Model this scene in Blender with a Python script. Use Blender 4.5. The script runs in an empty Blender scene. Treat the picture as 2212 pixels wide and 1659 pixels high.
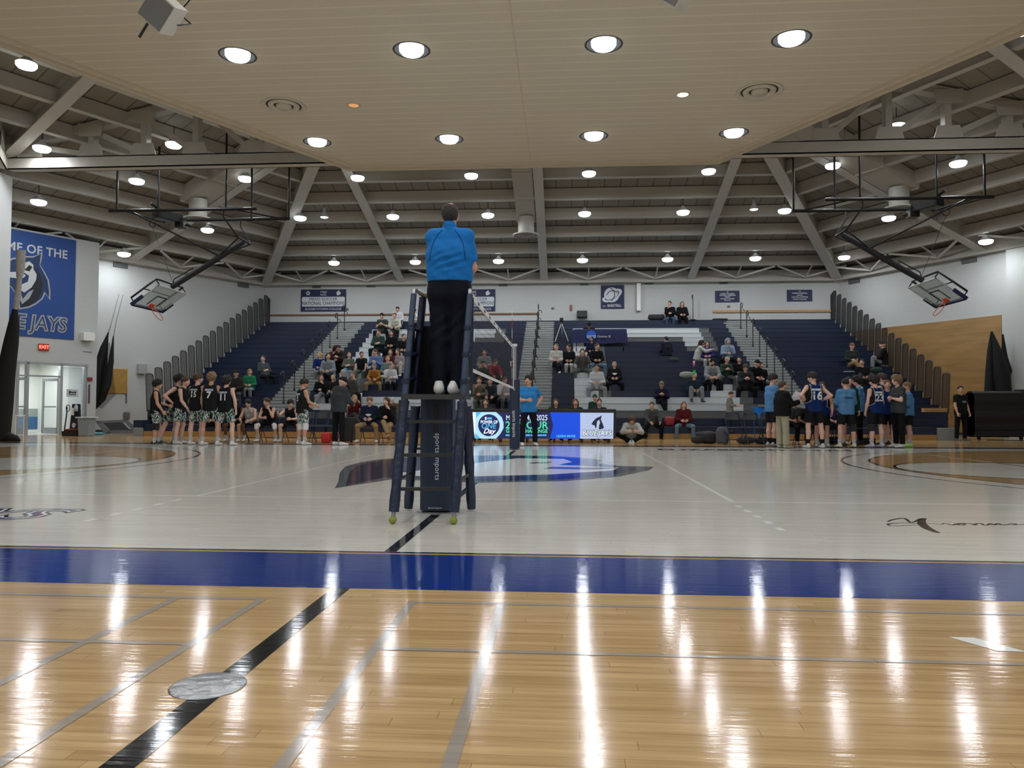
import bpy, bmesh, math, random
import numpy as np
from mathutils import Vector, Matrix
random.seed(7)
rng = np.random.default_rng(7)
PI = math.pi
sc = bpy.context.scene
COL = sc.collection

# ------------------------------------------------------------------ camera
FPX, YAW, PITCH, ROLL, CAMZ = 1640.0, 0.0686, 0.0343, 0.00268, 0.946
_F = Vector((-math.sin(YAW)*math.cos(PITCH), math.cos(YAW)*math.cos(PITCH), math.sin(PITCH)))
_R0 = Vector((math.cos(YAW), math.sin(YAW), 0)); _U0 = _R0.cross(_F)
_R = _R0*math.cos(ROLL) + _U0*math.sin(ROLL); _U = _R.cross(_F)
cam_d = bpy.data.cameras.new('camera'); cam = bpy.data.objects.new('camera', cam_d); COL.objects.link(cam)
cam_d.sensor_width = 36; cam_d.lens = 36*FPX/2212; cam_d.clip_end = 200; cam_d.clip_start = 0.05
cam.matrix_world = Matrix.Translation((0, 0, CAMZ)) @ Matrix((_R, _U, -_F)).transposed().to_4x4()
sc.camera = cam

# ------------------------------------------------------------------ world, view, exposure
w = bpy.data.worlds.new('world'); sc.world = w; w.use_nodes = True
w.node_tree.nodes['Background'].inputs[0].default_value = (0.8, 0.85, 0.9, 1)
w.node_tree.nodes['Background'].inputs[1].default_value = 0.05
sc.view_settings.view_transform = 'Standard'; sc.view_settings.look = 'None'
sc.view_settings.gamma = 1; sc.view_settings.exposure = -1.5; sc.view_settings.use_curve_mapping = False
sc.cycles.max_bounces = 6; sc.cycles.adaptive_threshold = 0.025; sc.cycles.diffuse_bounces = 4; sc.cycles.glossy_bounces = 3; sc.cycles.transmission_bounces = 3; sc.cycles.transparent_max_bounces = 8
LAMP_W = 168.0      # watts of one high-bay lamp
LAMP_COL = (0.93, 0.97, 1.0)

# ------------------------------------------------------------------ pixel ray -> point on a real plane
def ray(px, py):
    x = (px-1106)/FPX; y = -(py-829.5)/FPX
    return _F + _R*x + _U*y
def atY(px, py, y): v = ray(px, py); return v*(y/v.y) + Vector((0, 0, CAMZ))
def atZ(px, py, z): v = ray(px, py); return v*((z-CAMZ)/v.z) + Vector((0, 0, CAMZ))

# ------------------------------------------------------------------ materials
MATS = {}
def mat(name, col, rough=0.6, metal=0.0, spec=0.5, emit=None, es=0.0, coat=0.0, alpha=1.0, noise=0.0, nscale=8.0, bump=0.0, bscale=60.0, trans=0.0, sheen=0.0):
    if name in MATS: return MATS[name]
    m = bpy.data.materials.new(name); m.use_nodes = True; MATS[name] = m
    nt = m.node_tree; b = nt.nodes['Principled BSDF']
    c = (*col, 1) if len(col) == 3 else col
    b.inputs['Base Color'].default_value = c
    b.inputs['Roughness'].default_value = rough; b.inputs['Metallic'].default_value = metal
    b.inputs['Specular IOR Level'].default_value = spec
    b.inputs['Coat Weight'].default_value = coat; b.inputs['Alpha'].default_value = alpha
    b.inputs['Transmission Weight'].default_value = trans
    if sheen: b.inputs['Sheen Weight'].default_value = sheen
    if emit: b.inputs['Emission Color'].default_value = (*emit, 1); b.inputs['Emission Strength'].default_value = es
    if noise or bump:
        tc = nt.nodes.new('ShaderNodeTexCoord')
    if noise:
        n = nt.nodes.new('ShaderNodeTexNoise'); n.inputs['Scale'].default_value = nscale; n.inputs['Detail'].default_value = 5
        nt.links.new(tc.outputs['Object'], n.inputs['Vector'])
        mx = nt.nodes.new('ShaderNodeMix'); mx.data_type = 'RGBA'
        mx.inputs[6].default_value = tuple(v*(1-noise) for v in c[:3])+(1,); mx.inputs[7].default_value = tuple(min(1, v*(1+noise)) for v in c[:3])+(1,)
        nt.links.new(n.outputs['Fac'], mx.inputs[0]); nt.links.new(mx.outputs[2], b.inputs['Base Color'])
    if bump:
        n2 = nt.nodes.new('ShaderNodeTexNoise'); n2.inputs['Scale'].default_value = bscale; n2.inputs['Detail'].default_value = 3
        nt.links.new(tc.outputs['Object'], n2.inputs['Vector'])
        bp = nt.nodes.new('ShaderNodeBump'); bp.inputs['Strength'].default_value = bump; bp.inputs['Distance'].default_value = 0.02
        nt.links.new(n2.outputs['Fac'], bp.inputs['Height']); nt.links.new(bp.outputs['Normal'], b.inputs['Normal'])
    return m

def floor_mat(name, c1, c2, dark, seam, rough=0.11, plank=True, coat=0.3, spec=0.5):
    """varnished strip floor: boards run along x"""
    m = bpy.data.materials.new(name); m.use_nodes = True; MATS[name] = m
    nt = m.node_tree; N = nt.nodes.new; L = nt.links.new; b = nt.nodes['Principled BSDF']
    b.inputs['Roughness'].default_value = rough; b.inputs['Specular IOR Level'].default_value = spec
    geo = N('ShaderNodeNewGeometry')
    def mth(op, a, b_=None, c_=None):
        q = N('ShaderNodeMath'); q.operation = op
        for i, v in enumerate((a, b_, c_)):
            if v is None: continue
            if isinstance(v, (int, float)): q.inputs[i].default_value = v
            else: L(v, q.inputs[i])
        return q.outputs[0]
    sp = N('ShaderNodeSeparateXYZ'); L(geo.outputs['Position'], sp.inputs[0])
    ry = mth('DIVIDE', sp.outputs[1], 0.057); row = mth('FLOOR', ry); fy = mth('FRACT', ry)
    wn = N('ShaderNodeTexWhiteNoise'); wn.noise_dimensions = '1D'; L(row, wn.inputs['W'])
    rx = mth('ADD', mth('DIVIDE', sp.outputs[0], 1.1), mth('MULTIPLY', wn.outputs['Value'], 17.0)); ix = mth('FLOOR', rx); fx = mth('FRACT', rx)
    wn2 = N('ShaderNodeTexWhiteNoise'); wn2.noise_dimensions = '2D'; cb = N('ShaderNodeCombineXYZ'); L(row, cb.inputs[0]); L(ix, cb.inputs[1]); L(cb.outputs[0], wn2.inputs['Vector'])
    seamf = mth('MAXIMUM', mth('LESS_THAN', fy, 0.022), mth('LESS_THAN', fx, 0.0016))
    mb_ = N('ShaderNodeMix'); mb_.data_type = 'RGBA'; mb_.inputs[6].default_value = (*c1, 1); mb_.inputs[7].default_value = (*c2, 1); L(wn2.outputs['Value'], mb_.inputs[0])
    ms = N('ShaderNodeMix'); ms.data_type = 'RGBA'; ms.inputs[7].default_value = (*seam, 1); L(mb_.outputs[2], ms.inputs[6]); L(seamf, ms.inputs[0])
    # grain, stretched along the boards
    mp2 = N('ShaderNodeMapping'); mp2.inputs['Scale'].default_value = (0.9, 22, 1); L(geo.outputs['Position'], mp2.inputs['Vector'])
    n1 = N('ShaderNodeTexNoise'); n1.inputs['Scale'].default_value = 1.6; n1.inputs['Detail'].default_value = 6; n1.inputs['Roughness'].default_value = .62; L(mp2.outputs[0], n1.inputs['Vector'])
    r1 = N('ShaderNodeValToRGB'); r1.color_ramp.elements[0].position = .32; r1.color_ramp.elements[1].position = .62
    r1.color_ramp.elements[0].color = (*dark, 1); r1.color_ramp.elements[1].color = (1, 1, 1, 1); L(n1.outputs['Fac'], r1.inputs[0])
    mx = N('ShaderNodeMix'); mx.data_type = 'RGBA'; mx.blend_type = 'MULTIPLY'; mx.inputs[0].default_value = 0.75
    L(ms.outputs[2], mx.inputs[6]); L(r1.outputs['Color'], mx.inputs[7])
    L(mx.outputs[2], b.inputs['Base Color'])
    # cupped boards and rolled varnish: bump that varies across the boards
    mp3 = N('ShaderNodeMapping'); mp3.inputs['Scale'].default_value = (0.30, 22, 1); L(geo.outputs['Position'], mp3.inputs['Vector'])
    n2 = N('ShaderNodeTexNoise'); n2.inputs['Scale'].default_value = 1.5; n2.inputs['Detail'].default_value = 4; n2.inputs['Roughness'].default_value = .6; L(mp3.outputs[0], n2.inputs['Vector'])
    sub = N('ShaderNodeMath'); sub.operation = 'MULTIPLY_ADD'; sub.inputs[1].default_value = -0.10; L(seamf, sub.inputs[0]); L(mth('MULTIPLY_ADD', wn2.outputs['Value'], 0.12, n2.outputs['Fac']), sub.inputs[2])
    bp = N('ShaderNodeBump'); bp.inputs['Strength'].default_value = 0.5; bp.inputs['Distance'].default_value = 0.0013
    L(sub.outputs[0], bp.inputs['Height']); L(bp.outputs['Normal'], b.inputs['Normal'])
    return m

def block_wall_mat(name, col):
    m = bpy.data.materials.new(name); m.use_nodes = True; MATS[name] = m
    nt = m.node_tree; N = nt.nodes.new; L = nt.links.new; b = nt.nodes['Principled BSDF']
    b.inputs['Roughness'].default_value = .7
    geo = N('ShaderNodeTexCoord')
    sp = N('ShaderNodeSeparateXYZ'); L(geo.outputs['Object'], sp.inputs[0])
    cb = N('ShaderNodeCombineXYZ'); L(sp.outputs[0], cb.inputs[0]); L(sp.outputs[2], cb.inputs[1])
    br = N('ShaderNodeTexBrick'); br.inputs['Scale'].default_value = 1; br.inputs['Brick Width'].default_value = .4; br.inputs['Row Height'].default_value = .2
    br.inputs['Mortar Size'].default_value = .006
    br.inputs['Color1'].default_value = (*col, 1); br.inputs['Color2'].default_value = (*[c*.985 for c in col], 1); br.inputs['Mortar'].default_value = (*[c*.94 for c in col], 1)
    L(cb.outputs[0], br.inputs['Vector']); L(br.outputs['Color'], b.inputs['Base Color'])
    bp = N('ShaderNodeBump'); bp.inputs['Strength'].default_value = .22; bp.inputs['Distance'].default_value = .006; bp.invert = True
    n = N('ShaderNodeTexNoise'); n.inputs['Scale'].default_value = 14; n.inputs['Detail'].default_value = 4; L(geo.outputs['Object'], n.inputs['Vector'])
    ad = N('ShaderNodeMath'); ad.operation = 'MULTIPLY_ADD'; ad.inputs[1].default_value = -.5; L(n.outputs['Fac'], ad.inputs[0]); L(br.outputs['Fac'], ad.inputs[2])
    L(ad.outputs[0], bp.inputs['Height']); L(bp.outputs['Normal'], b.inputs['Normal'])
    return m

def stripe_mat(name, col, line, period, axis, width=.12, rough=.8, bump=.4, noise=.06):
    """ribbed sheet: narrow lines every period metres along an object axis"""
    m = bpy.data.materials.new(name); m.use_nodes = True; MATS[name] = m
    nt = m.node_tree; N = nt.nodes.new; L = nt.links.new; b = nt.nodes['Principled BSDF']; b.inputs['Roughness'].default_value = rough
    tc = N('ShaderNodeTexCoord'); sp = N('ShaderNodeSeparateXYZ'); L(tc.outputs['Object'], sp.inputs[0])
    d = N('ShaderNodeMath'); d.operation = 'DIVIDE'; d.inputs[1].default_value = period; L(sp.outputs[axis], d.inputs[0])
    f = N('ShaderNodeMath'); f.operation = 'FRACT'; L(d.outputs[0], f.inputs[0])
    r = N('ShaderNodeValToRGB'); e = r.color_ramp.elements
    e[0].position = 0; e[0].color = (1, 1, 1, 1); e[1].position = width; e[1].color = (0, 0, 0, 1)
    e2 = e.new(1-width*.3); e2.color = (0, 0, 0, 1); e3 = e.new(1.0); e3.color = (1, 1, 1, 1)
    L(f.outputs[0], r.inputs[0])
    n = N('ShaderNodeTexNoise'); n.inputs['Scale'].default_value = 30; n.inputs['Detail'].default_value = 6; L(tc.outputs['Object'], n.inputs['Vector'])
    m1 = N('ShaderNodeMix'); m1.data_type = 'RGBA'; m1.inputs[6].default_value = (*[c*(1-noise) for c in col], 1); m1.inputs[7].default_value = (*[min(1, c*(1+noise)) for c in col], 1); L(n.outputs['Fac'], m1.inputs[0])
    m2 = N('ShaderNodeMix'); m2.data_type = 'RGBA'; m2.inputs[7].default_value = (*line, 1); L(m1.outputs[2], m2.inputs[6]); L(r.outputs['Color'], m2.inputs[0])
    L(m2.outputs[2], b.inputs['Base Color'])
    bp = N('ShaderNodeBump'); bp.inputs['Strength'].default_value = bump; bp.inputs['Distance'].default_value = .01; L(r.outputs['Color'], bp.inputs['Height']); L(bp.outputs['Normal'], b.inputs['Normal'])
    return m

WHITE = mat('white paint', (.8, .8, .78), .55)
BLACK = mat('black', (.012, .012, .014), .5)
NAVY = mat('navy plastic', (.006, .014, .044), .42, noise=.12, nscale=3)
NAVYPAD = mat('navy vinyl pad', (.009, .02, .05), .38, bump=.35, bscale=9)
SEATW = mat('white plastic', (.62, .66, .68), .45, noise=.04)
SEATG = mat('grey plastic', (.13, .135, .137), .5, noise=.12, nscale=4)
STEPG = mat('pale grey steps', (.27, .29, .285), .6, noise=.1, nscale=2)
STEEL = mat('painted steel', (.46, .44, .39), .6, noise=.08, nscale=3)
STEELL = mat('pale painted steel', (.60, .59, .545), .6, noise=.05, nscale=3)
DARKST = mat('black steel', (.015, .015, .016), .4, metal=.3)
GREYM = mat('grey metal', (.35, .36, .37), .4, metal=.6)
CHROME = mat('chrome', (.6, .6, .62), .22, metal=1)
ORANGE_W = mat('varnished wood', (.36, .19, .06), .35, noise=.25, nscale=5)
BROWN_W = mat('brown wood rail', (.22, .085, .035), .5, noise=.2)
TAN_W = mat('tan wood rail', (.5, .28, .11), .5, noise=.2)
GLASS = mat('glass', (.85, .9, .9), .05, trans=.0, alpha=.22)
RED = mat('red', (.7, .03, .02), .5)
LAMP_E = mat('lamp lens', (1, 1, 1), .4, emit=(.93, .98, 1.0), es=10)
DUCTM = mat('duct paint', (.46, .43, .375), .55, noise=.05)
CREAM = mat('cream paint', (.62, .55, .43), .6)

# ------------------------------------------------------------------ mesh helpers
class MB:
    def __init__(s): s.v = []; s.f = []; s.m = []; s.sm = []
    def add(s, vs, fs, mi=0, smooth=False):
        o = len(s.v); s.v += [tuple(p) for p in vs]
        for f in fs: s.f.append([i+o for i in f]); s.m.append(mi); s.sm.append(smooth)
    def box(s, x0, x1, y0, y1, z0, z1, mi=0):
        v = [(x, y, z) for z in (z0, z1) for y in (y0, y1) for x in (x0, x1)]
        s.add(v, [(0, 2, 3, 1), (4, 5, 7, 6), (0, 1, 5, 4), (2, 6, 7, 3), (0, 4, 6, 2), (1, 3, 7, 5)], mi)
    def obox(s, c, dx, dy, dz, M=None, mi=0):
        """oriented box, centre c, full sizes, 3x3 M"""
        M = M or Matrix.Identity(3); c = Vector(c)
        v = [c + M @ Vector((x*dx/2, y*dy/2, z*dz/2)) for z in (-1, 1) for y in (-1, 1) for x in (-1, 1)]
        s.add(v, [(0, 2, 3, 1), (4, 5, 7, 6), (0, 1, 5, 4), (2, 6, 7, 3), (0, 4, 6, 2), (1, 3, 7, 5)], mi)
    def beam(s, a, b, w, h, up=(0, 0, 1), mi=0):
        a = Vector(a); b = Vector(b); d = (b-a); L = d.length; d.normalize()
        u = Vector(up); x = d.cross(u)
        if x.length < 1e-4: x = d.cross(Vector((0, 1, 0)))
        x.normalize(); z = x.cross(d)
        s.obox((a+b)/2, w, L, h, Matrix((x, d, z)).transposed(), mi)
    def tube(s, pts, r, n=10, mi=0, cap=True):
        pts = [Vector(p) for p in pts]; rs = r if isinstance(r, (list, tuple)) else [r]*len(pts)
        rings = []; prev = None
        for i, p in enumerate(pts):
            t = (pts[min(i+1, len(pts)-1)] - pts[max(i-1, 0)]).normalized()
            if prev is None:
                a = Vector((0, 0, 1)) if abs(t.z) < .9 else Vector((1, 0, 0)); x = t.cross(a).normalized()
            else: x = (prev - t*prev.dot(t)).normalized()
            prev = x; y = t.cross(x)
            rings.append([p + (x*math.cos(2*PI*k/n) + y*math.sin(2*PI*k/n))*rs[i] for k in range(n)])
        vs = [q for r_ in rings for q in r_]
        fs = [(i*n+k, i*n+(k+1) % n, (i+1)*n+(k+1) % n, (i+1)*n+k) for i in range(len(pts)-1) for k in range(n)]
        s.add(vs, fs, mi, True)
        if cap: s.add(rings[0], [list(range(n))[::-1]], mi); s.add(rings[-1], [list(range(n))], mi)
    def lathe(s, prof, c=(0, 0, 0), n=24, mi=0, M=None, smooth=True):
        c = Vector(c); M = M or Matrix.Identity(3)
        vs = [c + M @ Vector((r*math.cos(2*PI*k/n), r*math.sin(2*PI*k/n), z)) for r, z in prof for k in range(n)]
        fs = [(i*n+k, i*n+(k+1) % n, (i+1)*n+(k+1) % n, (i+1)*n+k) for i in range(len(prof)-1) for k in range(n)]
        s.add(vs, fs, mi, smooth)
    def prism(s, poly, f0, f1, mi=0):
        """poly 2-D points, f0/f1 map (a, b) -> 3-D"""
        n = len(poly); v = [f0(*p) for p in poly] + [f1(*p) for p in poly]
        s.add(v, [list(range(n))[::-1], list(range(n, 2*n))] + [(i, (i+1) % n, n+(i+1) % n, n+i) for i in range(n)], mi)
    def build(s, name, mats, parent=None, bevel=0, recalc=True):
        me = bpy.data.meshes.new(name); me.from_pydata(s.v, [], s.f)
        mats = mats if isinstance(mats, (list, tuple)) else [mats]
        for m in mats: me.materials.append(m)
        me.polygons.foreach_set('material_index', s.m); me.polygons.foreach_set('use_smooth', s.sm)
        if recalc:
            bm = bmesh.new(); bm.from_mesh(me); bmesh.ops.recalc_face_normals(bm, faces=bm.faces); bm.to_mesh(me); bm.free()
        me.update()
        o = bpy.data.objects.new(name, me); COL.objects.link(o)
        if parent is not None: put(o, parent)
        if bevel:
            md = o.modifiers.new('bevel', 'BEVEL'); md.width = bevel; md.segments = 2; md.limit_method = 'ANGLE'
        return o
def put(o, parent):
    """parent o, whose mesh is in world coordinates"""
    o.parent = parent
    o.matrix_parent_inverse = world_m(parent).inverted()
def world_m(o):
    M = Matrix.LocRotScale(o.location, o.rotation_euler, o.scale)
    if o.parent: M = world_m(o.parent) @ o.matrix_parent_inverse @ M
    return M
def tag(o, label, cat, group=None, kind=None):
    o['label'] = label; o['category'] = cat
    if group: o['group'] = group
    if kind: o['kind'] = kind
    return o
def struct(o): o['kind'] = 'structure'; return o
def thing(name, label, cat, loc=(0, 0, 0), rz=0, group=None):
    o = bpy.data.objects.new(name, None); COL.objects.link(o); o.empty_display_size = .1
    o.location = loc; o.rotation_euler = (0, 0, rz)
    return tag(o, label, cat, group)

def text_obj(s, size, M, material, name='lettering', parent=None, extrude=.002, align='CENTER', shear=0, sx=1.0, bold=0.0, spacing=1.0):
    """writing as a mesh: M maps the text plane (x right, y up) into the world"""
    cu = bpy.data.curves.new('t', 'FONT'); cu.body = s; cu.size = size; cu.extrude = extrude; cu.align_x = align; cu.align_y = 'CENTER'
    cu.shear = shear; cu.offset = bold; cu.space_character = spacing; cu.resolution_u = 3
    t = bpy.data.objects.new('t', cu)
    COL.objects.link(t); dg = bpy.context.evaluated_depsgraph_get()
    me = bpy.data.meshes.new_from_object(t.evaluated_get(dg)); bpy.data.objects.remove(t); bpy.data.curves.remove(cu)
    me.transform(M @ Matrix.Diagonal((sx, 1, 1, 1)))
    me.materials.clear(); me.materials.append(material)
    o = bpy.data.objects.new(name, me); COL.objects.link(o)
    if parent is not None: put(o, parent)
    return o
def frame_M(origin, xdir, ydir):
    x = Vector(xdir).normalized(); y = Vector(ydir).normalized(); z = x.cross(y)
    M = Matrix((x, y, z)).transposed().to_4x4(); M.translation = Vector(origin); return M
# ================================================================== THE SETTING
CX, CY = -0.95, 12.5            # centre of the hexagonal gym
AP = 24.0                       # wall apothem
def sec(k, u, v, z):            # sector coordinates: u along wall k, v distance from the centre; k=0 is the far wall
    a = k*PI/3
    return Vector((CX + u*math.cos(a) - v*math.sin(a), CY + u*math.sin(a) + v*math.cos(a), z))
T6 = math.tan(PI/6)
SL, Z0 = 0.265, 7.05            # roof slope and soffit height at the wall
def zb(v): return Z0 + SL*(AP-v)

WALLM = block_wall_mat('painted block wall', (.51, .525, .52))
DECKM = stripe_mat('roof panels', (.30, .28, .24), (.10, .09, .075), .62, 0, width=.07, rough=.9, bump=.3, noise=.25)
CEILM = stripe_mat('ribbed cream ceiling', (.66, .60, .48), (.80, .74, .60), .34, 1, width=.16, rough=.85, bump=.5, noise=.10)

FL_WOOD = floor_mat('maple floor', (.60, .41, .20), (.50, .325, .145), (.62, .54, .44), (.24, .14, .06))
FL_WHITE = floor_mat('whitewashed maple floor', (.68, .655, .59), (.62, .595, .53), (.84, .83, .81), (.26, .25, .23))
FL_BLUE = floor_mat('blue painted floor', (.004, .028, .20), (.005, .031, .21), (.9, .9, .9), (.004, .018, .12), rough=.08)
FL_BLACK = floor_mat('black painted line', (.006, .006, .007), (.007, .007, .008), (.9, .9, .9), (.004, .004, .004), rough=.09)
FL_NAVY = floor_mat('navy painted floor', (.008, .012, .05), (.009, .014, .055), (.9, .9, .9), (.005, .008, .03), rough=.09)
FL_GREY = floor_mat('grey painted line', (.36, .31, .25), (.34, .29, .235), (.85, .82, .8), (.2, .17, .13), rough=.12)
FL_PALE = floor_mat('white painted line', (.88, .88, .85), (.86, .86, .83), (.96, .96, .95), (.5, .49, .46), rough=.09)
FL_TAN = floor_mat('stained maple', (.46, .29, .125), (.40, .245, .10), (.65, .58, .5), (.2, .1, .035))

R6 = AP/math.cos(PI/6)
b = MB(); b.add([sec(k, AP*T6, AP, 0) for k in range(6)], [list(range(6))])
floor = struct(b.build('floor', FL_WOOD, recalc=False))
def decal(name, polys, m, z):
    b = MB()
    for i_, p in enumerate(polys): b.add([(x, y, z+(.00004*i_ if len(polys) < 20 else 0)) for x, y in p], [list(range(len(p)))])
    o = b.build(name, m, recalc=False)
    for p in o.data.polygons:
        if p.normal.z < 0: p.flip()
    put(o, floor); return o
def rect(x0, x1, y0, y1): return [(x0, y0), (x1, y0), (x1, y1), (x0, y1)]
def ring(cx, cy, r0, r1, a0, a1, n=48):
    out = []
    for i in range(n):
        t0 = a0+(a1-a0)*i/n; t1 = a0+(a1-a0)*(i+1)/n
        out.append([(cx+r0*math.cos(t0), cy+r0*math.sin(t0)), (cx+r1*math.cos(t0), cy+r1*math.sin(t0)), (cx+r1*math.cos(t1), cy+r1*math.sin(t1)), (cx+r0*math.cos(t1), cy+r0*math.sin(t1))])
    return out
def disc(cx, cy, r, a0=0, a1=2*PI, n=64): return [(cx+r*math.cos(a0+(a1-a0)*i/n), cy+r*math.sin(a0+(a1-a0)*i/n)) for i in range(n)]
XL, XR, YN, YF = -15.2, 13.3, 5.0, 19.9
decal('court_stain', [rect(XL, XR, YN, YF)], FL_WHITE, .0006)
decal('sideline_band', [rect(-19, 17, 3.985, 4.94)], FL_BLUE, .0008)
decal('court_border', [rect(-19, 17, 4.985, 5.025)], FL_BLACK, .0012)
decal('far_border', [rect(XL-.6, XR+.6, 20.05, 20.55), rect(XL-.6, XR+.6, 19.9, 19.95)], FL_NAVY, .0012)
BYC = 12.75
for s, cx in ((1, 11.62), (-1, -13.75)):
    a0, a1 = (PI/2, 3*PI/2) if s > 0 else (-PI/2, PI/2)
    decal('three_point_line', ring(cx, BYC, 6.68, 6.73, a0, a1), FL_BLACK, .0012)
    decal('inner_arc_area', [disc(cx, BYC, 6.2, a0, a1+PI/64)], FL_TAN, .0010)
    decal('inner_arc_line', ring(cx, BYC, 6.19, 6.24, a0, a1), FL_BLACK, .0014)
    kx = cx - s*4.3
    decal('key_circle', [disc(kx, BYC, 1.83)], FL_WHITE, .0016)
    decal('key_circle_line', ring(kx, BYC, 1.8, 1.85, 0, 2*PI), FL_BLACK, .0018)
    decal('key_line', [rect(*sorted((kx, cx+s*1.2)), BYC+1.8, BYC+1.85), rect(*sorted((kx, cx+s*1.2)), BYC-1.85, BYC-1.8)], FL_BLACK, .0019)
# volleyball court
vx = -1.15
decal('volleyball_line', [rect(-10.1, 7.9, 8.03, 8.08), rect(-10.1, 7.9, 17.0, 17.05), rect(vx+2.87, vx+2.92, 8.05, 17.05), rect(vx-2.87, vx-2.82, 8.05, 17.05), rect(-10.1, -10.05, 8.05, 17.05), rect(7.85, 7.9, 8.05, 17.05)], FL_PALE, .0014)
decal('dashed_extension', [rect(vx+s*2.87-.03, vx+s*2.87+.03, 7.75-.36*k-.16, 7.75-.36*k) for s in (-1, 1) for k in range(5)], FL_PALE, .0014)
decal('centre_line', [rect(vx-.045, vx+.035, 5.03, 17.9)], FL_BLACK, .0022)
decal('centre_line', [rect(vx-.075, vx+.02, -2, 3.985)], FL_BLACK, .0012)
# grey lines in the foreground
g = [atZ(*p, 0) for p in ((0, 1284), (565, 1293), (900, 1299), (2212, 1331), (0, 1381), (830, 1401), (2212, 1436))]
ya, yb_ = (g[1].y+g[3].y)/2+.01, (g[5].y+g[6].y)/2
xa = [atZ(*p, 0).x for p in ((378, 1293), (565, 1295), (890, 1300), (1083, 1306))]
w2 = .022
decal('practice_line', [rect(-9, xa[1]+w2, ya-.02, ya+.02), rect(xa[2]-w2, 8, ya-.018, ya+.018)] + [rect(x-w2, x+w2, -1, ya) for x in xa] +
      [rect(-9, xa[1], yb_-.017, yb_+.017), rect(xa[2], 8, yb_-.017, yb_+.017)], FL_GREY, .0012)
q1 = atZ(2128, 1392, 0)
decal('white_tick', [[(q1.x-.10, q1.y+.09), (q1.x+.0, q1.y+.09), (q1.x+.11, q1.y-.09), (q1.x+.0, q1.y-.09)], [(q1.x+.12, q1.y-.35), (q1.x+.3, q1.y-.35), (q1.x+.3, q1.y-.55), (q1.x+.2, q1.y-.55)]], FL_PALE, .0014)
# floor plate over the pole socket
b = MB(); b.lathe([(0, .0055), (.118, .0055), (.124, .004), (.126, .001)], (-1.215, 2.555, 0), 48)
put(b.build('socket_plate', mat('brushed plate', (.42, .44, .45), .28, metal=.85, bump=.6, bscale=25, noise=.2)), floor)

# court artwork --------------------------------------------------------
FL_ROYAL = floor_mat('royal blue artwork', (.012, .02, .13), (.014, .023, .14), (.9, .9, .9), (.008, .012, .08), rough=.09)
FL_DGREY = floor_mat('grey artwork', (.12, .13, .14), (.11, .12, .13), (.9, .9, .9), (.06, .06, .07), rough=.09)
outline = [(-2.75, 9.0), (-2.95, 9.8), (-3.35, 11.2), (-3.62, 12.4), (-3.65, 13.4), (-3.5, 14.3), (-3.0, 15.1), (-2.2, 15.6), (-1.2, 15.85), (-.3, 15.75), (.3, 15.3), (.7, 14.6), (.6, 13.6), (.9, 13.1), (1.5, 12.9), (1.35, 12.2), (.8, 11.0), (0, 10.2), (-1.15, 9.85), (-1.9, 10.1), (-2.35, 10.2)]
def shrink(p, f, c): return [(c[0]+(x-c[0])*f, c[1]+(y-c[1])*f) for x, y in p]
decal('artwork_edge', [outline], FL_DGREY, .0026)
decal('artwork_crest', [[(-2.7, 9.25), (-3.2, 11.2), (-3.45, 12.4), (-3.48, 13.4), (-3.3, 14.2), (-2.9, 14.9), (-2.1, 15.4), (-1.2, 15.62), (-.4, 15.5), (.15, 15.1), (.5, 14.5), (.38, 13.7), (.1, 13.0), (1.2, 12.7), (1.15, 12.2), (.7, 11.2), (-.05, 10.4), (-1.15, 10.05), (-1.9, 10.3), (-2.5, 10.5)]], FL_NAVY, .0028)
decal('artwork_head', [[(-2.9, 12.2), (-3.1, 13.4), (-2.8, 14.4), (-2.0, 15.1), (-1.2, 15.3), (-.9, 14.5), (-1.5, 13.2), (-1.9, 12.0), (-2.3, 11.3)], [(-2.2, 10.6), (-1.2, 10.3), (-.1, 10.7), (.5, 11.5), (-.4, 11.3), (-1.4, 11.2)]], FL_ROYAL, .0030)
decal('artwork_face', [[(-2.5, 11.1), (-2.0, 12.4), (-1.5, 13.6), (-.9, 14.9), (.0, 14.8), (.15, 13.9), (-.1, 13.2), (.9, 12.65), (.75, 12.0), (-.2, 11.2), (-1.3, 10.75), (-2.2, 10.75)]], FL_PALE, .0032)
decal('artwork_beak', [[(-.2, 12.7), (.95, 12.55), (.4, 12.15), (-.35, 12.3)], [(-.62, 13.7), (-.2, 13.95), (-.3, 13.5), (-.6, 13.45)]], FL_DGREY, .0034)
# lettering on the court (reads from the near side / far side)
def floor_text(s, size, x, y, m, z, rot=0, **kw):
    M = Matrix.Translation((x, y, z)) @ Matrix.Rotation(rot, 4, 'Z')
    return text_obj(s, size, M, m, 'court_lettering', floor, extrude=0.0002, **kw)
floor_text('ELIZABETHTOWN', .78, 4.55, 18.6, FL_NAVY, .0018, rot=0, sx=.72, bold=.03)
floor_text('BLUE JAYS', .95, -4.62, 6.5, FL_NAVY, .0018, align='RIGHT', sx=.9, bold=.05, shear=.3)
floor_text('BLUE JAYS', .95, -4.62, 6.5, FL_PALE, .0022, align='RIGHT', sx=.9, bold=.018, shear=.3)
floor_text('BLUE JAYS', .95, -4.62, 6.5, FL_ROYAL, .0026, align='RIGHT', sx=.9, bold=-.012, shear=.3)
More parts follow.
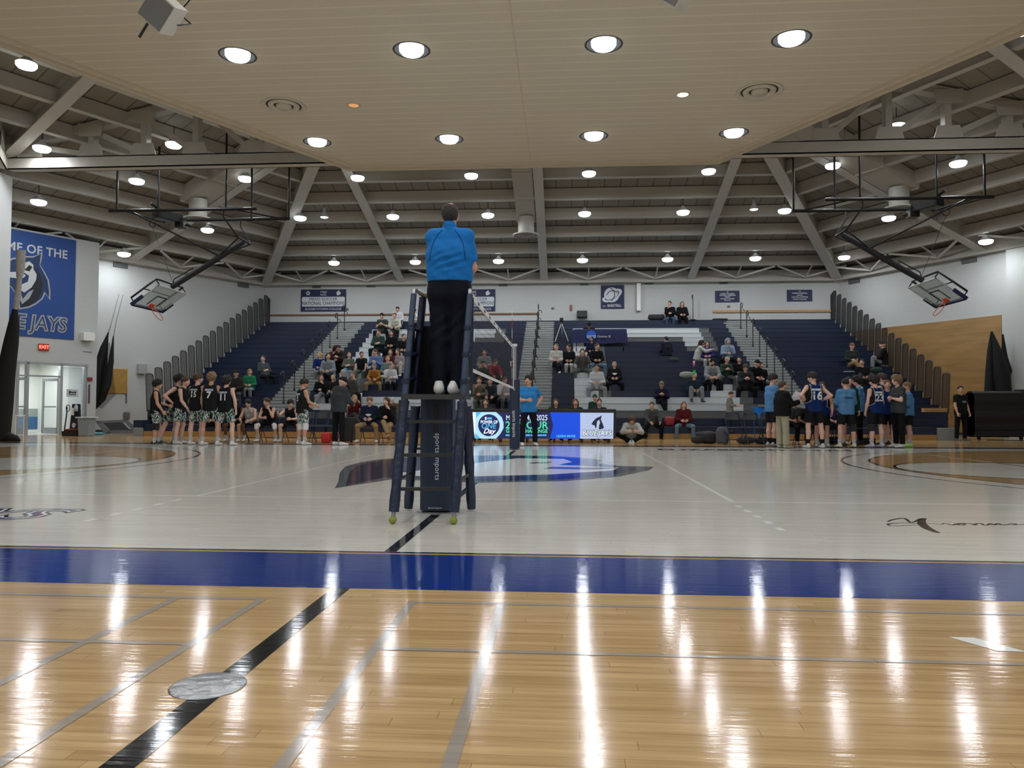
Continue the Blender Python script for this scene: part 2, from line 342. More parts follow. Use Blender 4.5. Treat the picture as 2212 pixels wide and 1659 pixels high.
# handwritten name, brush strokes
def stroke(pts, w0, w1):
    P = []
    for i in range(len(pts)-1):
        p0 = pts[max(i-1, 0)]; p1 = pts[i]; p2 = pts[i+1]; p3 = pts[min(i+2, len(pts)-1)]
        for t in np.linspace(0, 1, 7)[:-1]:
            P.append(tuple(.5*((2*p1[k])+(-p0[k]+p2[k])*t+(2*p0[k]-5*p1[k]+4*p2[k]-p3[k])*t*t+(-p0[k]+3*p1[k]-3*p2[k]+p3[k])*t**3) for k in (0, 1)))
    P.append(pts[-1]); out = []; n = len(P)
    L_, R_ = [], []
    for i, p in enumerate(P):
        a = P[max(i-1, 0)]; c = P[min(i+1, n-1)]; d = (c[0]-a[0], c[1]-a[1]); l = math.hypot(*d) or 1
        w = w0+(w1-w0)*math.sin(PI*i/(n-1)); nx, ny = -d[1]/l*w, d[0]/l*w
        L_.append((p[0]+nx, p[1]+ny)); R_.append((p[0]-nx, p[1]-ny))
    return [[L_[i], L_[i+1], R_[i+1], R_[i]] for i in range(n-1)]
S = []
def sg_(*pts): return [tuple(atZ(1400+x/2.724, 940+y/2.724, 0).xy) for x, y in pts]
S += stroke(sg_((1410, 510), (1440, 498), (1490, 490), (1512, 492), (1530, 505), (1542, 516)), .007, .016)
S += stroke(sg_((1542, 516), (1575, 508), (1600, 494), (1622, 491)), .006, .014)
S += stroke(sg_((1628, 490), (1612, 505), (1612, 522), (1638, 545), (1672, 562), (1710, 576)), .016, .036)
S += stroke(sg_((1668, 521), (1600, 521), (1500, 518), (1430, 521), (1410, 527), (1440, 535), (1520, 532), (1585, 530)), .005, .011)
S += stroke(sg_((1668, 521), (1720, 526), (1745, 520), (1765, 524), (1790, 530), (1815, 522), (1840, 520), (1865, 524), (1850, 530), (1820, 528), (1850, 520), (1900, 522), (1925, 530), (1930, 522), (1960, 521), (1975, 529), (1995, 530), (2015, 521), (2035, 529), (2060, 521), (2080, 529), (2110, 528), (2140, 522), (2160, 521), (2165, 526), (2145, 529), (2190, 528), (2240, 522), (2300, 526)), .006, .012)
decal('signature', S, FL_BLACK, .002)

# walls ---------------------------------------------------------------
def wall_panel(name, k, u0, u1, z0, z1, v=AP, th=.3, m=None):
    a = k*PI/3; b = MB(); b.box(u0, u1, 0, th, z0, z1)
    o = b.build(name, m or WALLM); o.location = sec(k, 0, v, 0); o.rotation_euler = (0, 0, a); return struct(o)
WB = [wall_panel('wall_far', 0, -AP*T6-.1, AP*T6+.1, 0, Z0+.75),
      wall_panel('wall_left', 1, 4.9, AP*T6, 0, Z0+.75), wall_panel('wall_left_near', 1, -AP*T6, -4, 0, Z0+.75), wall_panel('wall_near_left', 2, -AP*T6, AP*T6, 0, Z0+.75),
      wall_panel('wall_near', 3, -AP*T6, AP*T6, 0, Z0+.75), wall_panel('wall_near_right', 4, -AP*T6, AP*T6, 0, Z0+.75),
      wall_panel('wall_right', 5, -AP*T6, AP*T6, 0, Z0+.75)]
# ---- left wall with the entrance bay --------------------------------
VB = 22.4
def in_sector(k, name, m, boxes, kind='structure', bevel=0):
    b = MB()
    for bx in boxes: b.box(*bx)
    o = b.build(name, m, bevel=bevel); o.location = (CX, CY, 0); o.rotation_euler = (0, 0, k*PI/3)
    if kind: o['kind'] = kind
    return o
in_sector(1, 'wall_entrance', WALLM, [(4.55, 4.9, VB, VB+.25, 0, 7.35), (-4.1, 2.15, VB, VB+.25, 0, 7.35), (2.15, 4.55, VB, VB+.25, 2.62, 7.35), (4.65, 4.9, VB+.25, AP, 0, 7.1), (-4.25, -4, VB, AP, 0, 7.1)])
in_sector(1, 'wall_corridor', mat('corridor wall', (.72, .73, .68), .6), [(-1, 4.7, VB+4.2, VB+4.4, 0, 2.9), (-1.2, -1, VB+.25, VB+4.2, 0, 2.9), (4.7, 4.9, VB+.25, VB+4.2, 0, 2.9)])
in_sector(1, 'ceiling_corridor', mat('corridor ceiling', (.30, .27, .22), .8), [(-1.2, 4.9, VB+.25, VB+4.4, 2.9, 3.0)])
in_sector(1, 'trim_corridor', mat('corridor band', (.03, .10, .22), .5), [(-1, 4.7, VB+4.17, VB+4.2, .12, .62)])
in_sector(1, 'trim_corridor_grey', mat('corridor grey band', (.24, .27, .26), .5), [(-1, 4.7, VB+4.17, VB+4.2, .62, .95)])
in_sector(1, 'floor_corridor', mat('corridor floor', (.4, .38, .33), .25), [(-1.2, 4.9, VB, VB+4.4, -.05, .002)])
# aluminium door frame, two leaves and side light
b = MB()
for u in (2.15, 2.47, 3.62, 4.47): b.box(u-.045, u+.045, VB-.02, VB+.14, 0, 2.62)
b.box(2.1, 4.58, VB-.02, VB+.14, 2.54, 2.64); b.box(2.47, 3.62, VB, VB+.1, 2.10, 2.16); b.box(2.15, 2.47, VB, VB+.1, 2.10, 2.16)
df = b.build('door_1', mat('aluminium frame', (.42, .44, .46), .4, metal=.5)); df.location = (CX, CY, 0); df.rotation_euler = (0, 0, PI/3); struct(df)
def door_leaf(u0, v0, ang, wd, parent):
    """open leaf: aluminium stiles round a pane, push bar"""
    b = MB(); x = Vector((math.cos(ang), math.sin(ang), 0)); y = Vector((-math.sin(ang), math.cos(ang), 0)); z = Vector((0, 0, 1))
    M3 = Matrix((x, y, z)).transposed(); o = Vector((u0, v0, 0))
    for a0, a1, z0, z1 in ((0, .09, .02, 2.08), (wd-.09, wd, .02, 2.08), (0, wd, .02, .25), (0, wd, 1.98, 2.08)):
        b.obox(o + x*(a0+a1)/2 + z*(z0+z1)/2, a1-a0, .045, z1-z0, M3)
    L = b.build('door_leaf', mat('aluminium frame', (1, 1, 1)))
    L.parent = parent
    g = MB(); g.obox(o + x*wd/2 + z*1.1, wd-.16, .012, 1.76, M3); G = g.build('glass_pane', GLASS); G.parent = L
    h = MB(); h.obox(o + x*wd/2 + y*.06 + z*1.02, wd-.2, .03, .05, M3); Hh = h.build('push_bar', GREYM); Hh.parent = L
door_leaf(2.49, VB+.1, math.radians(88), .98, df); door_leaf(3.60, VB+.1, math.radians(98), .98, df)
b = MB(); b.box(3.66, 4.43, VB+.04, VB+.055, .1, 2.5); sg = b.build('side_light', mat('side light glass', (.5, .55, .55), .08, alpha=.35)); sg.parent = df
# corridor ceiling light
lt = in_sector(1, 'corridor_light', mat('corridor light', (1, 1, 1), emit=(.9, .98, 1), es=9), [(2.2, 3.5, VB+1.9, VB+2.5, 2.86, 2.898)], kind=None)
tag(lt, 'flat bright panel light on the corridor ceiling seen through the doorway', 'light')
ld = bpy.data.lights.new('corridor light', 'AREA'); ld.shape = 'RECTANGLE'; ld.size = 1.2; ld.size_y = .5; ld.energy = 420; ld.color = (.9, .98, 1)
lo = bpy.data.objects.new('corridor_lamp_light', ld); COL.objects.link(lo); lo.location = sec(1, 2.85, VB+2.2, 2.84); lo.rotation_euler = (0, 0, PI/3); lo.parent = lt; lo.matrix_parent_inverse = world_m(lt).inverted()

# truss piers at the tips of the roof star (left one is in the picture)
for n, s in (('pillar_left', -1), ('pillar_right', 1)):
    b = MB(); xx = [-.95-15.58-.75*.0, 0][0]
    x0 = -17.15 if s < 0 else -.95*2+17.15
    b.box(min(x0, x0+s*1.3), max(x0, x0+s*1.3), 21.35, 22.3, 0, 8.15); struct(b.build(n, mat('pier paint', (.66, .68, .68), .65, bump=.2, bscale=30)))
# right wall: timber panel
wp = in_sector(5, 'timber_wall_panel', None or mat('plywood', (.33, .19, .065), .42, noise=.45, nscale=1.0), [(-13.2, -6.4, AP-.03, AP, .02, 4.62)], kind=None)
nt = MATS['plywood'].node_tree
for n in nt.nodes:
    if n.type == 'TEX_NOISE':
        mp = nt.nodes.new('ShaderNodeMapping'); mp.inputs['Scale'].default_value = (.55, 1, 4.5)
        tcn = [q for q in nt.nodes if q.type == 'TEX_COORD'][0]; nt.links.new(tcn.outputs['Object'], mp.inputs[0]); nt.links.new(mp.outputs[0], n.inputs['Vector']); n.inputs['Scale'].default_value = 1.6; n.inputs['Detail'].default_value = 8
tag(wp, 'large varnished plywood panel covering the lower right side wall behind the bleacher end', 'wall panel')
in_sector(5, 'wall_right_bay', WALLM, [(-6.05, 8, AP-.25, AP, 0, 7.3)])
in_sector(1, 'baseboard_left', mat('dark base', (.03, .03, .032), .5), [(4.9, 13.6, AP-.02, AP, 0, .1)])
in_sector(5, 'baseboard_right', mat('dark base', (1, 1, 1)), [(-13.6, -6.05, AP-.04, AP-.01, 0, .1)])

# ================================================================== ROOF
for k in range(6):
    a = k*PI/3
    def fin(o, nm=None):
        o.location = (CX, CY, 0); o.rotation_euler = (0, 0, a); return o
    # deck of this sector
    b = MB(); v1 = AP+.3
    b.add([(-v1*T6, v1, zb(v1)+.56), (v1*T6, v1, zb(v1)+.56), (0, 0, zb(0)+.56)], [(0, 1, 2)])
    d = fin(b.build('ceiling_deck', DECKM, recalc=False)); struct(d)
    # purlins, one mesh per line
    b = MB()
    for j in range(9):
        v = AP-1.5-1.45*j
        if v < 9.2: break
        hw = v*T6
        b.beam((-hw, v, zb(v)+.32), (hw, v, zb(v)+.32), .16, .42, up=(0, 0, 1))
        b.box(-hw, hw, v-.11, v+.11, zb(v)+.10, zb(v)+.125, 1)
    fin(struct(b.build('roof_purlin_beam', [DUCTM, STEELL])))
    for u in (-6.92, 0, 6.92):
        b = MB(); va, vb_ = AP, max(8.6, abs(u)/T6+.2)
        p = Vector((u, va, zb(va))); q = Vector((u, vb_, zb(vb_)))
        b.beam(p+Vector((0, 0, .30)), q+Vector((0, 0, .30)), .03, .56)
        b.beam(p+Vector((0, 0, .012)), q+Vector((0, 0, .012)), .36, .03, mi=1); b.beam(p+Vector((0, 0, .55)), q+Vector((0, 0, .55)), .30, .03)
        fin(struct(b.build('roof_rafter_beam', [STEEL, STEELL])))
    b = MB(); p = Vector((-AP*T6, AP, zb(AP))); q = Vector((-8.6*T6, 8.6, zb(8.6)))
    b.beam(p+Vector((0, 0, .25)), q+Vector((0, 0, .25)), .30, .62); b.beam(p+Vector((0, 0, -.06)), q+Vector((0, 0, -.06)), .42, .04, mi=1)
    fin(struct(b.build('roof_hip_beam', [STEEL, STEELL])))
    # eave beam along the wall top with light bracing in front of it
    b = MB(); b.box(-AP*T6, AP*T6, AP-.35, AP, Z0-.02, Z0+.5)
    fin(struct(b.build('eave_beam', STEEL)))
    if k in (0, 1, 5):
        b = MB()
        for i in range(4):
            u0 = -13.5+i*6.92
            for c_ in (1.75, 4.9):
                b.beam((u0+c_-1.5, AP-1.45, zb(AP-1.45)+.08), (u0+c_, AP-.45, Z0+.12), .07, .07); b.beam((u0+c_+1.5, AP-1.45, zb(AP-1.45)+.08), (u0+c_, AP-.45, Z0+.12), .07, .07)
                b.beam((u0+c_, AP-1.45, zb(AP-1.45)+.1), (u0+c_, AP-.45, Z0+.12), .05, .05)
        fin(struct(b.build('eave_brace_beam', STEELL)))
    # big truss of this side, tip to tip of the star
    if k in (0, 2, 4):
        v = 9.35; Lh = 15.9
        t = thing('roof_truss', {0: 'long grey riveted steel truss running level behind the far edge of the cream ceiling', 2: 'grey steel truss from the left pier towards the near wall', 4: 'grey steel truss from the right pier towards the near wall'}[k], 'roof truss', group='main roof trusses')
        t.location = (CX, CY, 0); t.rotation_euler = (0, 0, a)
        def pz(u):
            av = abs(u)*math.cos(PI/6) + v*math.sin(PI/6)      # distance into the neighbouring sector
            return zb(max(av, v))+.50
        bc = MB(); bc.box(-Lh, Lh, v-.17, v+.17, 8.20, 8.23, 1); bc.box(-Lh, Lh, v-.17, v-.13, 8.20, 8.56); bc.box(-Lh, Lh, v+.13, v+.17, 8.20, 8.56); bc.box(-Lh, Lh, v-.17, v+.17, 8.53, 8.56)
        o = bc.build('bottom_chord', [STEEL, STEELL]); o.parent = t
        us = [-15.2, -13.3, -11.65, -10.05, -8.3, -6.2]
        for s in (-1, 1):
            tc = MB(); tc.beam((s*15.6, v, pz(15.6)-.12), (s*5.4, v, pz(5.4)-.12), .3, .24); o = tc.build('top_chord', STEEL); o.parent = t
            for i, u in enumerate(us):
                u = u*-s
                m = MB(); m.box(u-.09, u+.09, v-.13, v+.13, 8.56, pz(u)-.2); o = m.build('post', STEEL); o.parent = t
                gp = MB(); gp.prism([(-.42, 8.5), (.42, 8.5), (.30, 8.92), (-.30, 8.92)], lambda x_, z_: (u+x_, v-.16, z_), lambda x_, z_: (u+x_, v-.135, z_)); o = gp.build('gusset', STEEL); o.parent = t
                gp = MB(); zt = pz(u)-.12; gp.prism([(-.34, zt-.34), (.34, zt-.34), (.40, zt+.06), (-.40, zt+.06)], lambda x_, z_: (u+x_, v-.18, z_), lambda x_, z_: (u+x_, v-.155, z_)); o = gp.build('gusset', STEEL); o.parent = t
                if i < 5:
                    u2 = us[i+1]*-s
                    m = MB(); m.beam((u, v, pz(u)-.25), (u2, v, 8.6), .20, .16); o = m.build('diagonal', STEEL); o.parent = t
        for s in (-1, 1):
            m = MB(); m.prism([(-1.0, 8.55), (1.0, 8.55), (.45, 9.15), (-.45, 9.15)], lambda x_, z_: (s*6.6+x_, v-.2, z_), lambda x_, z_: (s*6.6+x_, v-.17, z_)); o = m.build('splice_plate', STEEL); o.parent = t
# cream suspended ceiling in the middle, with its dropped edge
AC = 9.12; ZC = 8.0
b = MB(); P = [sec(k, AC*T6, AC, ZC) for k in range(6)]
RC = []   # recess positions
b.add([(p.x-CX, p.y-CY, ZC) for p in P], [list(range(6))[::-1]])
cc = struct(b.build('ceiling_centre', CEILM, recalc=False)); cc.location = (CX, CY, 0)
b = MB()
for k in range(6):
    for r0, r1, z0, z1 in ((AC-.02, AC+.12, ZC-.05, ZC+.30), (AC-.30, AC-.18, ZC-.03, ZC+.02)):
        a = [sec(k, -r0*T6, r0, 0), sec(k, r0*T6, r0, 0), sec(k, r1*T6, r1, 0), sec(k, -r1*T6, r1, 0)]
        b.prism([(p.x, p.y) for p in a], lambda x_, y_: (x_, y_, z0), lambda x_, y_: (x_, y_, z1))
struct(b.build('ceiling_edge_trim', CREAM))
b = MB(); b.box(-.965, -.935, 3.6, 21.5, ZC-.012, ZC); struct(b.build('ceiling_seam_trim', CREAM))

# ================================================================== LIGHTS
def area_light(loc, r, power, parent, spread=PI, col=LAMP_COL):
    ld = bpy.data.lights.new('lamp', 'AREA'); ld.shape = 'DISK'; ld.size = 2*r; ld.energy = power; ld.color = col; ld.spread = spread
    o = bpy.data.objects.new('lamp_light', ld); COL.objects.link(o); o.location = loc
    o.parent = parent; o.matrix_parent_inverse = world_m(parent).inverted(); return o
# hanging high-bay lamps
def make_bay():
    root = thing('high_bay_lamp', 'x', 'lamp')
    s = MB(); s.lathe([(.06, .30), (.075, .24), (.12, .21), (.22, .11), (.235, .09), (.225, .09), (.205, .12), (.09, .20)], n=24)
    o = s.build('lamp_shade', mat('lamp shade', (.7, .72, .74), .35, metal=.3)); o.parent = root
    l = MB(); l.lathe([(0, -.05), (.12, -.045), (.20, -.02), (.24, .03), (.245, .088)], n=24); o = l.build('lens', LAMP_E); o.parent = root
    st = MB(); st.tube([(0, 0, .28), (0, 0, .62)], .012, 6); o = st.build('hanger_rod', DARKST); o.parent = root
    return root
def dup(root, loc, rz=None, label=None, group=None, scale=None):
    r = root.copy(); COL.objects.link(r); r.location = loc
    if rz is not None: r.rotation_euler = (0, 0, rz)
    if label: r['label'] = label
    if group: r['group'] = group
    if scale: r.scale = scale
    for ch in list(root.children):
        c = ch.copy(); COL.objects.link(c); c.parent = r
        for g_ in ch.children:
            e = g_.copy(); COL.objects.link(e); e.parent = c
    return r
far_rows = [('nearest the cream ceiling', 26.9, [-7.5, -3.34, .88, 5.08]), ('middle', 29.65, [-10.6, -6.82, -3.01, .8, 4.61, 8.47]), ('closest to the far wall', 33.6, [-10.42, -6.69, -2.93, .81, 4.54, 8.33, 12.1])]
bays = []
for rn, y, xs in far_rows:
    for i, x in enumerate(xs):
        side = ['leftmost', 'second from left', 'third from left', 'fourth from left', 'fifth from left', 'sixth from left', 'rightmost'][i] if i < len(xs)-1 else 'rightmost'
        bays.append((Vector((x, y, zb(y-CY)-.28)), f'round high-bay lamp, {side} of the row {rn}', 'high-bay lamps over the far bleachers'))
sideL = [(-17.57, 24.07, 7.81, 'lowest far left near the banner wall'), (-14.31, 24.3, 8.53, 'under the left truss, above the left duct'), (-11.24, 25.86, 9.03, 'in front of the left duct'), (-17.66, 29.19, 7.11, 'at the top of the left side wall by a rafter foot'), (-14.08, 28.91, 7.97, 'below the left basketball frame'),
         (-15.53, 21.36, 8.64, 'in front of the left truss beside the pier'), (-12.26, 22.83, 9.2, 'behind the left truss posts'), (-13.52, 17.96, 9.55, 'nearest, under the left edge of the cream ceiling')]
sideR = [(8.99, 25.88, 9.11, 'in front of the right duct'), (12.21, 24.23, 8.58, 'right of the right duct under the truss'), (12.0, 28.8, 8.03, 'above the right backboard arm'), (15.58, 29.05, 7.17, 'at the top of the right side wall'), (9.81, 22.92, 9.31, 'inside the right truss panel'), (10.62, 18.14, 9.76, 'nearest, beyond the right ceiling edge')]
for x, y, z, t in sideL: bays.append((Vector((x, y, z)), 'bright round high-bay lamp ' + t, 'high-bay lamps over the left corner'))
for x, y, z, t in sideR: bays.append((Vector((x, y, z)), 'bright round high-bay lamp ' + t, 'high-bay lamps over the right corner'))
BAY = make_bay()
for i, (p, lab, grp) in enumerate(bays):
    if i == 0: r = BAY; r.location = p; r['label'] = lab; r['group'] = grp
    else: r = dup(BAY, p, label=lab, group=grp)
    area_light(p + Vector((0, 0, -.06)), .2, LAMP_W, r)
# lamps of the near half of the gym, behind and beside the camera
near = [(2*CX-p.x, 2*CY-p.y, p.z) for p, l_, g_ in bays]
for i, p in enumerate(near):
    r = dup(BAY, p, label='round high-bay lamp over the near half of the gym, behind the camera', group='high-bay lamps over the near half')
    area_light(Vector(p) + Vector((0, 0, -.06)), .2, LAMP_W, r)
# recessed lamps in the cream ceiling
def make_recess():
    root = thing('recessed_lamp', 'x', 'lamp')
    s = MB(); s.lathe([(.37, -.002), (.335, -.008), (.325, .0), (.32, .20), (.20, .28), (0, .29)], n=32); o = s.build('recess_shade', mat('recess shade', (.05, .05, .052), .6)); o.parent = root
    l = MB(); l.lathe([(0, -.10), (.12, -.095), (.20, -.07), (.24, -.02), (.245, .06), (.12, .2), (.05, .28)], n=24); o = l.build('lens', LAMP_E); o.parent = root
    return root
REC = make_recess(); first = True
HOLES = []
for iy, y in enumerate((4.7, 9.6, 14.5, 19.4)):
    for ix, x in enumerate((-6.5, -2.99, .76, 4.3)):
        lab = f"recessed round ceiling lamp, {['first','second','third','fourth'][ix]} across in the {['unseen near','unseen middle','nearer visible','farther visible'][iy]} row of the cream ceiling"
        p = Vector((x, y, ZC)); HOLES.append((x, y, .325))
        if first: r = REC; r.location = p; r['label'] = lab; r['group'] = 'recessed lamps in the cream ceiling'; first = False
        else: r = dup(REC, p, label=lab, group='recessed lamps in the cream ceiling')
        area_light(p + Vector((0, 0, -.11)), .19, LAMP_W*1.0, r)
# openings of the recesses in the ceiling sheet
bmh = bmesh.new()
cut = MB()
for x, y, r_ in HOLES: cut.lathe([(0, -.2), (r_, -.2), (r_, .2), (0, .2)], (x-CX, y-CY, ZC), 32)
# thicken sheet, cut, keep result
sheet = MB(); sheet.prism([(p.x-CX, p.y-CY) for p in P], lambda x_, y_: (x_, y_, ZC), lambda x_, y_: (x_, y_, ZC+.03))
so = sheet.build('tmp_sheet', CEILM); co = cut.build('tmp_cut', CEILM)
md = so.modifiers.new('b', 'BOOLEAN'); md.object = co; md.operation = 'DIFFERENCE'; md.solver = 'EXACT'
dg = bpy.context.evaluated_depsgraph_get(); me2 = bpy.data.meshes.new_from_object(so.evaluated_get(dg)); me2.materials.clear(); me2.materials.append(CEILM)
cc.data = me2; bpy.data.objects.remove(so); bpy.data.objects.remove(co); bmh.free()
cc.data.polygons.foreach_set('use_smooth', [False]*len(cc.data.polygons))
# ================================================================== BLEACHERS
NR = 20
def ry_(i): return 25.5+.547*(i-1)
def rz_(i): return .415+.251*(i-1)
_xa, _xb = atY(290, 915, 25.5).x, atY(311, 915, 25.5).x
_xc, _xd = atY(2023, 930, 25.5).x, atY(2066, 930, 25.5).x
def xl_(i): return _xb if i < 3 else -15.15+.65*(i-1)/19
def xr_(i): return (_xc if i == 1 else _xd) if i < 3 else 12.98-.5*(i-1)/19
AIS = [(-10.98, -9.62), (-1.80, -.47), (7.42, 8.74)]
PAT = {}       # row -> [(x0, x1, material index)], 1 white, 2 grey
for i in range(1, NR+1): PAT[i] = []
for i in (17, 18): PAT[i] += [(.4, 6.1, 1), (6.1, 6.54, 2)]
PAT[16] += [(.4, .9, 1), (.9, 5.2, 2), (5.2, 6.1, 1), (6.1, 6.53, 2)]
PAT[15] += [(.39, 1.28, 1), (1.28, 1.72, 2), (5.2, 6.1, 1), (6.1, 6.53, 2)]
PAT[14] += [(.39, 1.28, 1), (1.28, 1.72, 2), (5.2, 6.5, 2)]
for i in range(8, 14): PAT[i] += [(.39, 1.28, 1), (1.28, 1.72, 2)]
for i in (6, 7): PAT[i] += [(.38, 1.28, 1), (1.28, 1.74, 2), (5.34, 6.26, 1), (6.26, 6.71, 2)]
for i in (4, 5): PAT[i] += [(.38, 6.28, 1), (6.28, 6.75, 2)]
PAT[3] += [(.83, 6.7, 2)]
for i in (17, 18): PAT[i] += [(-8.95, -3.15, 1), (-3.15, -2.68, 2)]
PAT[16] += [(-8.95, -8.0, 1), (-8.0, -2.68, 2)]
for i in (15, 14, 13, 12): PAT[i] += [(-8.95, -8.0, 1), (-8.0, -7.55, 2)]
for i in (10, 11): PAT[i] += [(-8.95, -4.6, 1), (-4.6, -4.15, 2)]
for i in (6, 7, 8, 9): PAT[i] += [(-9.0, -8.1, 1), (-8.1, -7.6, 2)]
for i in (4, 5): PAT[i] += [(-9.15, -3.15, 1), (-3.15, -2.68, 2)]
PAT[3] += [(-8.7, -2.68, 2)]
bl = thing('bleachers', 'navy tiered bleachers with white block letters and grey aisles filling the far wall', 'bleachers', (-1.1, 25.5, 0))
for i in range(1, NR+1):
    y, z = ry_(i), rz_(i); b = MB()
    cuts = [xl_(i), xr_(i)] + [e for p in PAT[i] for e in p[:2]] + ([e for a_ in AIS for e in a_] if i > 2 else [])
    cuts = sorted(cuts)
    for x0, x1 in zip(cuts[:-1], cuts[1:]):
        if x1-x0 < .01: continue
        xm = (x0+x1)/2
        if i > 2 and any(a_[0] < xm < a_[1] for a_ in AIS): continue
        mi = next((m for p0, p1, m in PAT[i] if p0 < xm < p1), 0)
        b.box(x0+.003, x1-.003, y, y+.27, z-.232, z-.02, mi); b.box(x0+.003, x1-.003, y-.012, y+.27, z-.03, z, mi)
    b.box(xl_(i), xr_(i), y+.27, y+.55, z-.21, z-.17, 3)
    b.box(xl_(i)+.02, xr_(i)-.02, y+.03, y+.26, z-.252, z-.235, 3)
    b.build('seat_row', [NAVY, SEATW, SEATG, mat('dark deck', (.05, .052, .055), .6)], bl)
    if i > 2:
        for a0, a1 in AIS:
            s = MB(); s.box(a0, a1, y-.02, y+.26, z-.38, z-.13); s.box(a0, a1, y+.25, y+.55, z-.26, z-.005)
            s.box(a0, a1, y-.025, y-.018, z-.145, z-.13, 1); s.box(a0, a1, y+.245, y+.252, z-.02, z-.005, 1)
            s.build('aisle_step', [STEPG, mat('step nosing', (.02, .02, .022), .5)], bl)
b = MB(); b.box(xl_(20), xr_(20), ry_(20)+.5, 36.3, 4.7, rz_(20)+.05); b.build('back_board', NAVY, bl)
b = MB(); b.box(xl_(1), -1.9, 25.47, 25.6, 0, .18); b.box(-1.9, xr_(1), 25.47, 25.6, 0, .18); b.build('front_board', ORANGE_W, bl)
b = MB(); b.box(_xc+.01, _xd, 25.42, 25.9, 0, .40); b.build('end_box', mat('grey carpet box', (.23, .24, .245), .8), bl)
b = MB(); b.box(_xa, _xb-.01, 25.45, 26.0, 0, .30); b.build('end_box', mat('grey carpet box', (1, 1, 1)), bl)
b = MB(); b.box(_xa, _xb-.01, 25.45, 25.9, .31, .56); b.build('end_seat', NAVY, bl)
b = MB()
b.box(12.2, 13.05, 26.7, 26.9, .45, 1.05); b.build('end_panel', TAN_W, bl)
# underside closing panels at both ends, stepped like the rows
for s in (-1, 1):
    b = MB()
    for i in range(3, NR+1):
        x = xl_(i) if s < 0 else xr_(i)
        b.box(min(x, x-s*.04), max(x, x-s*.04), ry_(i), ry_(i)+.547, max(0, rz_(i)-1.0), rz_(i)-.2)
    b.build('end_skirt', mat('dark skirt', (.03, .03, .035), .7), bl)
    # end guard panels: rounded frame with vertical bars
    for i in range(3, NR+1):
        x = (xl_(i) if s < 0 else xr_(i)) + s*.03; y0 = ry_(i)+.02; y1 = y0+.50; zt = rz_(i)+1.32; zb_ = rz_(i)-.05
        g_ = MB(); lean = -.10
        def P3(yy, zz): return (x, yy + lean*(zz-zb_), zz)
        g_.tube([P3(y0, zb_), P3(y0, zt-.10), P3(y0+.03, zt-.03), P3(y0+.10, zt), P3(y1-.10, zt), P3(y1-.03, zt-.03), P3(y1, zt-.10), P3(y1, zb_)], .017, 6, mi=0)
        n = 6
        for q in range(1, n+1):
            yy = y0+(y1-y0)*q/(n+1); g_.tube([P3(yy, zb_), P3(yy, zt-.01)], .0125, 5, mi=0)
        g_.build('guard_panel', [mat('guard rail', (.028, .029, .031), .45)], bl)
    g_ = MB(); x = (xl_(20) if s < 0 else xr_(20)) + s*.03; g_.prism([(ry_(20)+.55, 4.9), (ry_(20)+.75, 4.9), (ry_(20)+.70, 6.35), (ry_(20)+.42, 6.45)], lambda a_, c_: (x-.02, a_, c_), lambda a_, c_: (x+.02, a_, c_)); g_.build('guard_board', BLACK, bl)
# aisle handrails
for ai, (a0, a1) in enumerate(AIS):
    xm = (a0+a1)/2 - .05
    for i in range(4, 19, 2):
        y, z = ry_(i)+.3, rz_(i)-.02; hgt = 1.2
        g_ = MB(); g_.tube([(xm, y, z), (xm, y, z+hgt-.06), (xm, y-.04, z+hgt), (xm, y-.30, z+hgt-.08), (xm, y-.34, z+hgt-.16), (xm, y-.30, z+hgt-.24), (xm, y, z+hgt-.22)], .021, 8)
        g_.tube([(xm, y, z), (xm, y, z+.09)], .04, 8)
        g_.tube([(xm, y, z+hgt-.3), (xm+.10, y-.02, z+hgt-.28), (xm+.15, y-.02, z+hgt-.36), (xm+.15, y-.02, z+hgt-.42)], .016, 6)
        g_.build('aisle_handrail', DARKST, bl)

# ================================================================== THINGS ON THE FAR WALL
YW = 36.49
NB = mat('banner navy', (.010, .016, .065), .6); NW = mat('banner white', (.62, .66, .70), .6); NK = mat('banner ink', (.012, .02, .05), .6)
def wall_rect(x0, y0, x1, y1, y=YW):
    a_ = atY(x0, y1, y); c_ = atY(x1, y0, y); return min(a_.x, c_.x), max(a_.x, c_.x), a_.z, c_.z
def rrect(cx, cz, w, h, r, n=5):
    out = []
    for sx, sz, a0 in ((1, 1, 0), (-1, 1, 90), (-1, -1, 180), (1, -1, 270)):
        for k in range(n+1):
            t = math.radians(a0+90*k/n); out.append((cx+sx*(w/2-r)+r*math.cos(t), cz+sz*(h/2-r)+r*math.sin(t)))
    return out
def wall_poly(b, pts, y0, y1, mi=0): b.prism(pts, lambda x, z: (x, y0, z), lambda x, z: (x, y1, z), mi)
def wtxt(s, size, x, z, m, parent, y=YW-.045, **kw):
    return text_obj(s, size, frame_M((x, y, z), (1, 0, 0), (0, 0, 1)), m, 'lettering', parent, **kw)
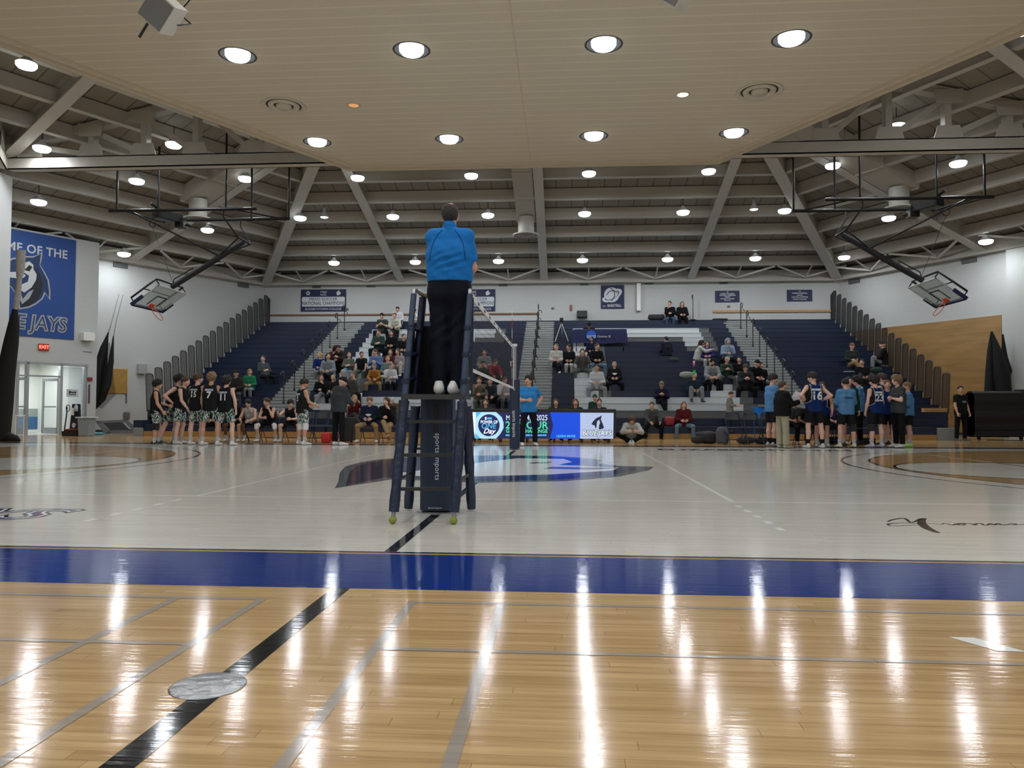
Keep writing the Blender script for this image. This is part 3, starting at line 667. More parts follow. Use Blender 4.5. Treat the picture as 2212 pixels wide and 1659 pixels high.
def champion_banner(px0, px1, label, year, org):
    x0, x1, z0, z1 = wall_rect(px0, 625, px1, 673); cx, w_, h_ = (x0+x1)/2, x1-x0, z1-z0
    b = MB(); b.box(x0, x1, YW-.03, YW, z0, z1); o = tag(b.build('championship_banner', NB), label, 'banner', 'championship banners on the far wall')
    p = MB(); wall_poly(p, rrect(cx, z0+h_*.44, w_*.95, h_*.44, .07), YW-.037, YW-.03); p.build('white_panel', NW, o)
    wtxt(year, .17, cx, z1-h_*.13, NW, o); wtxt(org, .13, cx, z1-h_*.25, NW, o)
    wtxt("MEN'S SOCCER", .19, cx, z0+h_*.55, NK, o, sx=1.1); wtxt('NATIONAL CHAMPIONS', .25, cx, z0+h_*.36, NK, o, sx=.78)
    wtxt('ELIZABETHTOWN COLLEGE', .15, cx, z0+h_*.10, NW, o, sx=.95)
    e = MB()
    pts = [(x0+w_*.16+.12*(1 if k % 2 == 0 else .72)*math.cos(k*PI/5+.3), z1-h_*.17+.12*(1 if k % 2 == 0 else .72)*math.sin(k*PI/5+.3)) for k in range(10)]
    wall_poly(e, pts, YW-.04, YW-.03); wall_poly(e, [(x0+w_*.16+.045*math.cos(k), z1-h_*.17+.045*math.sin(k)) for k in np.linspace(0, 6.28, 9)[:-1]], YW-.045, YW-.03, 1)
    ex = x1-w_*.16; wall_poly(e, [(ex-.10, z1-h_*.26), (ex-.12, z1-h_*.14), (ex-.02, z1-h_*.06), (ex+.03, z1-h_*.05), (ex+.04, z1-h_*.15), (ex+.12, z1-h_*.13), (ex+.06, z1-h_*.24), (ex-.03, z1-h_*.28)], YW-.04, YW-.03)
    e.build('emblem', [NW, NK], o)
champion_banner(650, 748, 'navy and white soccer national champions banner left of the referee, dated 1960', '1960', 'NAIA')
champion_banner(973, 1070, 'navy and white soccer champions banner half hidden behind the referee', '1989', 'DIV III')
x0, x1, z0, z1 = wall_rect(1298, 616, 1348, 667)
b = MB(); b.box(x0, x1, YW-.03, YW, z0, z1); bb = tag(b.build('basketball_banner', NB), 'square navy banner with a white basketball drawing above the word BASKETBALL', 'banner')
cx, cz = (x0+x1)/2-.04, z0+.66
e = MB(); wall_poly(e, [(cx+.36*math.cos(t), cz+.36*math.sin(t)) for t in np.linspace(0, 2*PI, 29)[:-1]], YW-.037, YW-.03)
def wring(e, cx, cz, rx, rz, th, rot, a0, a1, y0, y1, mi):
    n = 26
    for k in range(n):
        q = []
        for t, f in ((a0+(a1-a0)*k/n, 1), (a0+(a1-a0)*(k+1)/n, 1), (a0+(a1-a0)*(k+1)/n, 1-th), (a0+(a1-a0)*k/n, 1-th)):
            u_, v_ = rx*f*math.cos(t), rz*f*math.sin(t); q.append((cx+u_*math.cos(rot)-v_*math.sin(rot), cz+u_*math.sin(rot)+v_*math.cos(rot)))
        wall_poly(e, q, y0, y1, mi)
wring(e, cx+.02, cz-.03, .52, .24, .28, .5, 2.6, 7.4, YW-.044, YW-.038, 0); wring(e, cx+.02, cz-.03, .38, .17, .12, .5, 2.9, 6.9, YW-.046, YW-.04, 1)
wring(e, cx-.14, cz+.02, .30, .34, .12, 0, -1.2, 1.3, YW-.046, YW-.04, 1); wring(e, cx+.05, cz-.2, .34, .42, .09, 0, .8, 2.7, YW-.046, YW-.04, 1)
e.build('basketball_drawing', [NW, NK], bb)
wtxt('BASKETBALL', .19, cx+.13, z0+.14, NW, bb, bold=.003, sx=.62); wtxt('Jays', .10, x0+.16, z0+.13, NW, bb, shear=.3)
for px0, px1, py0, py1, lab, L_ in ((1545, 1597, 628, 653, 'small navy plaque on the far wall above the left end of the tan rail', ['1984', 'WOMEN VOLLEYBALL', 'NATIONAL CHAMPIONS', 'FINALIST', 'Northeast Tournament', 'Runner-up']),
                             (1700, 1754, 626, 651, 'small navy plaque on the far wall near the right corner', ['1982', "WOMEN'S BASKETBALL", 'NCAA III', 'NATIONAL CHAMPIONS', 'American Tournament'])):
    x0, x1, z0, z1 = wall_rect(px0, py0, px1, py1); b = MB(); b.box(x0, x1, YW-.03, YW, z0, z1); o = tag(b.build('wall_plaque', NB), lab, 'plaque', 'plaques on the far wall')
    for j, s in enumerate(L_): wtxt(s, .085 if j else .06, (x0+x1)/2, z1-.07-(z1-z0-.1)*j/(len(L_)-.3), NW, o, sx=.8, bold=.002)
# rails, vents, column, small boxes
def wall_box(name, px0, py0, px1, py1, th, m, label=None, cat=None, group=None, bevel=0):
    x0, x1, z0, z1 = wall_rect(px0, py0, px1, py1); b = MB(); b.box(x0, x1, YW-th, YW, z0, z1); o = b.build(name, m, bevel=bevel)
    if label: tag(o, label, cat, group)
    return o
wall_box('timber_rail', 566, 676, 1165, 682.5, .06, BROWN_W, 'dark brown timber rail along the far wall left of the basketball banner', 'wall rail')
wall_box('timber_rail', 1540, 669, 1812, 675.5, .06, TAN_W, 'light tan timber rail along the far wall on the right', 'wall rail')
for k, (px, py) in enumerate(((684, 619), (801, 617), (1087, 615), (1262, 613), (1402, 611), (1563, 610), (1685, 606))):
    o = wall_box('wall_vent', px-9, py-3.5, px+9, py+3.5, .05, mat('vent grey', (.10, .11, .11), .6), ['small dark vent above the left soccer banner', 'small dark vent right of the left soccer banner', 'small dark vent right of the referee, above the second soccer banner', 'small dark vent left of the basketball banner', 'small dark vent right of the white wall column', 'small dark vent above the left navy plaque', 'small dark vent above the right navy plaque'][k], 'vent', 'vents along the top of the far wall')
for k_, u_, lb in ((1, 6.6, 'dark vent at the top of the left side wall by a rafter foot'), (1, 12.6, 'dark vent at the top of the left side wall near the corner'), (5, -7.6, 'dark vent at the top of the right side wall by a rafter foot'), (5, -13.0, 'dark vent at the top of the right side wall near the corner')):
    o = in_sector(k_, 'wall_vent', mat('vent grey', (1, 1, 1)), [(u_-.3, u_+.3, AP-.06, AP-.005, 6.82, 7.0)], kind=None); tag(o, lb, 'vent')
b = MB(); x0, x1, z0, z1 = wall_rect(1375, 604, 1383, 672); b.box(x0, x1, YW-.2, YW-.02, z0, 7.0); wc = struct(b.build('downpipe_column', WHITE)); wc['kind'] = 'structure'
tag(wall_box('speaker_box', 1246, 673, 1268, 687, .4, mat('dark bin', (.02, .03, .03), .6), bevel=.02), 'dark plastic bin on the top bleacher row below the far wall', 'bin')
wall_box('wall_outlet_box', 1231, 659, 1236, 671, .06, BROWN_W, 'small brown wooden box on the far wall left of the basketball banner', 'wall box')
for px, py, lb in ((750, 668, 'small grey outlet beside the left soccer banner'), (1194, 666, 'small grey outlet right of the net antenna'), (1574, 662, 'small grey outlet under the left navy plaque')):
    wall_box('wall_outlet', px-3, py-2, px+3, py+2, .03, mat('outlet grey', (.12, .12, .12), .5), lb, 'outlet')
pb = []
# microphone stand and folded coat at the top row
a_ = atY(1497, 684, 35.9); b = MB(); b.tube([(a_.x, 35.9, rz_(20)), (a_.x, 35.9, rz_(20)+1.02)], .016, 8); b.lathe([(0, 0), (.16, .005), (.03, .03)], (a_.x, 35.9, rz_(20)), 16); b.tube([(a_.x-.02, 35.9, rz_(20)+1.0), (a_.x-.03, 35.88, rz_(20)+1.18)], .03, 8)
tag(b.build('microphone_stand', DARKST), 'thin black stand on the top row right of two seated people', 'stand')

# wall banner on the entrance bay ---------------------------------------
BW = mat('banner royal blue', (.012, .062, .26), .6); BWH = mat('banner print white', (.58, .60, .62), .6); BDK = mat('banner print dark', (.012, .013, .018), .6); BNV = mat('banner print navy', (.010, .035, .12), .6); BGR = mat('banner print grey', (.36, .38, .40), .6)
vb = VB-.012
banner = thing('wall_banner', 'huge royal blue banner reading HOME OF THE over BLUE JAYS beside the left entrance', 'banner', (0, 0, 0)); banner.location = (CX, CY, 0); banner.rotation_euler = (0, 0, PI/3)
U0, U1, BZ0, BZ1 = .15, 4.02, 3.53, 7.28
b = MB(); b.box(U0, U1, vb-.02, vb+.012, BZ0, BZ1); o = b.build('banner_cloth', BW); o.parent = banner
def bpoly(pts, lvl, m, name='banner_print'):
    """pts in photo pixels of the banner crop (1149 wide for 180 px)"""
    b = MB(); P_ = []
    for x, y in pts:
        r = ray(x*180/1149, 480+y*260/1659); n_ = Vector((-math.sin(PI/3), math.cos(PI/3), 0)); t = (vb+CX*n_.x+CY*n_.y)/(r.x*n_.x+r.y*n_.y); p = r*t
        P_.append(((p.x-CX)*math.cos(PI/3)+(p.y-CY)*math.sin(PI/3), p.z+CAMZ))
    b.prism(P_, lambda u, z: (u, vb-.022-lvl*.003, z), lambda u, z: (u, vb-.02, z)); o = b.build(name, m); o.parent = banner; return o
# generic bird-head silhouette in the banner's colours
bpoly([(60, 560), (150, 500), (300, 465), (440, 470), (530, 450), (582, 400), (575, 500), (550, 590), (620, 700), (670, 800), (692, 950), (690, 1080), (620, 985), (585, 1060), (500, 1130), (400, 1180), (260, 1205), (240, 1150), (255, 1060), (150, 900), (20, 850)], 0, BGR)
bpoly([(70, 575), (160, 520), (300, 485), (450, 490), (560, 440), (540, 590), (600, 700), (650, 800), (672, 950), (668, 1040), (610, 955), (570, 1045), (490, 1110), (390, 1160), (275, 1180), (262, 1060), (160, 890), (30, 830)], 1, BNV)
bpoly([(455, 600), (500, 680), (510, 760), (470, 850), (395, 940), (460, 925), (430, 1010), (300, 1130), (275, 1175), (400, 1150), (500, 1080), (560, 980), (585, 850), (540, 700)], 2, BDK)
bpoly([(330, 560), (400, 540), (455, 590), (455, 650), (500, 720), (490, 800), (430, 900), (330, 970), (270, 930), (290, 860), (380, 820), (395, 740), (320, 690), (300, 640)], 3, BWH)
bpoly([(270, 940), (310, 1060), (390, 960), (460, 930), (400, 1050), (300, 1130), (260, 1040)], 3, BGR)
bpoly([(330, 660), (400, 590), (440, 620), (400, 680)], 4, BDK)
bpoly([(100, 690), (290, 680), (350, 740), (300, 780), (100, 760)], 4, BWH)
def btxt(s, size, u, z, m, lvl, **kw):
    o = text_obj(s, size, frame_M((u, vb-.024-lvl*.004, z), (1, 0, 0), (0, 0, 1)), m, 'lettering', None, extrude=.001, **kw); o.parent = banner; return o
btxt('HOME OF THE', .43, 3.72, 6.66, BWH, 1, align='RIGHT', bold=.008, sx=.92, spacing=1.06)
for lvl, bo, m in ((0, .055, BNV), (1, .042, BWH), (2, .022, BNV), (3, .008, BWH), (4, -.006, BNV)):
    btxt('BLUE JAYS', .72, 3.72, 4.02, m, lvl, align='RIGHT', bold=bo, shear=.12, sx=.86, spacing=1.0)
# exit sign, grey box, alarm, handset, notice
def bay_box(name, pxc, pyc, w_, h_, th, m, label, cat, k=1, v=VB, bevel=.01):
    r = ray(pxc, pyc); a = k*PI/3; n_ = Vector((-math.sin(a), math.cos(a), 0)); t = (v+CX*n_.x+CY*n_.y)/(r.x*n_.x+r.y*n_.y); p = r*t
    u = (p.x-CX)*math.cos(a)+(p.y-CY)*math.sin(a); z = p.z+CAMZ
    b = MB(); b.box(-w_/2, w_/2, -th, 0, -h_/2, h_/2); o = b.build(name, m, bevel=bevel); o.location = sec(k, u, v, z); o.rotation_euler = (0, 0, a); return tag(o, label, cat)
ex = bay_box('exit_sign', 93.5, 750, .36, .24, .06, mat('exit sign case', (.22, .02, .02), .5, emit=(1, .05, .03), es=.25), 'small red glowing exit sign above the left doorway', 'exit sign')
o = text_obj('EXIT', .17, frame_M((0, -.062, 0), (1, 0, 0), (0, 0, 1)), mat('exit letters', (1, .3, .2), emit=(1, .16, .10), es=4), 'lettering', None, bold=.006); o.parent = ex
bay_box('speaker_cabinet', 186, 728, .42, .30, .25, WHITE, 'white box speaker on the wall right of the blue banner', 'speaker')
bay_box('fire_alarm', 193.5, 819, .17, .14, .06, mat('alarm red', (.25, .02, .02), .5), 'small dark red fire alarm right of the left doorway', 'alarm')
bay_box('wall_handset', 192, 851, .06, .72, .04, mat('handset', (.10, .08, .08), .6), 'long dark strap hanging below the red alarm', 'strap')
bay_box('light_switch_plate', 189, 760, .34, .02, .02, mat('outlet grey', (1, 1, 1)), 'thin dark shelf bracket under the white wall speaker', 'bracket')
# left side wall: board, hanging net, strap, electrical box
bay_box('climbing_board', 244, 823, 1.15, 1.02, .05, mat('gold board', (.42, .24, .05), .5, noise=.35, nscale=4), 'square golden board on the left side wall behind a hanging net', 'board', v=AP)
bay_box('strap_hanger', 274, 808, .06, .55, .04, mat('yellow strap', (.65, .55, .16), .6), 'yellow and black strap hanging on the left side wall', 'strap', v=AP)
bay_box('pole_strap', 272.5, 852, .05, .75, .04, mat('grey strap', (.12, .12, .13), .6), 'long grey strap hanging below the yellow strap', 'strap', v=AP)
bay_box('grey_bag', 272, 898, .25, .32, .12, mat('grey bag', (.13, .13, .14), .7), 'small dark grey bag hanging low on the left side wall', 'bag', v=AP, bevel=.05)
bay_box('electrical_box', 304, 797, .35, .42, .2, mat('steel box', (.48, .50, .50), .35, metal=.5), 'grey steel box above the left end of the bleachers', 'electrical box', v=AP)
NETM = mat('black net', (.01, .01, .011), .8, alpha=.72)
NETM2 = mat('thin black net', (.01, .01, .011), .8, alpha=.30)
NETD = mat('dense black net', (.006, .006, .007), .85)
def hang_net(name, label, layers, y_of, th=.10):
    """gathered divider net: folds built as swelling tubes through photo points at their own depth"""
    root = thing(name, label, 'net', (0, 0, 0)); base = None
    for pts, rs, m, nm in layers:
        b = MB(); Q = [atY(px, py, y_of + dy) for px, py, dy in pts]
        b.tube(Q, rs, 10); b.build(nm, m, root)
    return root
# net gathered on the left side wall
hang_net('divider_net', 'black gathered divider net hanging on the left side wall by the gold board', [
    ([(257, 635, 0), (240, 700, 0), (233, 722, 0)], [.012, .02, .03], NETM2, 'net_cord'), ([(266, 636, 0), (252, 690, 0), (245, 728, 0)], [.012, .02, .02], NETM2, 'net_cord'),
    ([(234, 718, 0), (224, 752, 0), (212, 800, 0), (204, 850, 0), (201, 884, 0)], [.02, .13, .20, .24, .10], NETD, 'net_fold'),
    ([(233, 725, .1), (229, 780, .1), (224, 830, .1), (214, 870, .1), (203, 884, .1)], [.02, .06, .07, .10, .05], NETD, 'net_fold'),
    ([(245, 726, .05), (240, 780, .05), (232, 830, .05), (222, 862, .05), (206, 882, .05)], [.02, .10, .14, .10, .05], NETD, 'net_fold'),
    ([(236, 740, .2), (234, 800, .2), (232, 850, .2), (216, 880, .2)], [.03, .16, .30, .10], NETM2, 'net_veil')], 28.2)
# net gathered against the left pier
hang_net('divider_net', 'tall black divider net gathered against the left pier with a white wrapped top', [
    ([(45, 541, 0), (44, 580, 0), (42, 600, 0)], [.13, .12, .08], mat('white netting', (.42, .41, .37), .8, bump=.9, bscale=22, noise=.5, nscale=18), 'wrapped_top'),
    ([(42, 600, 0), (38, 640, 0), (33, 668, 0)], [.07, .09, .07], mat('white netting', (1, 1, 1)), 'wrapped_top'),
    ([(33, 664, 0), (30, 700, 0), (24, 740, 0), (14, 800, 0), (6, 870, 0), (2, 950, 0)], [.06, .15, .20, .24, .28, .24], NETD, 'net_fold'),
    ([(28, 700, .1), (22, 760, .1), (18, 800, .1), (10, 860, .1), (6, 945, .1)], [.06, .12, .14, .12, .2], NETM, 'net_fold'),
    ([(-8, 952, -.1), (20, 944, -.1), (36, 949, -.1), (44, 952, -.1)], [.10, .14, .10, .02], NETD, 'net_heap')], 21.0)
hang_net('divider_net', 'black gathered divider net hanging on the right side wall over the plywood panel', [
    ([(2141, 716, 0), (2138, 760, 0), (2137, 800, 0), (2136, 846, 0)], [.02, .09, .13, .15], NETD, 'net_fold'),
    ([(2143, 716, .0), (2152, 760, .0), (2160, 810, .0), (2166, 850, .0)], [.02, .20, .34, .30], NETD, 'net_fold'),
    ([(2166, 722, .1), (2170, 770, .1), (2173, 800, .1), (2168, 830, .1)], [.03, .10, .20, .16], NETD, 'net_fold'),
    ([(2160, 832, .1), (2172, 838, .1), (2181, 815, .1)], [.05, .06, .04], NETD, 'net_loop')], 29.3)
# ================================================================== HANGING THINGS
def roofz(x, y):
    v = max((y-CY), (x-CX)*-math.cos(PI/6)+(y-CY)*.5, (x-CX)*math.cos(PI/6)+(y-CY)*.5); return zb(v)+.35
BORD = mat('backboard glass', (.42, .52, .50), .12, alpha=.42); RIMM = mat('orange rim', (.75, .10, .03), .45)
def hoop_rig(s, label, blab):
    """swing-up backboard frame; d runs from the court centre outwards"""
    X = lambda d: CX + s*d
    r = thing('basketball_hoop_frame', label, 'basketball hoop', (X(11), 24.25, 7.4), 0, 'ceiling hung basketball hoops')
    ya, yb2 = 23.6, 24.9
    for y_, d0, d1 in ((ya, 8.9, 13.85), (yb2, 8.3, 12.95)):
        b = MB(); b.tube([(X(d0), y_, 7.4), (X(d1), y_, 7.4)], .055, 8); b.build('track_bar', DARKST, r)
    for d, y_ in ((12.2, ya), (9.95, ya), (13.6, ya), (9.65, yb2), (8.35, yb2)):
        b = MB(); b.tube([(X(d), y_, 7.4), (X(d), y_, roofz(X(d), y_))], .035, 8); b.build('hanger', DARKST, r)
    b = MB()
    for y_ in (ya, yb2): b.tube([(X(10.0), y_, 7.4), (X(10.02), y_, 7.15), (X(9.6), 24.25+(y_-24.25)*.75, 6.52)], .028, 6)
    b.tube([(X(9.6), 23.76, 6.52), (X(9.6), 24.74, 6.52)], .035, 6); b.tube([(X(9.75), ya, 7.4), (X(8.6), yb2, 7.4)], .025, 6)
    b.build('swing_link', DARKST, r)
    b = MB(); b.tube([(X(9.62), 24.25, 6.48), (X(10.6), 24.25, 5.87), (X(12.05), 24.25, 4.99)], [.085, .095, .085], 12); b.build('mast', mat('navy black mast', (.012, .014, .022), .5, bump=.3, bscale=12), r)
    b = MB()
    for y_ in (23.78, 24.72): b.tube([(X(9.6), y_, 6.5), (X(10.5), 24.25, 5.98)], .028, 6)
    b.tube([(X(13.15), ya+.1, 7.38), (X(10.45), 24.25, 6.02)], .032, 8)
    b.tube([(X(13.3), ya, 7.38), (X(12.7), yb2, 7.34)], .04, 6)
    b.tube([(X(11.3), 24.2, 5.62), (X(11.95), 24.2, 5.25), (X(11.98), 24.2, 5.1)], .018, 6)
    b.build('brace', DARKST, r)
    b = MB(); b.obox((X(12.15), 24.1, 7.32), .35, .9, .28, Matrix.Rotation(.5*s, 3, 'Z')); b.obox((X(11.9), 24.5, 7.2), .3, .3, .35); b.tube([(X(12.4), 23.5, 7.6), (X(12.1), 24.1, 7.35), (X(11.7), 24.7, 7.15)], .05, 8); b.build('winch', DARKST, r, bevel=.02)
    b = MB(); b.lathe([(.11, -.02), (.13, 0), (.11, .02)], (X(12.95), 24.6, 7.22), 18, M=Matrix.Rotation(PI/2, 3, 'X')); b.build('pulley', DARKST, r)
    b = MB(); b.tube([(X(12.95), 24.6, 7.1), (X(12.0), 24.3, 5.05)], .008, 5); b.build('cable', DARKST, r)
    # board, parallel to the mast: e = down the board, n = its front
    e = Vector((.81*s, 0, -.585)).normalized(); n = Vector((-.585*s, 0, -.81)).normalized(); yv = Vector((0, 1, 0)); o0 = Vector((X(12.0), 24.25, 4.93))
    def BP(h, w_, q=0): return o0 + e*h + yv*w_ + n*q
    brd = MB(); v = [BP(h, w_, q) for q in (0, .015) for h in (0, 1.07) for w_ in (-.915, .915)]
    brd.add(v, [(0, 1, 3, 2), (4, 6, 7, 5), (0, 4, 5, 1), (2, 3, 7, 6), (0, 2, 6, 4), (1, 5, 7, 3)]); bd = brd.build('backboard', BORD, r); bd['label'] = blab
    def strip(nm, h0, h1, w0, w1, m, q0=.0, q1=.03, par=bd):
        q_ = MB(); v = [BP(h, w_, q) for q in (q0, q1) for h in (h0, h1) for w_ in (w0, w1)]
        q_.add(v, [(0, 1, 3, 2), (4, 6, 7, 5), (0, 4, 5, 1), (2, 3, 7, 6), (0, 2, 6, 4), (1, 5, 7, 3)]); return q_.build(nm, m, par)
    for a in ((0, .06, -.915, .915), (0, .9, -.915, -.865), (0, .9, .865, .915)): strip('white_border', *a, NW, -.005, .02)
    for a in ((.45, .49, -.3, .3), (.45, .92, -.3, -.26), (.45, .92, .26, .3)): strip('target_line', *a, mat('dark line', (.02, .03, .06), .5), -.003, .018)
    pad = mat('backboard pad', (.012, .022, .07), .45)
    strip('pad', 1.03, 1.10, -.95, .95, pad, -.05, .05); strip('pad', .62, 1.05, -.96, -.90, pad, -.05, .05); strip('pad', .62, 1.05, .90, .96, pad, -.05, .05)
    f = MB(); Fp = lambda h, w_: BP(h, w_, -.22)
    f.tube([Fp(1.0, -.85), Fp(-.02, -.85), Fp(-.02, .85), Fp(1.0, .85)], .035, 8); f.tube([Fp(0, -.85), BP(0, -.85, -.02)], .02, 6); f.tube([Fp(0, .85), BP(0, .85, -.02)], .02, 6); f.tube([Fp(1.0, -.85), BP(1.0, -.85, -.02)], .02, 6); f.tube([Fp(1.0, .85), BP(1.0, .85, -.02)], .02, 6)
    f.tube([Fp(.5, -.85), Fp(.5, .85)], .025, 6); f.build('rear_frame', DARKST, r)
    c = BP(.92, 0, .16+.228); rm = MB()
    rm.tube([c + (yv*math.cos(t)+n*math.sin(t))*.228 for t in np.linspace(0, 2*PI, 29)], .012, 6, cap=False)
    rm.tube([BP(.92, -.08, .02), BP(.92, -.09, .2)], .015, 6); rm.tube([BP(.92, .08, .02), BP(.92, .09, .2)], .015, 6)
    v = [BP(h, w_, q) for q in (.0, .03) for h in (.84, 1.0) for w_ in (-.12, .12)]; rm.add(v, [(0, 1, 3, 2), (4, 6, 7, 5), (0, 4, 5, 1), (2, 3, 7, 6), (0, 2, 6, 4), (1, 5, 7, 3)])
    rm.build('rim', RIMM, r)
hoop_rig(-1, 'black swing-up basketball frame hung from the roof on the left', 'clear backboard seen from below')
hoop_rig(1, 'black swing-up basketball frame hung from the roof on the right', 'clear backboard seen from below')

def diffuser(b_, c, r=.52, zt=.5):
    b_.lathe([(r*.62, zt), (r*.62, .1), (r*.66, .06), (r, .0), (r*1.02, -.03), (r*.9, -.05), (r*.74, .03)], c, 28)
    b_.lathe([(r*.68, .04), (r*.66, -.05), (r*.50, -.03), (r*.44, .03)], c, 28); b_.lathe([(r*.36, .03), (r*.34, -.06), (0, -.07)], c, 28)
def duct(k, u, v0, v1, wd, label, uo=0):
    r = thing('air_duct', label, 'air duct', (CX, CY, 0), k*PI/3, 'roof air ducts'); n = 5
    for i in range(n):
        va = v0+(v1-v0)*i/n; vb_ = v0+(v1-v0)*(i+1)/n-.03; b = MB()
        b.beam((u, va, zb(va)+.22), (u, vb_, zb(vb_)+.22), wd, .5); o = b.build('duct_section', DUCTM); o.parent = r
        b = MB(); b.beam((u, vb_-.02, zb(vb_)+.22), (u, vb_+.05, zb(vb_+.05)+.22), wd+.05, .55); o = b.build('duct_flange', DUCTM); o.parent = r
    b = MB(); diffuser(b, (u+uo, v1-.35, zb(v1)-.62), .52, .7); o = b.build('diffuser', mat('diffuser paint', (.40, .385, .35), .5)); o.parent = r
duct(0, -.58, 9.4, 18.1, .74, 'long straight painted duct beside the middle rafter with a round diffuser')
duct(1, 6.15, 9.4, 18.3, 1.0, 'large painted duct above the left basketball frame with a round diffuser')
duct(5, -6.15, 9.4, 18.3, 1.0, 'large painted duct above the right basketball frame with a round diffuser')
for x, y, lab in ((-6.5, 17.0, 'round ceiling vent with concentric rings on the left of the cream ceiling'), (4.3, 16.87, 'round ceiling vent with concentric rings on the right of the cream ceiling')):
    b = MB(); b.lathe([(.50, .02), (.51, -.02), (.49, -.035), (.43, -.02), (.40, .0)], (0, 0, 0), 36); b.lathe([(.36, .0), (.34, -.05), (.30, -.055), (.24, -.02), (.22, .0)], (0, 0, 0), 36); b.lathe([(.18, .0), (.17, -.06), (0, -.062)], (0, 0, 0), 36)
    b.lathe([(.40, -.001), (0, -.001)], (0, 0, 0), 36, mi=1); b.lathe([(.24, -.004), (.18, -.004)], (0, 0, 0), 36, mi=1)
    o = tag(b.build('ceiling_vent', [mat('vent cream', (.62, .57, .47), .5), BLACK]), lab, 'vent', 'round vents in the cream ceiling'); o.location = (x, y, ZC-.002)
for x, y, col, es, lab in ((-4.87, 17.07, (1, .42, .14), 1.5, 'small dim orange downlight left of centre in the cream ceiling'), (2.64, 16.94, (1, .97, .9), 30, 'small white downlight right of centre in the cream ceiling')):
    r = thing('ceiling_downlight', lab, 'downlight', (x, y, ZC))
    b = MB(); b.lathe([(.16, .0), (.16, -.02), (.12, -.015), (.12, .0)], n=24); o = b.build('trim_ring', CREAM); o.parent = r
    b = MB(); b.lathe([(.12, -.005), (0, -.006)], n=24); o = b.build('lens', mat('downlight '+lab[:10], (.8, .5, .3), emit=col, es=es)); o.parent = r
# pendants under the roof beams
for x, y, lab in ((-9.5, 29.3, 'small bell-shaped pendant lamp hanging over the left bleachers'), (7.2, 29.2, 'small bell-shaped pendant lamp hanging over the right bleachers')):
    z = zb(y-CY)-.42; r = thing('pendant_lamp', lab, 'pendant lamp', (x, y, z))
    b = MB(); b.lathe([(.03, .42), (.05, .28), (.14, .10), (.17, .03), (.16, .03), (.03, .26)], n=20); o = b.build('shade', mat('pendant shade', (.35, .36, .36), .4)); o.parent = r
    b = MB(); b.lathe([(0, .0), (.12, .01), (.16, .04)], n=20); o = b.build('lens', mat('pendant lens', (1, 1, .95), emit=(1, .97, .88), es=6)); o.parent = r
    b = MB(); b.tube([(0, 0, .4), (0, 0, .75)], .01, 6); o = b.build('stem', DARKST); o.parent = r
# speakers hung under the cream ceiling
def speaker(loc, rot, label, foot=False):
    r = thing('ceiling_speaker', label, 'speaker', loc); r.rotation_euler = rot; r.scale = (.68, .68, .68)
    b = MB(); b.prism([(-.30, -.28), (.30, -.28), (.20, .26), (-.20, .26)], lambda x, y: (x, y, -.30), lambda x, y: (x, y, .30)); o = b.build('cabinet', mat('speaker cabinet', (.50, .48, .43), .6), bevel=.01); o.parent = r
    b = MB(); b.box(-.27, .27, -.30, -.278, -.27, .27); o = b.build('grille', mat('speaker grille', (.16, .165, .16), .7, bump=.5, bscale=80)); o.parent = r
    b = MB(); b.tube([(-.33, 0, 0), (-.33, .35, .12), (.33, .35, .12), (.33, 0, 0)], .015, 6); b.tube([(0, .33, .1), (0, .45, .6)], .02, 6); o = b.build('yoke', DARKST); o.parent = r
    if foot: b = MB(); b.box(-.02, .02, -.30, -.27, -.62, -.30); o = b.build('bracket', DARKST); o.parent = r
    return r
c = atY(356, 30, 9.6); speaker(c, (.35, math.radians(42), .12), 'grey-faced box speaker turned on its corner under the cream ceiling at upper left', True)
c = atY(272, -38, 9.6); speaker(c, (.35, math.radians(-10), .7), 'second box speaker cut off by the top edge at upper left')
c = atY(1466, -22, 9.6); r_ = speaker(c, (.2, math.radians(40), -.5), 'pale box speaker whose corner shows at the top edge right of centre')

# ================================================================== NET, POLES, REFEREE STAND
NX = -1.17
def vpole(y, pw, ptop, label, padname='navy padding with white lettering down the front'):
    r = thing('net_pole', label, 'net pole', (NX, y, 0))
    b = MB(); b.tube([(NX, y, 0), (NX, y, 2.50)], .045, 14); b.build('post', mat('pole grey', (.30, .31, .33), .35, metal=.7), r)
    b = MB(); b.tube([(NX, y, 2.46), (NX, y, 2.52)], .055, 12); b.tube([(NX-.05, y-.05, 2.1), (NX-.09, y-.06, 2.1), (NX-.09, y-.06, 1.98)], .015, 6); b.build('cap_and_crank', NW, r)
    b = MB(); pts = rrect(0, 0, pw, pw, pw*.22)
    b.prism(pts, lambda x, y2: (NX+x, y+y2, .03), lambda x, y2: (NX+x, y+y2, ptop)); p = b.build('pad', NAVYPAD, r); p['label'] = padname
    b = MB(); b.lathe([(0, .012), (.16, .012), (.19, .006), (.195, .0)], (NX, y, 0), 28); b.build('base_plate', mat('plate grey', (.2, .2, .21), .5), r)
    return r
pf = vpole(18.0, .235, 1.66, 'navy padded volleyball pole at the far end of the net beside the floor official')
text_obj('sports imports', .105, frame_M((NX-.01, 18.0-.12, .62), (0, 0, -1), (1, 0, 0)), NW, 'lettering', pf, bold=.001)
pn = vpole(7.02, .30, 1.62, 'navy padded volleyball pole rising behind the referee stand')
text_obj('sports imports', .068, frame_M((NX+.02, 7.02-.153, .52), (0, 0, -1), (1, 0, 0)), NW, 'lettering', pn, spacing=1.05)
text_obj('Sports Imports', .021, frame_M((NX, 7.02-.153, .055), (1, 0, 0), (0, 0, 1)), NW, 'lettering', pn)
b = MB(); b.box(NX-.02, NX+.03, 7.02-.152, 7.02-.148, .74, 1.0); b.build('pad_slot', BLACK, pn)
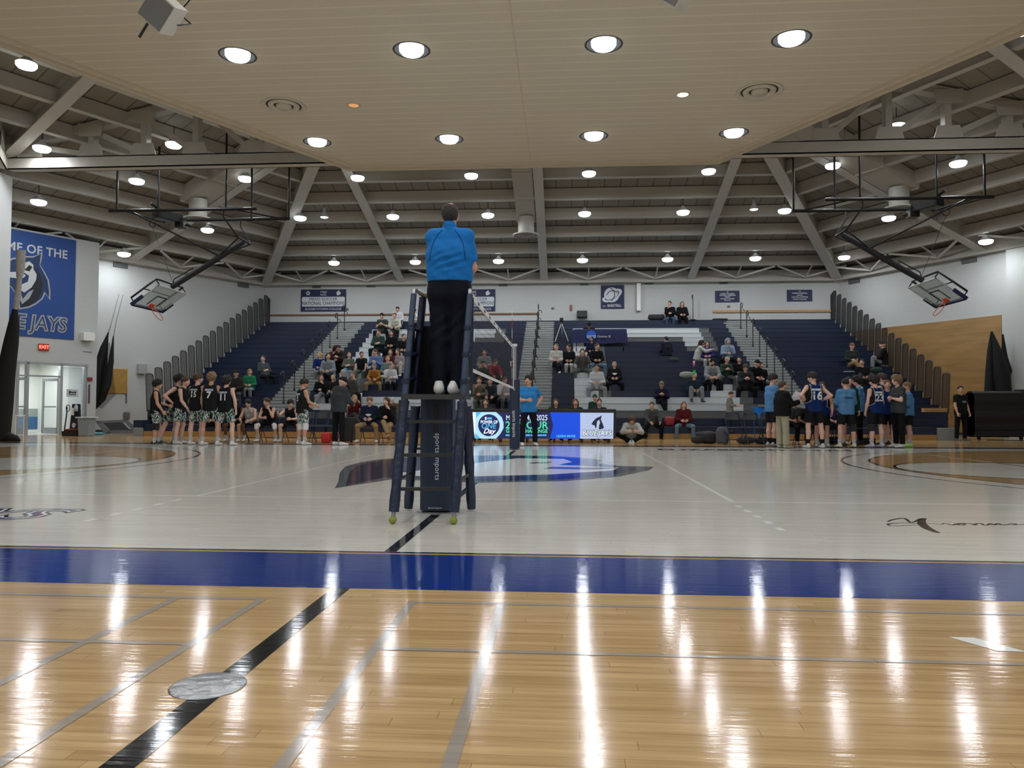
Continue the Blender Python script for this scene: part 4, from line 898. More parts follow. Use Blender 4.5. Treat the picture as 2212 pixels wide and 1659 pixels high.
net = thing('volleyball_net', 'black volleyball net with white top and bottom bands running away from the camera', 'net', (NX, 12.5, 0))
b = MB(); b.box(NX-.006, NX+.006, 7.9, 17.6, 2.355, 2.43); tp = b.build('top_band', mat('net band', (.66, .67, .66), .6), net)
for k in range(12):
    yy = 8.6+k*.78; q_ = MB(); q_.box(NX-.0085, NX-.0065, yy, yy+.22, 2.375, 2.41); q_.box(NX+.0065, NX+.0085, yy, yy+.22, 2.375, 2.41); q_.build('band_mark', mat('mark ink', (.06, .07, .1), .6), tp)
b = MB(); b.box(NX-.006, NX+.006, 7.9, 17.6, 1.43, 1.475); b.build('bottom_band', mat('net band', (1, 1, 1)), net)
b = MB(); n = 98
for k in range(n): y = 7.95+k*.098; b.box(NX-.0014, NX+.0014, y-.0014, y+.0014, 1.46, 2.37)
for k in range(1, 10): z = 1.43+k*.1; b.box(NX-.0014, NX+.0014, 7.9, 17.6, z-.0014, z+.0014)
b.build('mesh_cords', BLACK, net)
b = MB()
for k in range(8): b.tube([(NX, 17.0, 1.43+k*.225), (NX, 17.0, 1.43+(k+1)*.225)], .006, 6, mi=k % 2)
b.build('antenna', [mat('antenna red', (.45, .03, .03), .5), NW], net)
b = MB(); b.box(NX-.008, NX+.008, 17.45, 17.52, 1.43, 2.43); b.build('side_band', mat('net band', (1, 1, 1)), net)
b = MB(); b.tube([(NX, 17.55, 2.4), (NX, 17.95, 2.43)], .006, 5); b.tube([(NX, 17.55, 1.46), (NX, 17.95, 1.40), (NX, 17.93, 1.05)], .012, 5); b.tube([(NX, 7.9, 2.4), (NX, 7.1, 2.43)], .006, 5); b.tube([(NX, 7.9, 1.46), (NX, 7.1, 1.42)], .006, 5); b.build('tension_rope', NW, net)
b = MB(); b.obox((NX+.16, 8.4, 1.78), .02, .09, .13); b.build('tension_strap', NW, net)
# referee stand --------------------------------------------------------
st = thing('referee_stand', 'navy padded referee stand with black rungs and platform in the middle of the picture', 'referee stand', (-1.15, 6.7, 0))
PADN = mat('leg pad navy', (.012, .022, .052), .36, bump=.6, bscale=14)
FL, FR = Vector((-1.418, 6.25, 0)), Vector((-.912, 6.27, 0)); RL, RR = Vector((-1.466, 7.11, 0)), Vector((-.868, 7.13, 0))
tFL, tFR = atY(873, 866, 6.42), atY(999, 868, 6.42); tRL, tRR = atY(898, 876, 6.98), atY(1008, 876, 6.98)
def lerp(a, c, t): return a + (c-a)*t
for base, top, front in ((FL, tFL, 1), (FR, tFR, 1), (RL, tRL, 0), (RR, tRR, 0)):
    b = MB(); lo = .095 if front else .02
    n = 9; P_ = [lerp(base, top, lo+(1-lo)*k/n) for k in range(n+1)]
    b.tube(P_, [.044+.004*math.sin(k*2.3+base.x*9) for k in range(n+1)], 12); L = b.build('leg', PADN, st)
    if front:
        b = MB(); b.tube([lerp(base, top, .03), lerp(base, top, .11)], .018, 10); b.build('metal_foot', GREYM, L)
        b = MB(); b.lathe([(0, 0)]+[(.033*math.sin(t), .033-.033*math.cos(t)) for t in np.linspace(.3, PI, 9)], base, 18); b.build('tennis_ball', mat('tennis ball', (.27, .29, .06), .9, bump=.4, bscale=90), L)
def on_leg(base, top, py):
    lo, hi = 0.0, 1.0
    for _ in range(30):
        m = (lo+hi)/2; p = lerp(base, top, m); d = p - Vector((0, 0, CAMZ)); f = d.dot(_F); yy = 829.5 - FPX*d.dot(_U)/f
        if yy > py: lo = m
        else: hi = m
    return lerp(base, top, lo)
for py in (910.5, 983, 1056):
    a_ = on_leg(FL, tFL, py); c_ = on_leg(FR, tFR, py); b = MB(); b.beam(a_, c_, .035, .028); b.build('rung', mat('black rung', (.02, .021, .022), .45), st)
a_ = on_leg(RL, tRL, 969); c_ = on_leg(RR, tRR, 969); b = MB(); b.beam(a_, c_, .02, .02); b.build('rung', mat('black rung', (1, 1, 1)), st)
b = MB(); b.tube([lerp(FL, tFL, .35), lerp(RL, tRL, .35)], .014, 6); b.tube([lerp(FR, tFR, .35), lerp(RR, tRR, .35)], .014, 6); b.build('side_brace', DARKST, st)
zp = 1.075
b = MB(); b.box(-1.385, -.845, 6.42, 6.85, zp-.035, zp); b.build('platform', mat('platform black', (.018, .018, .020), .5, bump=.4, bscale=50), st, bevel=.004)
b = MB(); b.box(-1.39, -.84, 6.40, 6.42, zp-.04, zp+.004); b.build('platform_edge', mat('platform trim', (.06, .062, .065), .4, metal=.5), st)
RAILN = mat('rail pad blue grey', (.035, .06, .105), .45, bump=.3, bscale=20)
rl_t, rr_t = atY(894, 628, 6.55), atY(1015, 628, 6.55)
for a_, t_, s in ((tFL, rl_t, -1), (tFR, rr_t, 1)):
    b = MB(); b.tube([a_ - Vector((0, 0, .06)), lerp(a_, t_, .5), t_ - Vector((0, 0, .03))], [.030, .028, .026], 12); b.build('front_rail', RAILN, st)
    b = MB(); b.tube([t_ - Vector((0, 0, .03)), t_, t_ + Vector((-s*.01, .05, .012)), t_+Vector((-s*.03, .27, .0))], .020, 10); b.build('top_rail', mat('chrome rail', (.4, .41, .43), .3, metal=.8), st)
    bk = Vector((t_.x - s*.03, 6.82, t_.z-.02)); lo_ = Vector((a_.x - s*.0, 6.84, zp))
    b = MB(); b.tube([lo_, lerp(lo_, bk, .5), bk], [.036, .036, .034], 12); b.build('rear_rail', PADN, st)
    for zt in (.18, .42, .66): 
        p = lerp(a_, t_, zt); q = lerp(lo_, bk, zt); b = MB(); b.tube([p, q], .018, 8); b.tube([p-Vector((0, .0, .02)), p+Vector((0, 0, .02))], .037, 10); b.build('rail_tie', PADN, st)
    # padded side skirt
b = MB(); b.tube([Vector((rl_t.x+.03, 6.82, rl_t.z)), Vector((rr_t.x-.03, 6.82, rr_t.z))], .026, 10); b.build('crossbar', mat('yellowed pad', (.30, .22, .09), .5), st)
b = MB(); zt = 1.71; b.prism([(-1.375, zp+.003), (-.855, zp+.003), (-.855, zt), (-1.335, zt)], lambda x, z: (x, 6.845, z), lambda x, z: (x, 6.855, z)); b.build('front_panel', mat('black canvas', (.004, .004, .005), .9), st)
for s, xx0, xx1 in ((-1, -1.385, -1.375), (1, -.855, -.845)):
    b = MB(); b.prism([(6.55, zp+.003), (6.845, zp+.003), (6.845, zt), (6.66, zt-.05)], lambda y, z: (xx0-.0+s*-.03*(z-zp), y, z), lambda y, z: (xx1+s*-.03*(z-zp), y, z)); b.build('side_panel', mat('black canvas', (1, 1, 1)), st)

# ================================================================== SCORER'S TABLE WITH SCREEN
YT = 22.2
tb = thing('scorer_table', 'long black scorer table with a bright blue and white screen along its front', 'scorer table', (-.55, YT+.3, 0))
a_ = atY(1006, 884, YT); c_ = atY(1331, 952, YT); tx0, tx1 = a_.x, c_.x; tz1 = .98; tz0 = .14
b = MB(); b.box(tx0, tx1, YT, YT+.12, tz0, tz1); b.build('screen_case', BLACK, tb, bevel=.01)
b = MB(); b.box(tx0, tx1, YT+.1, YT+.75, tz1-.04, tz1+.0); b.build('table_top', BLACK, tb)
for k in range(6):
    x = tx0+.2+(tx1-tx0-.4)*k/5; b = MB(); b.box(x-.03, x+.03, YT+.02, YT+.7, .05, tz0); b.tube([(x-.02, YT+.06, .035), (x+.02, YT+.06, .035)], .035, 10); b.tube([(x-.02, YT+.65, .035), (x+.02, YT+.65, .035)], .035, 10); b.box(x-.02, x+.02, YT+.6, YT+.66, .05, tz1-.04); b.build('table_foot', DARKST, tb)
def em(name, col, es): return mat('led '+name, (.01, .01, .01), .4, emit=col, es=es)
LED = dict(navy=em('navy', (.012, .02, .16), 1.6), blue=em('blue', (.0, .09, .95), 2.2), cyan=em('cyan', (.10, .55, .95), 2.6), pale=em('pale', (.45, .75, 1.0), 3.0), white=em('white', (.75, .85, 1), 3.6), grey=em('grey', (.50, .60, .85), 2.6), green=em('green', (.10, .85, .40), 2.8), dark=em('dark', (.012, .03, .09), 1.0))
def lp(x, y): p = atY(1015+x/6.806, 875+y/6.806, YT); return p.x, p.z
scr = None
def lpoly(pts, lvl, m, name='screen_area'):
    b = MB(); P_ = [lp(*p) for p in pts]; b.prism(P_, lambda x, z: (x, YT-.004-lvl*.003, z), lambda x, z: (x, YT-.001, z)); return b.build(name, LED[m], scr if scr else tb)
scr = lpoly([(40, 105), (2115, 115), (2108, 495), (70, 492)], 0, 'navy', 'screen')
lpoly([(40, 105), (85, 105), (75, 490), (62, 400)], 1, 'white'); lpoly([(85, 103), (385, 103), (470, 180), (495, 260), (495, 340), (450, 420), (385, 493), (75, 491)], 1, 'pale')
lpoly([(85, 103), (170, 103), (95, 190)], 2, 'cyan'); lpoly([(78, 410), (160, 491), (76, 491)], 2, 'cyan')
lpoly([(280+158*math.cos(t), 297+162*math.sin(t)) for t in np.linspace(0, 2*PI, 33)[:-1]], 2, 'navy')
lpoly([(1180, 108), (1622, 110), (1622, 494), (1180, 494), (1225, 300)], 1, 'blue'); lpoly([(1622, 112), (2113, 115), (2107, 495), (1622, 494)], 1, 'grey')
def ltxt(s, size, x, y, m, lvl=4, **kw):
    X_, Z_ = lp(x, y); text_obj(s, size/6.806/FPX*YT, frame_M((X_, YT-.004-lvl*.003, Z_), (1, 0, 0), (0, 0, 1)), LED[m], 'screen_lettering', scr, extrude=.0005, **kw)
ltxt('POWER OF', 62, 285, 250, 'white', sx=.82, bold=.003); ltxt('ONE', 110, 275, 310, 'cyan', bold=.003, shear=.15, sx=.95); ltxt('Day', 105, 280, 385, 'white', shear=.35, bold=.004)
lpoly([(222, 175), (245, 175), (245, 215), (222, 215)], 4, 'white'); lpoly([(255, 182), (325, 182), (325, 210), (255, 210)], 4, 'cyan')
ltxt('MARCH 4,', 105, 530, 190, 'white', align='LEFT', sx=.78); ltxt('2025', 115, 1145, 190, 'white', align='RIGHT', sx=.75)
ltxt('24-HOUR', 150, 835, 300, 'green', bold=.003, sx=1.0); ltxt('GIVING CHALLENGE', 72, 835, 385, 'green', bold=.0025, sx=.92); [lpoly([(x_, 432), (x_+w_, 432), (x_+w_, 455), (x_, 455)], 4, 'cyan') for x_, w_ in ((527, 70), (605, 90), (702, 60), (770, 40), (820, 66), (895, 50), (962, 22), (990, 70), (1066, 60))]
ltxt('LEARN MORE', 46, 1412, 458, 'cyan', bold=.003)
for lvl, bo, m in ((3, .016, 'dark'), (4, .002, 'white')): ltxt('BLUE JAYS', 108, 1862, 415, m, lvl=lvl, bold=bo, shear=.2, sx=.86)
# plain bird-head shape
lpoly([(1940, 150), (1925, 210), (1950, 270), (1972, 330), (1950, 350), (1895, 358), (1900, 300), (1880, 270), (1850, 350), (1835, 300), (1800, 290), (1790, 275), (1815, 235), (1860, 190), (1900, 175)], 2, 'dark'); lpoly([(1900, 215), (1915, 260), (1885, 330), (1868, 352), (1862, 300), (1870, 240)], 3, 'grey')
sl = bpy.data.lights.new('screen glow', 'AREA'); sl.shape = 'RECTANGLE'; sl.size = tx1-tx0-.2; sl.size_y = .6; sl.energy = 16; sl.color = (.35, .55, 1)
so_ = bpy.data.objects.new('screen_light', sl); COL.objects.link(so_); so_.location = ((tx0+tx1)/2, YT-.06, .6); so_.rotation_euler = (PI/2, 0, 0); so_.parent = tb; so_.matrix_parent_inverse = world_m(tb).inverted(); so_.visible_camera = True
sl.use_shadow = True; bpy.data.objects.remove(so_)

# ================================================================== COURTSIDE THINGS
# draped announcer's table in the stands
yD = ry_(14)-.05; a_ = atY(1240, 711, yD); c_ = atY(1352, 742, yD)
dt = thing('draped_table', 'dark blue draped table with a round blue and white emblem high in the right bleachers', 'table', ((a_.x+c_.x)/2, yD, rz_(12)))
b = MB(); n = 28
for row, (zz, off) in enumerate(((a_.z, 0), (a_.z-.02, -.03), ((a_.z+c_.z)/2, -.05), (c_.z, -.06))): pass
Z_ = [a_.z, a_.z-.03, (a_.z*.6+c_.z*.4), c_.z]
V = []; 
for j, zz in enumerate(Z_):
    for k in range(n+1):
        t = k/n; x = a_.x-.12*(j/3)+(c_.x-a_.x+.2*(j/3))*t; V.append((x, yD-.02-.04*j/3-.025*math.sin(t*40)*(j/3), zz+(.02*math.sin(t*9) if j == 3 else 0)))
for k in range(n+1): V.append((a_.x+(c_.x-a_.x)*k/n, yD+.55, Z_[0]))
F_ = [(j*(n+1)+k, j*(n+1)+k+1, (j+1)*(n+1)+k+1, (j+1)*(n+1)+k) for j in range(3) for k in range(n)] + [(k, k+1, 4*(n+1)+k+1, 4*(n+1)+k) for k in range(n)]
b.add(V, F_, 0, True); dc = b.build('drape', mat('drape navy', (.008, .013, .07), .75), dt)
b = MB(); xm = atY(1277, 725, yD).x; zm = atY(1277, 725, yD).z
b.prism([(xm+.21*math.cos(t), zm+.21*math.sin(t)) for t in np.linspace(0, 2*PI, 29)[:-1]], lambda x, z: (x, yD-.10, z), lambda x, z: (x, yD-.095, z)); b.build('emblem', mat('emblem blue', (.01, .11, .55), .5), dc)
b = MB(); b.box(xm-.19, xm+.19, yD-.103, yD-.1, zm-.10, zm+.0); b.build('emblem_band', NW, dc)
text_obj('NCAA', .12, frame_M((xm, yD-.106, zm-.05), (1, 0, 0), (0, 0, 1)), mat('emblem blue', (1, 1, 1)), 'lettering', dc, bold=.004, sx=1.05)
text_obj('Division III', .13, frame_M((xm+.26, yD-.106, zm-.05), (1, 0, 0), (0, 0, 1)), NW, 'lettering', dc, align='LEFT')
for x in (a_.x+.1, c_.x-.1): b = MB(); b.box(x-.02, x+.02, yD+.05, yD+.09, rz_(13)-.15, Z_[0]-.01); b.box(x-.02, x+.02, yD+.45, yD+.49, rz_(14)-.15, Z_[0]-.01); b.build('table_leg', DARKST, dt)
# tripod
tp_ = thing('camera_tripod', 'camera tripod with pale legs standing left of the draped table', 'tripod', (-.05, ry_(15), rz_(14)))
hd = atY(1213, 697, ry_(15)); 
for px, py, dy in ((1199, 738, -.5), (1228, 738, -.5), (1214, 722, .35)):
    b = MB(); f_ = atY(px, py, ry_(15)+dy); b.tube([hd, f_], .018, 6); b.build('leg', mat('tripod aluminium', (.4, .4, .38), .4, metal=.6), tp_)
b = MB(); b.obox(hd+Vector((0, 0, .12)), .16, .3, .16); b.obox(hd+Vector((0, -.2, .12)), .09, .12, .09); b.build('camera_head', BLACK, tp_, bevel=.01)

# folding chairs
CH_N = mat('chair navy', (.010, .018, .05), .5); CH_G = mat('chair grey vinyl', (.07, .075, .085), .5)
def make_chair():
    r = thing('folding_chair', 'x', 'folding chair')
    b = MB(); b.prism(rrect(0, .0, .42, .40, .06), lambda x, y: (x, y, .44), lambda x, y: (x, y, .475)); o = b.build('seat', CH_N, bevel=.01); o.parent = r
    b = MB(); n = 8; V = []
    for z, q in ((.66, 0), (.70, .0), (.84, -.01), (.88, -.015)):
        wd = .21 if z < .86 else .15
        for k in range(n+1): t = -1+2*k/n; V.append((t*wd, -.24-.03*(1-t*t)+q, z))
    V2 = [(x, y-.02, z) for x, y, z in V]; m_ = len(V); W = n+1
    F_ = [(j*W+k, j*W+k+1, (j+1)*W+k+1, (j+1)*W+k) for j in range(3) for k in range(n)]; F2 = [tuple(m_+i for i in f[::-1]) for f in F_]
    E_ = [(k, m_+k, m_+k+1, k+1) for k in range(n)] + [(3*W+k, 3*W+k+1, m_+3*W+k+1, m_+3*W+k) for k in range(n)] + [(j*W, (j+1)*W, m_+(j+1)*W, m_+j*W) for j in range(3)] + [(j*W+n, m_+j*W+n, m_+(j+1)*W+n, (j+1)*W+n) for j in range(3)]
    b.add(V+V2, F_+F2+E_, 0, True); o = b.build('backrest', CH_G); o.parent = r
    for s in (-1, 1):
        b = MB(); b.tube([(s*.22, .24, .0), (s*.22, -.02, .46), (s*.22, -.22, .80), (s*.17, -.25, .88)], .011, 6); o = b.build('leg', CH_N); o.parent = r
        b = MB(); b.tube([(s*.20, -.24, .0), (s*.20, .14, .44)], .011, 6); o = b.build('leg', CH_N); o.parent = r
    for nm_, p_, q_ in (('stretcher', (-.22, .16, .13), (.22, .16, .13)), ('stretcher', (-.20, -.16, .11), (.20, -.16, .11)), ('top_bar', (-.17, -.25, .88), (.17, -.25, .88))):
        b = MB(); b.tube([p_, q_], .010, 6); o = b.build(nm_, CH_N); o.parent = r
    return r
CHAIR = make_chair(); _fc = [True]
def place_chair(px, y, rz, label, group):
    x = atY(px, 940, y).x
    if _fc[0]: _fc[0] = False; CHAIR.location = (x, y, 0); CHAIR.rotation_euler = (0, 0, rz); CHAIR['label'] = label; CHAIR['group'] = group; return CHAIR
    return dup(CHAIR, (x, y, 0), rz, label, group)
for px, lb in ((516, 'under the long-haired player'), (546, 'under the player in the white tank top'), (584, 'under the player resting his chin on his hand'), (632, 'under the player reaching out, behind number 5'), (664, 'behind the standing number 5'), (690, 'empty, right of the standing number 5'), (718, 'behind the coach in the grey jacket'), (799, 'under the boy in the navy hoodie'), (839, 'under the woman in the black jacket by the referee stand')):
    place_chair(px, 21.6, PI, 'navy folding chair ' + lb, 'folding chairs of the left team')
for px, lb in ((1588, 'with grey back, leftmost of the right team bench'), (1627, 'with grey back, second from the left of the right bench'), (1664, 'behind the light blue shirted player on the left'), (1702, 'behind the coach in khaki trousers'), (1738, 'under the seated player with headphones'), (1781, 'under the seated player beside number 16'), (1822, 'behind the light blue shirt seen from the back'), (1860, 'behind the light blue shirt by number 23')):
    place_chair(px, 21.9, PI+(.1 if px < 1640 else 0), 'navy folding chair ' + lb, 'folding chairs of the right team')
def soft_box(name, c, dx, dy, dz, m, label, cat, rz=0, group=None, seed=0, parent=None):
    """bag-like rounded lump with sagging sides"""
    bm = bmesh.new(); bmesh.ops.create_icosphere(bm, subdivisions=3, radius=1); rr = random.Random(seed)
    ph = [rr.uniform(0, 6) for _ in range(6)]
    for v in bm.verts:
        p = v.co; q = [math.copysign(abs(t)**.55, t) for t in p]
        w_ = 1+.06*math.sin(5*q[0]+ph[0])+.05*math.sin(7*q[1]+ph[1])+.06*math.sin(6*q[2]+ph[2])
        v.co = Vector((q[0]*dx/2*w_, q[1]*dy/2*w_, (q[2]*w_+1.0)*dz/2))
    mn = min(v.co.z for v in bm.verts)
    for v in bm.verts: v.co.z -= mn
    me = bpy.data.meshes.new(name); bm.to_mesh(me); bm.free(); me.materials.append(m)
    for p in me.polygons: p.use_smooth = True
    o = bpy.data.objects.new(name, me); COL.objects.link(o); o.location = c; o.rotation_euler = (0, 0, rz)
    if label: tag(o, label, cat, group)
    return o
def gx(px, y): return atY(px, 940, y).x
BAGB = mat('bag black', (.012, .012, .014), .7, bump=.4, bscale=10); BAGG = mat('bag grey', (.055, .06, .075), .7, bump=.3, bscale=10); BAGR = mat('bag red', (.55, .02, .025), .6, bump=.3, bscale=8)
bag = soft_box('duffel_bag', (gx(1528, 22.1), 22.1, 0), .62, .4, .36, BAGB, 'black duffel bag lying on the floor left of the grey backpack', 'bag', seed=1)
bag2 = soft_box('duffel_bag', (gx(1507, 22.0), 22.0, 0), .36, .3, .2, BAGB, 'small black bag on the floor at the left end of the right bench', 'bag', seed=4)
bk = soft_box('backpack', (gx(1561, 21.5), 21.5, 0), .34, .24, .46, BAGG, 'grey and navy backpack leaning against the leftmost chair of the right bench', 'backpack', seed=2)
b = MB(); b.tube([(0, -.14, .38), (.10, -.2, .28), (.08, -.16, .08)], .018, 6); o = b.build('strap', BAGB); o.parent = bk
o.location = (0, 0, 0)
for px, y, s_, m, lb in ((705, 21.2, .26, BAGR, 'red bag on the floor left of the coach in grey'), (753, 22.4, .30, BAGR, 'red bag on the floor under the black cart'), (723, 21.9, .20, BAGR, 'small red bag between the legs of the coach in grey')):
    soft_box('gym_bag', (gx(px, y), y, 0), s_, .25, .27, m, lb, 'bag', seed=px)
soft_box('red_bag', (gx(1446, 25.6), 25.62, rz_(1)+.003), .36, .22, .30, mat('bag dark red', (.24, .012, .02), .6), 'dark red bag on the front bleacher row left of the plaid jacket', 'bag', seed=9)
for px, y, lb in ((1650, 22.2, 'dark heap of shoes and clothes under the chairs of the right bench'), (1610, 22.3, 'low pile of kit under the two leftmost chairs of the right bench'), (1870, 22.3, 'black bag under the right bench behind number 23'), (1800, 22.3, 'black bag behind the legs of number 16')):
    soft_box('kit_bag', (gx(px, y), y, 0), .5, .3, .2, BAGB if px != 1610 else mat('kit brown', (.08, .06, .045), .7), lb, 'bag', seed=px)
# black equipment case with bottle beside the coach
x_ = gx(754, 21.75); b = MB(); b.box(x_-.15, x_+.15, 21.6, 21.9, .05, .72); cs = tag(b.build('equipment_case', BLACK, bevel=.015), 'tall black case beside the coach in the grey jacket', 'case')
b = MB(); b.tube([(x_-.1, 21.65, .0), (x_-.1, 21.65, .06)], .03, 8); b.tube([(x_+.1, 21.65, .0), (x_+.1, 21.65, .06)], .03, 8); put(b.build('caster', DARKST), cs)
b = MB(); x2 = gx(744, 21.7); b.lathe([(0, 0), (.035, .0), (.037, .13), (.02, .17), (.012, .20), (0, .205)], (x2, 21.7, .72), 14); tag(b.build('water_bottle', mat('white bottle', (.8, .8, .8), .4)), 'white squeeze bottle standing on the tall black case', 'bottle')
# light blue cooler stand
x_ = gx(1646, 22.6); ck = thing('cooler_stand', 'bright blue tapered towel bin behind the right bench', 'bin', (x_, 22.6, 0))
b = MB(); b.add([(x_-.27, 22.5, 1.05), (x_+.27, 22.5, 1.05), (x_+.07, 22.55, .72), (x_-.07, 22.55, .72), (x_-.27, 22.8, 1.05), (x_+.27, 22.8, 1.05), (x_+.07, 22.7, .72), (x_-.07, 22.7, .72)], [(0, 1, 2, 3), (4, 7, 6, 5), (0, 4, 5, 1), (1, 5, 6, 2), (2, 6, 7, 3), (3, 7, 4, 0)]); b.build('hopper', mat('bright blue', (.02, .22, .75), .5), ck)
for s in (-1, 1): b = MB(); b.tube([(x_+s*.26, 22.55, 1.05), (x_+s*.2, 22.6, 0)], .014, 6); b.build('leg', mat('blue leg', (.03, .12, .4), .4), ck)
b = MB(); b.box(x_-.12, x_+.14, 22.45, 22.6, 1.055, 1.13); tag(b.build('paper_box', mat('green box', (.16, .2, .1), .6)), 'small greenish box on the bright blue bin', 'box')

# left corner things: sanitizer stand, bin, folded machine, pallet jack
def at_floor(px, py): return atZ(px, py, 0)
p = at_floor(160, 939.5); p = Vector((gx(160, 25.6), 25.6, 0))
ss = thing('sanitizer_stand', 'tall black floor stand with a red base and white bottle by the left doorway', 'stand', p)
b = MB(); b.prism([(-.20, .0), (.20, .0), (.14, 1.12), (-.10, 1.12)], lambda x, z: (p.x+x, p.y, z), lambda x, z: (p.x+x, p.y+.12, z)); b.build('panel', BLACK, ss, bevel=.01)
b = MB(); b.box(p.x-.22, p.x+.24, p.y-.25, p.y+.1, 0, .22); b.build('base', BLACK, ss, bevel=.02); b = MB(); b.box(p.x-.2, p.x+.2, p.y-.24, p.y+.05, .22, .245); b.build('base_mat', mat('red mat', (.45, .05, .04), .6), ss)
b = MB(); b.box(p.x-.10, p.x+.0, p.y-.05, p.y, .72, .98); b.build('dispenser', WHITE, ss, bevel=.02)
b = MB(); b.lathe([(0, 0), (.06, .0), (.06, .18), (.02, .22), (.02, .27)], (p.x+.09, p.y-.06, .86), 14); b.build('bottle', mat('clear blue', (.4, .5, .58), .2), ss)
b = MB(); b.prism([(p.x-.02+.07*math.cos(t), .37+.09*math.sin(t)) for t in np.linspace(0, 5.2, 14)], lambda x, z: (x, p.y-.004, z), lambda x, z: (x, p.y, z)); b.build('bird_mark', NW, ss)
nb = bay_box('notice_board', 156, 849, .42, .28, .02, mat('notice white', (.55, .57, .58), .6), 'small white framed notice on the glass right of the left doorway', 'notice', v=VB+.03)
b = MB(); [b.box(x_, x_+w_, -.024, -.02, z_, z_+h_) for x_, w_, z_, h_ in ((-.13, .05, -.03, .11), (-.07, .04, -.01, .07), (-.02, .04, -.01, .06), (.03, .04, -.01, .06), (.08, .05, -.01, .07), (-.12, .25, -.07, .025))]; o = b.build('print', NK); o.parent = nb
pb_ = Vector((gx(187, 25.4), 25.4, 0)); tb_ = thing('storage_bin', 'grey plastic bin with a white lid beside the black stand', 'bin', pb_)
b = MB(); b.prism([(-.19, 0), (.19, 0), (.24, .62), (-.24, .62)], lambda x, z: (pb_.x+x, pb_.y-.18, z), lambda x, z: (pb_.x+x, pb_.y+.18, z)); b.build('tub', mat('grey tub', (.25, .28, .31), .4), tb_, bevel=.03)
b = MB(); b.box(pb_.x-.29, pb_.x+.29, pb_.y-.22, pb_.y+.22, .62, .67); b.build('lid', mat('pale lid', (.5, .54, .56), .4), tb_, bevel=.015)
jk = Vector((gx(141, 25.8), 25.8, 0)); b = MB(); b.tube([jk+Vector((-.05, 0, .05)), jk+Vector((-.03, .1, .8)), jk+Vector((-.03, .1, 1.02))], .022, 8); b.tube([jk+Vector((-.03, .1, .85))] + [jk+Vector((.01+.07*math.sin(t), .1, .97-.12*math.cos(t))) for t in np.linspace(0, 2*PI, 13)], .014, 6); b.box(jk.x-.1, jk.x+.08, jk.y-.05, jk.y+.2, .0, .16)
tag(b.build('pallet_jack', DARKST), 'black pallet jack handle standing in the left doorway', 'pallet jack')
q = Vector((gx(248, 27.4), 27.4, 0)); fm = thing('folded_mat_frame', 'black and grey folded frame lying low against the left side wall', 'frame', q)
b = MB(); Q3 = lambda x, z: (q.x+x, q.y+.5*(z*.6)+x*.5, z)
def slab(pts, th, m, nm):
    b = MB(); b.prism(pts, lambda x, z: Q3(x, z), lambda x, z: (Q3(x, z)[0]-.03, Q3(x, z)[1]+th, Q3(x, z)[2])); b.build(nm, m, fm)
G3 = mat('frame grey', (.10, .105, .11), .5)
slab([(-.68, .50), (.18, .54), (.20, .44), (-.50, .42)], .08, G3, 'top_rail'); slab([(-.68, .50), (-.50, .46), (-.12, .05), (-.30, .02)], .08, G3, 'side_rail'); slab([(-.30, .02), (.72, .02), (.72, .14), (-.22, .16)], .08, G3, 'bottom_rail'); slab([(.18, .50), (.30, .50), (.72, .14), (.52, .12)], .08, G3, 'side_rail'); slab([(-.42, .42), (.15, .45), (.40, .18), (-.15, .14)], .03, BLACK, 'inner_panel')
tg = Vector((gx(22, 25.0), 25.0, 0)); wt = thing('side_table', 'white side table at the left edge behind the black net', 'table', tg)
b = MB(); b.box(tg.x-.3, tg.x+.35, tg.y-.25, tg.y+.25, .70, .73); b.build('table_top', WHITE, wt)
for sx in (-.27, .3):
    for sy in (-.2, .2): b = MB(); b.box(tg.x+sx, tg.x+sx+.03, tg.y+sy, tg.y+sy+.03, 0, .7); b.build('leg', WHITE, wt)
soft_box('blue_cloth', (gx(213, 26.6), 26.6, 0), .35, .2, .09, mat('light blue cloth', (.12, .35, .5), .8), 'light blue cloth lying on the floor beside the grey bin', 'cloth', seed=77)
# black mat roll cart on the right
yc = 26.6; x0_, x1_ = gx(2096, yc), gx(2206, yc); mc = thing('mat_cart', 'long black rolled mat cart against the right wall', 'mat cart', ((x0_+x1_)/2, yc, 0))
b = MB()
for k, (zz, r_) in enumerate(((1.30, .33), (.78, .36), (.40, .32))):
    m = 18; V = []
    for xx in np.linspace(x0_, x1_, 12): V.append((xx, yc, zz))
    b.tube(V, [r_*(1+.02*math.sin(i*1.7+k)) for i in range(12)], m)
b.build('mat_roll', mat('black vinyl', (.006, .006, .007), .7), mc)
b = MB(); b.box(x0_, x1_, yc-.33, yc+.33, .12, .3); b.box(x0_, x1_, yc-.3, yc+.3, .3, 1.55); b.box(x1_-.03, x1_+.03, yc-.3, yc+.3, .1, 1.68); b.build('frame', mat('black vinyl', (1, 1, 1)), mc)
for xx in (x0_+.15, x1_-.15): b = MB(); b.tube([(xx-.03, yc-.25, .07), (xx+.03, yc-.25, .07)], .07, 12); b.build('caster', DARKST, mc)
b = MB(); b.tube([(gx(2120, 26.2), 25.9, .012), (gx(2160, 26.2), 25.6, .012), (gx(2212, 26.2), 25.5, .012), (gx(2260, 26), 25.4, .012)], .012, 6); tag(b.build('floor_cable', DARKST), 'black cable lying on the floor in front of the mat cart', 'cable')
# ================================================================== PEOPLE: surface grown round a skeleton
def v3(*a): return np.array(a, float)
def nrm(a): a = np.array(a, float); return a/np.linalg.norm(a)
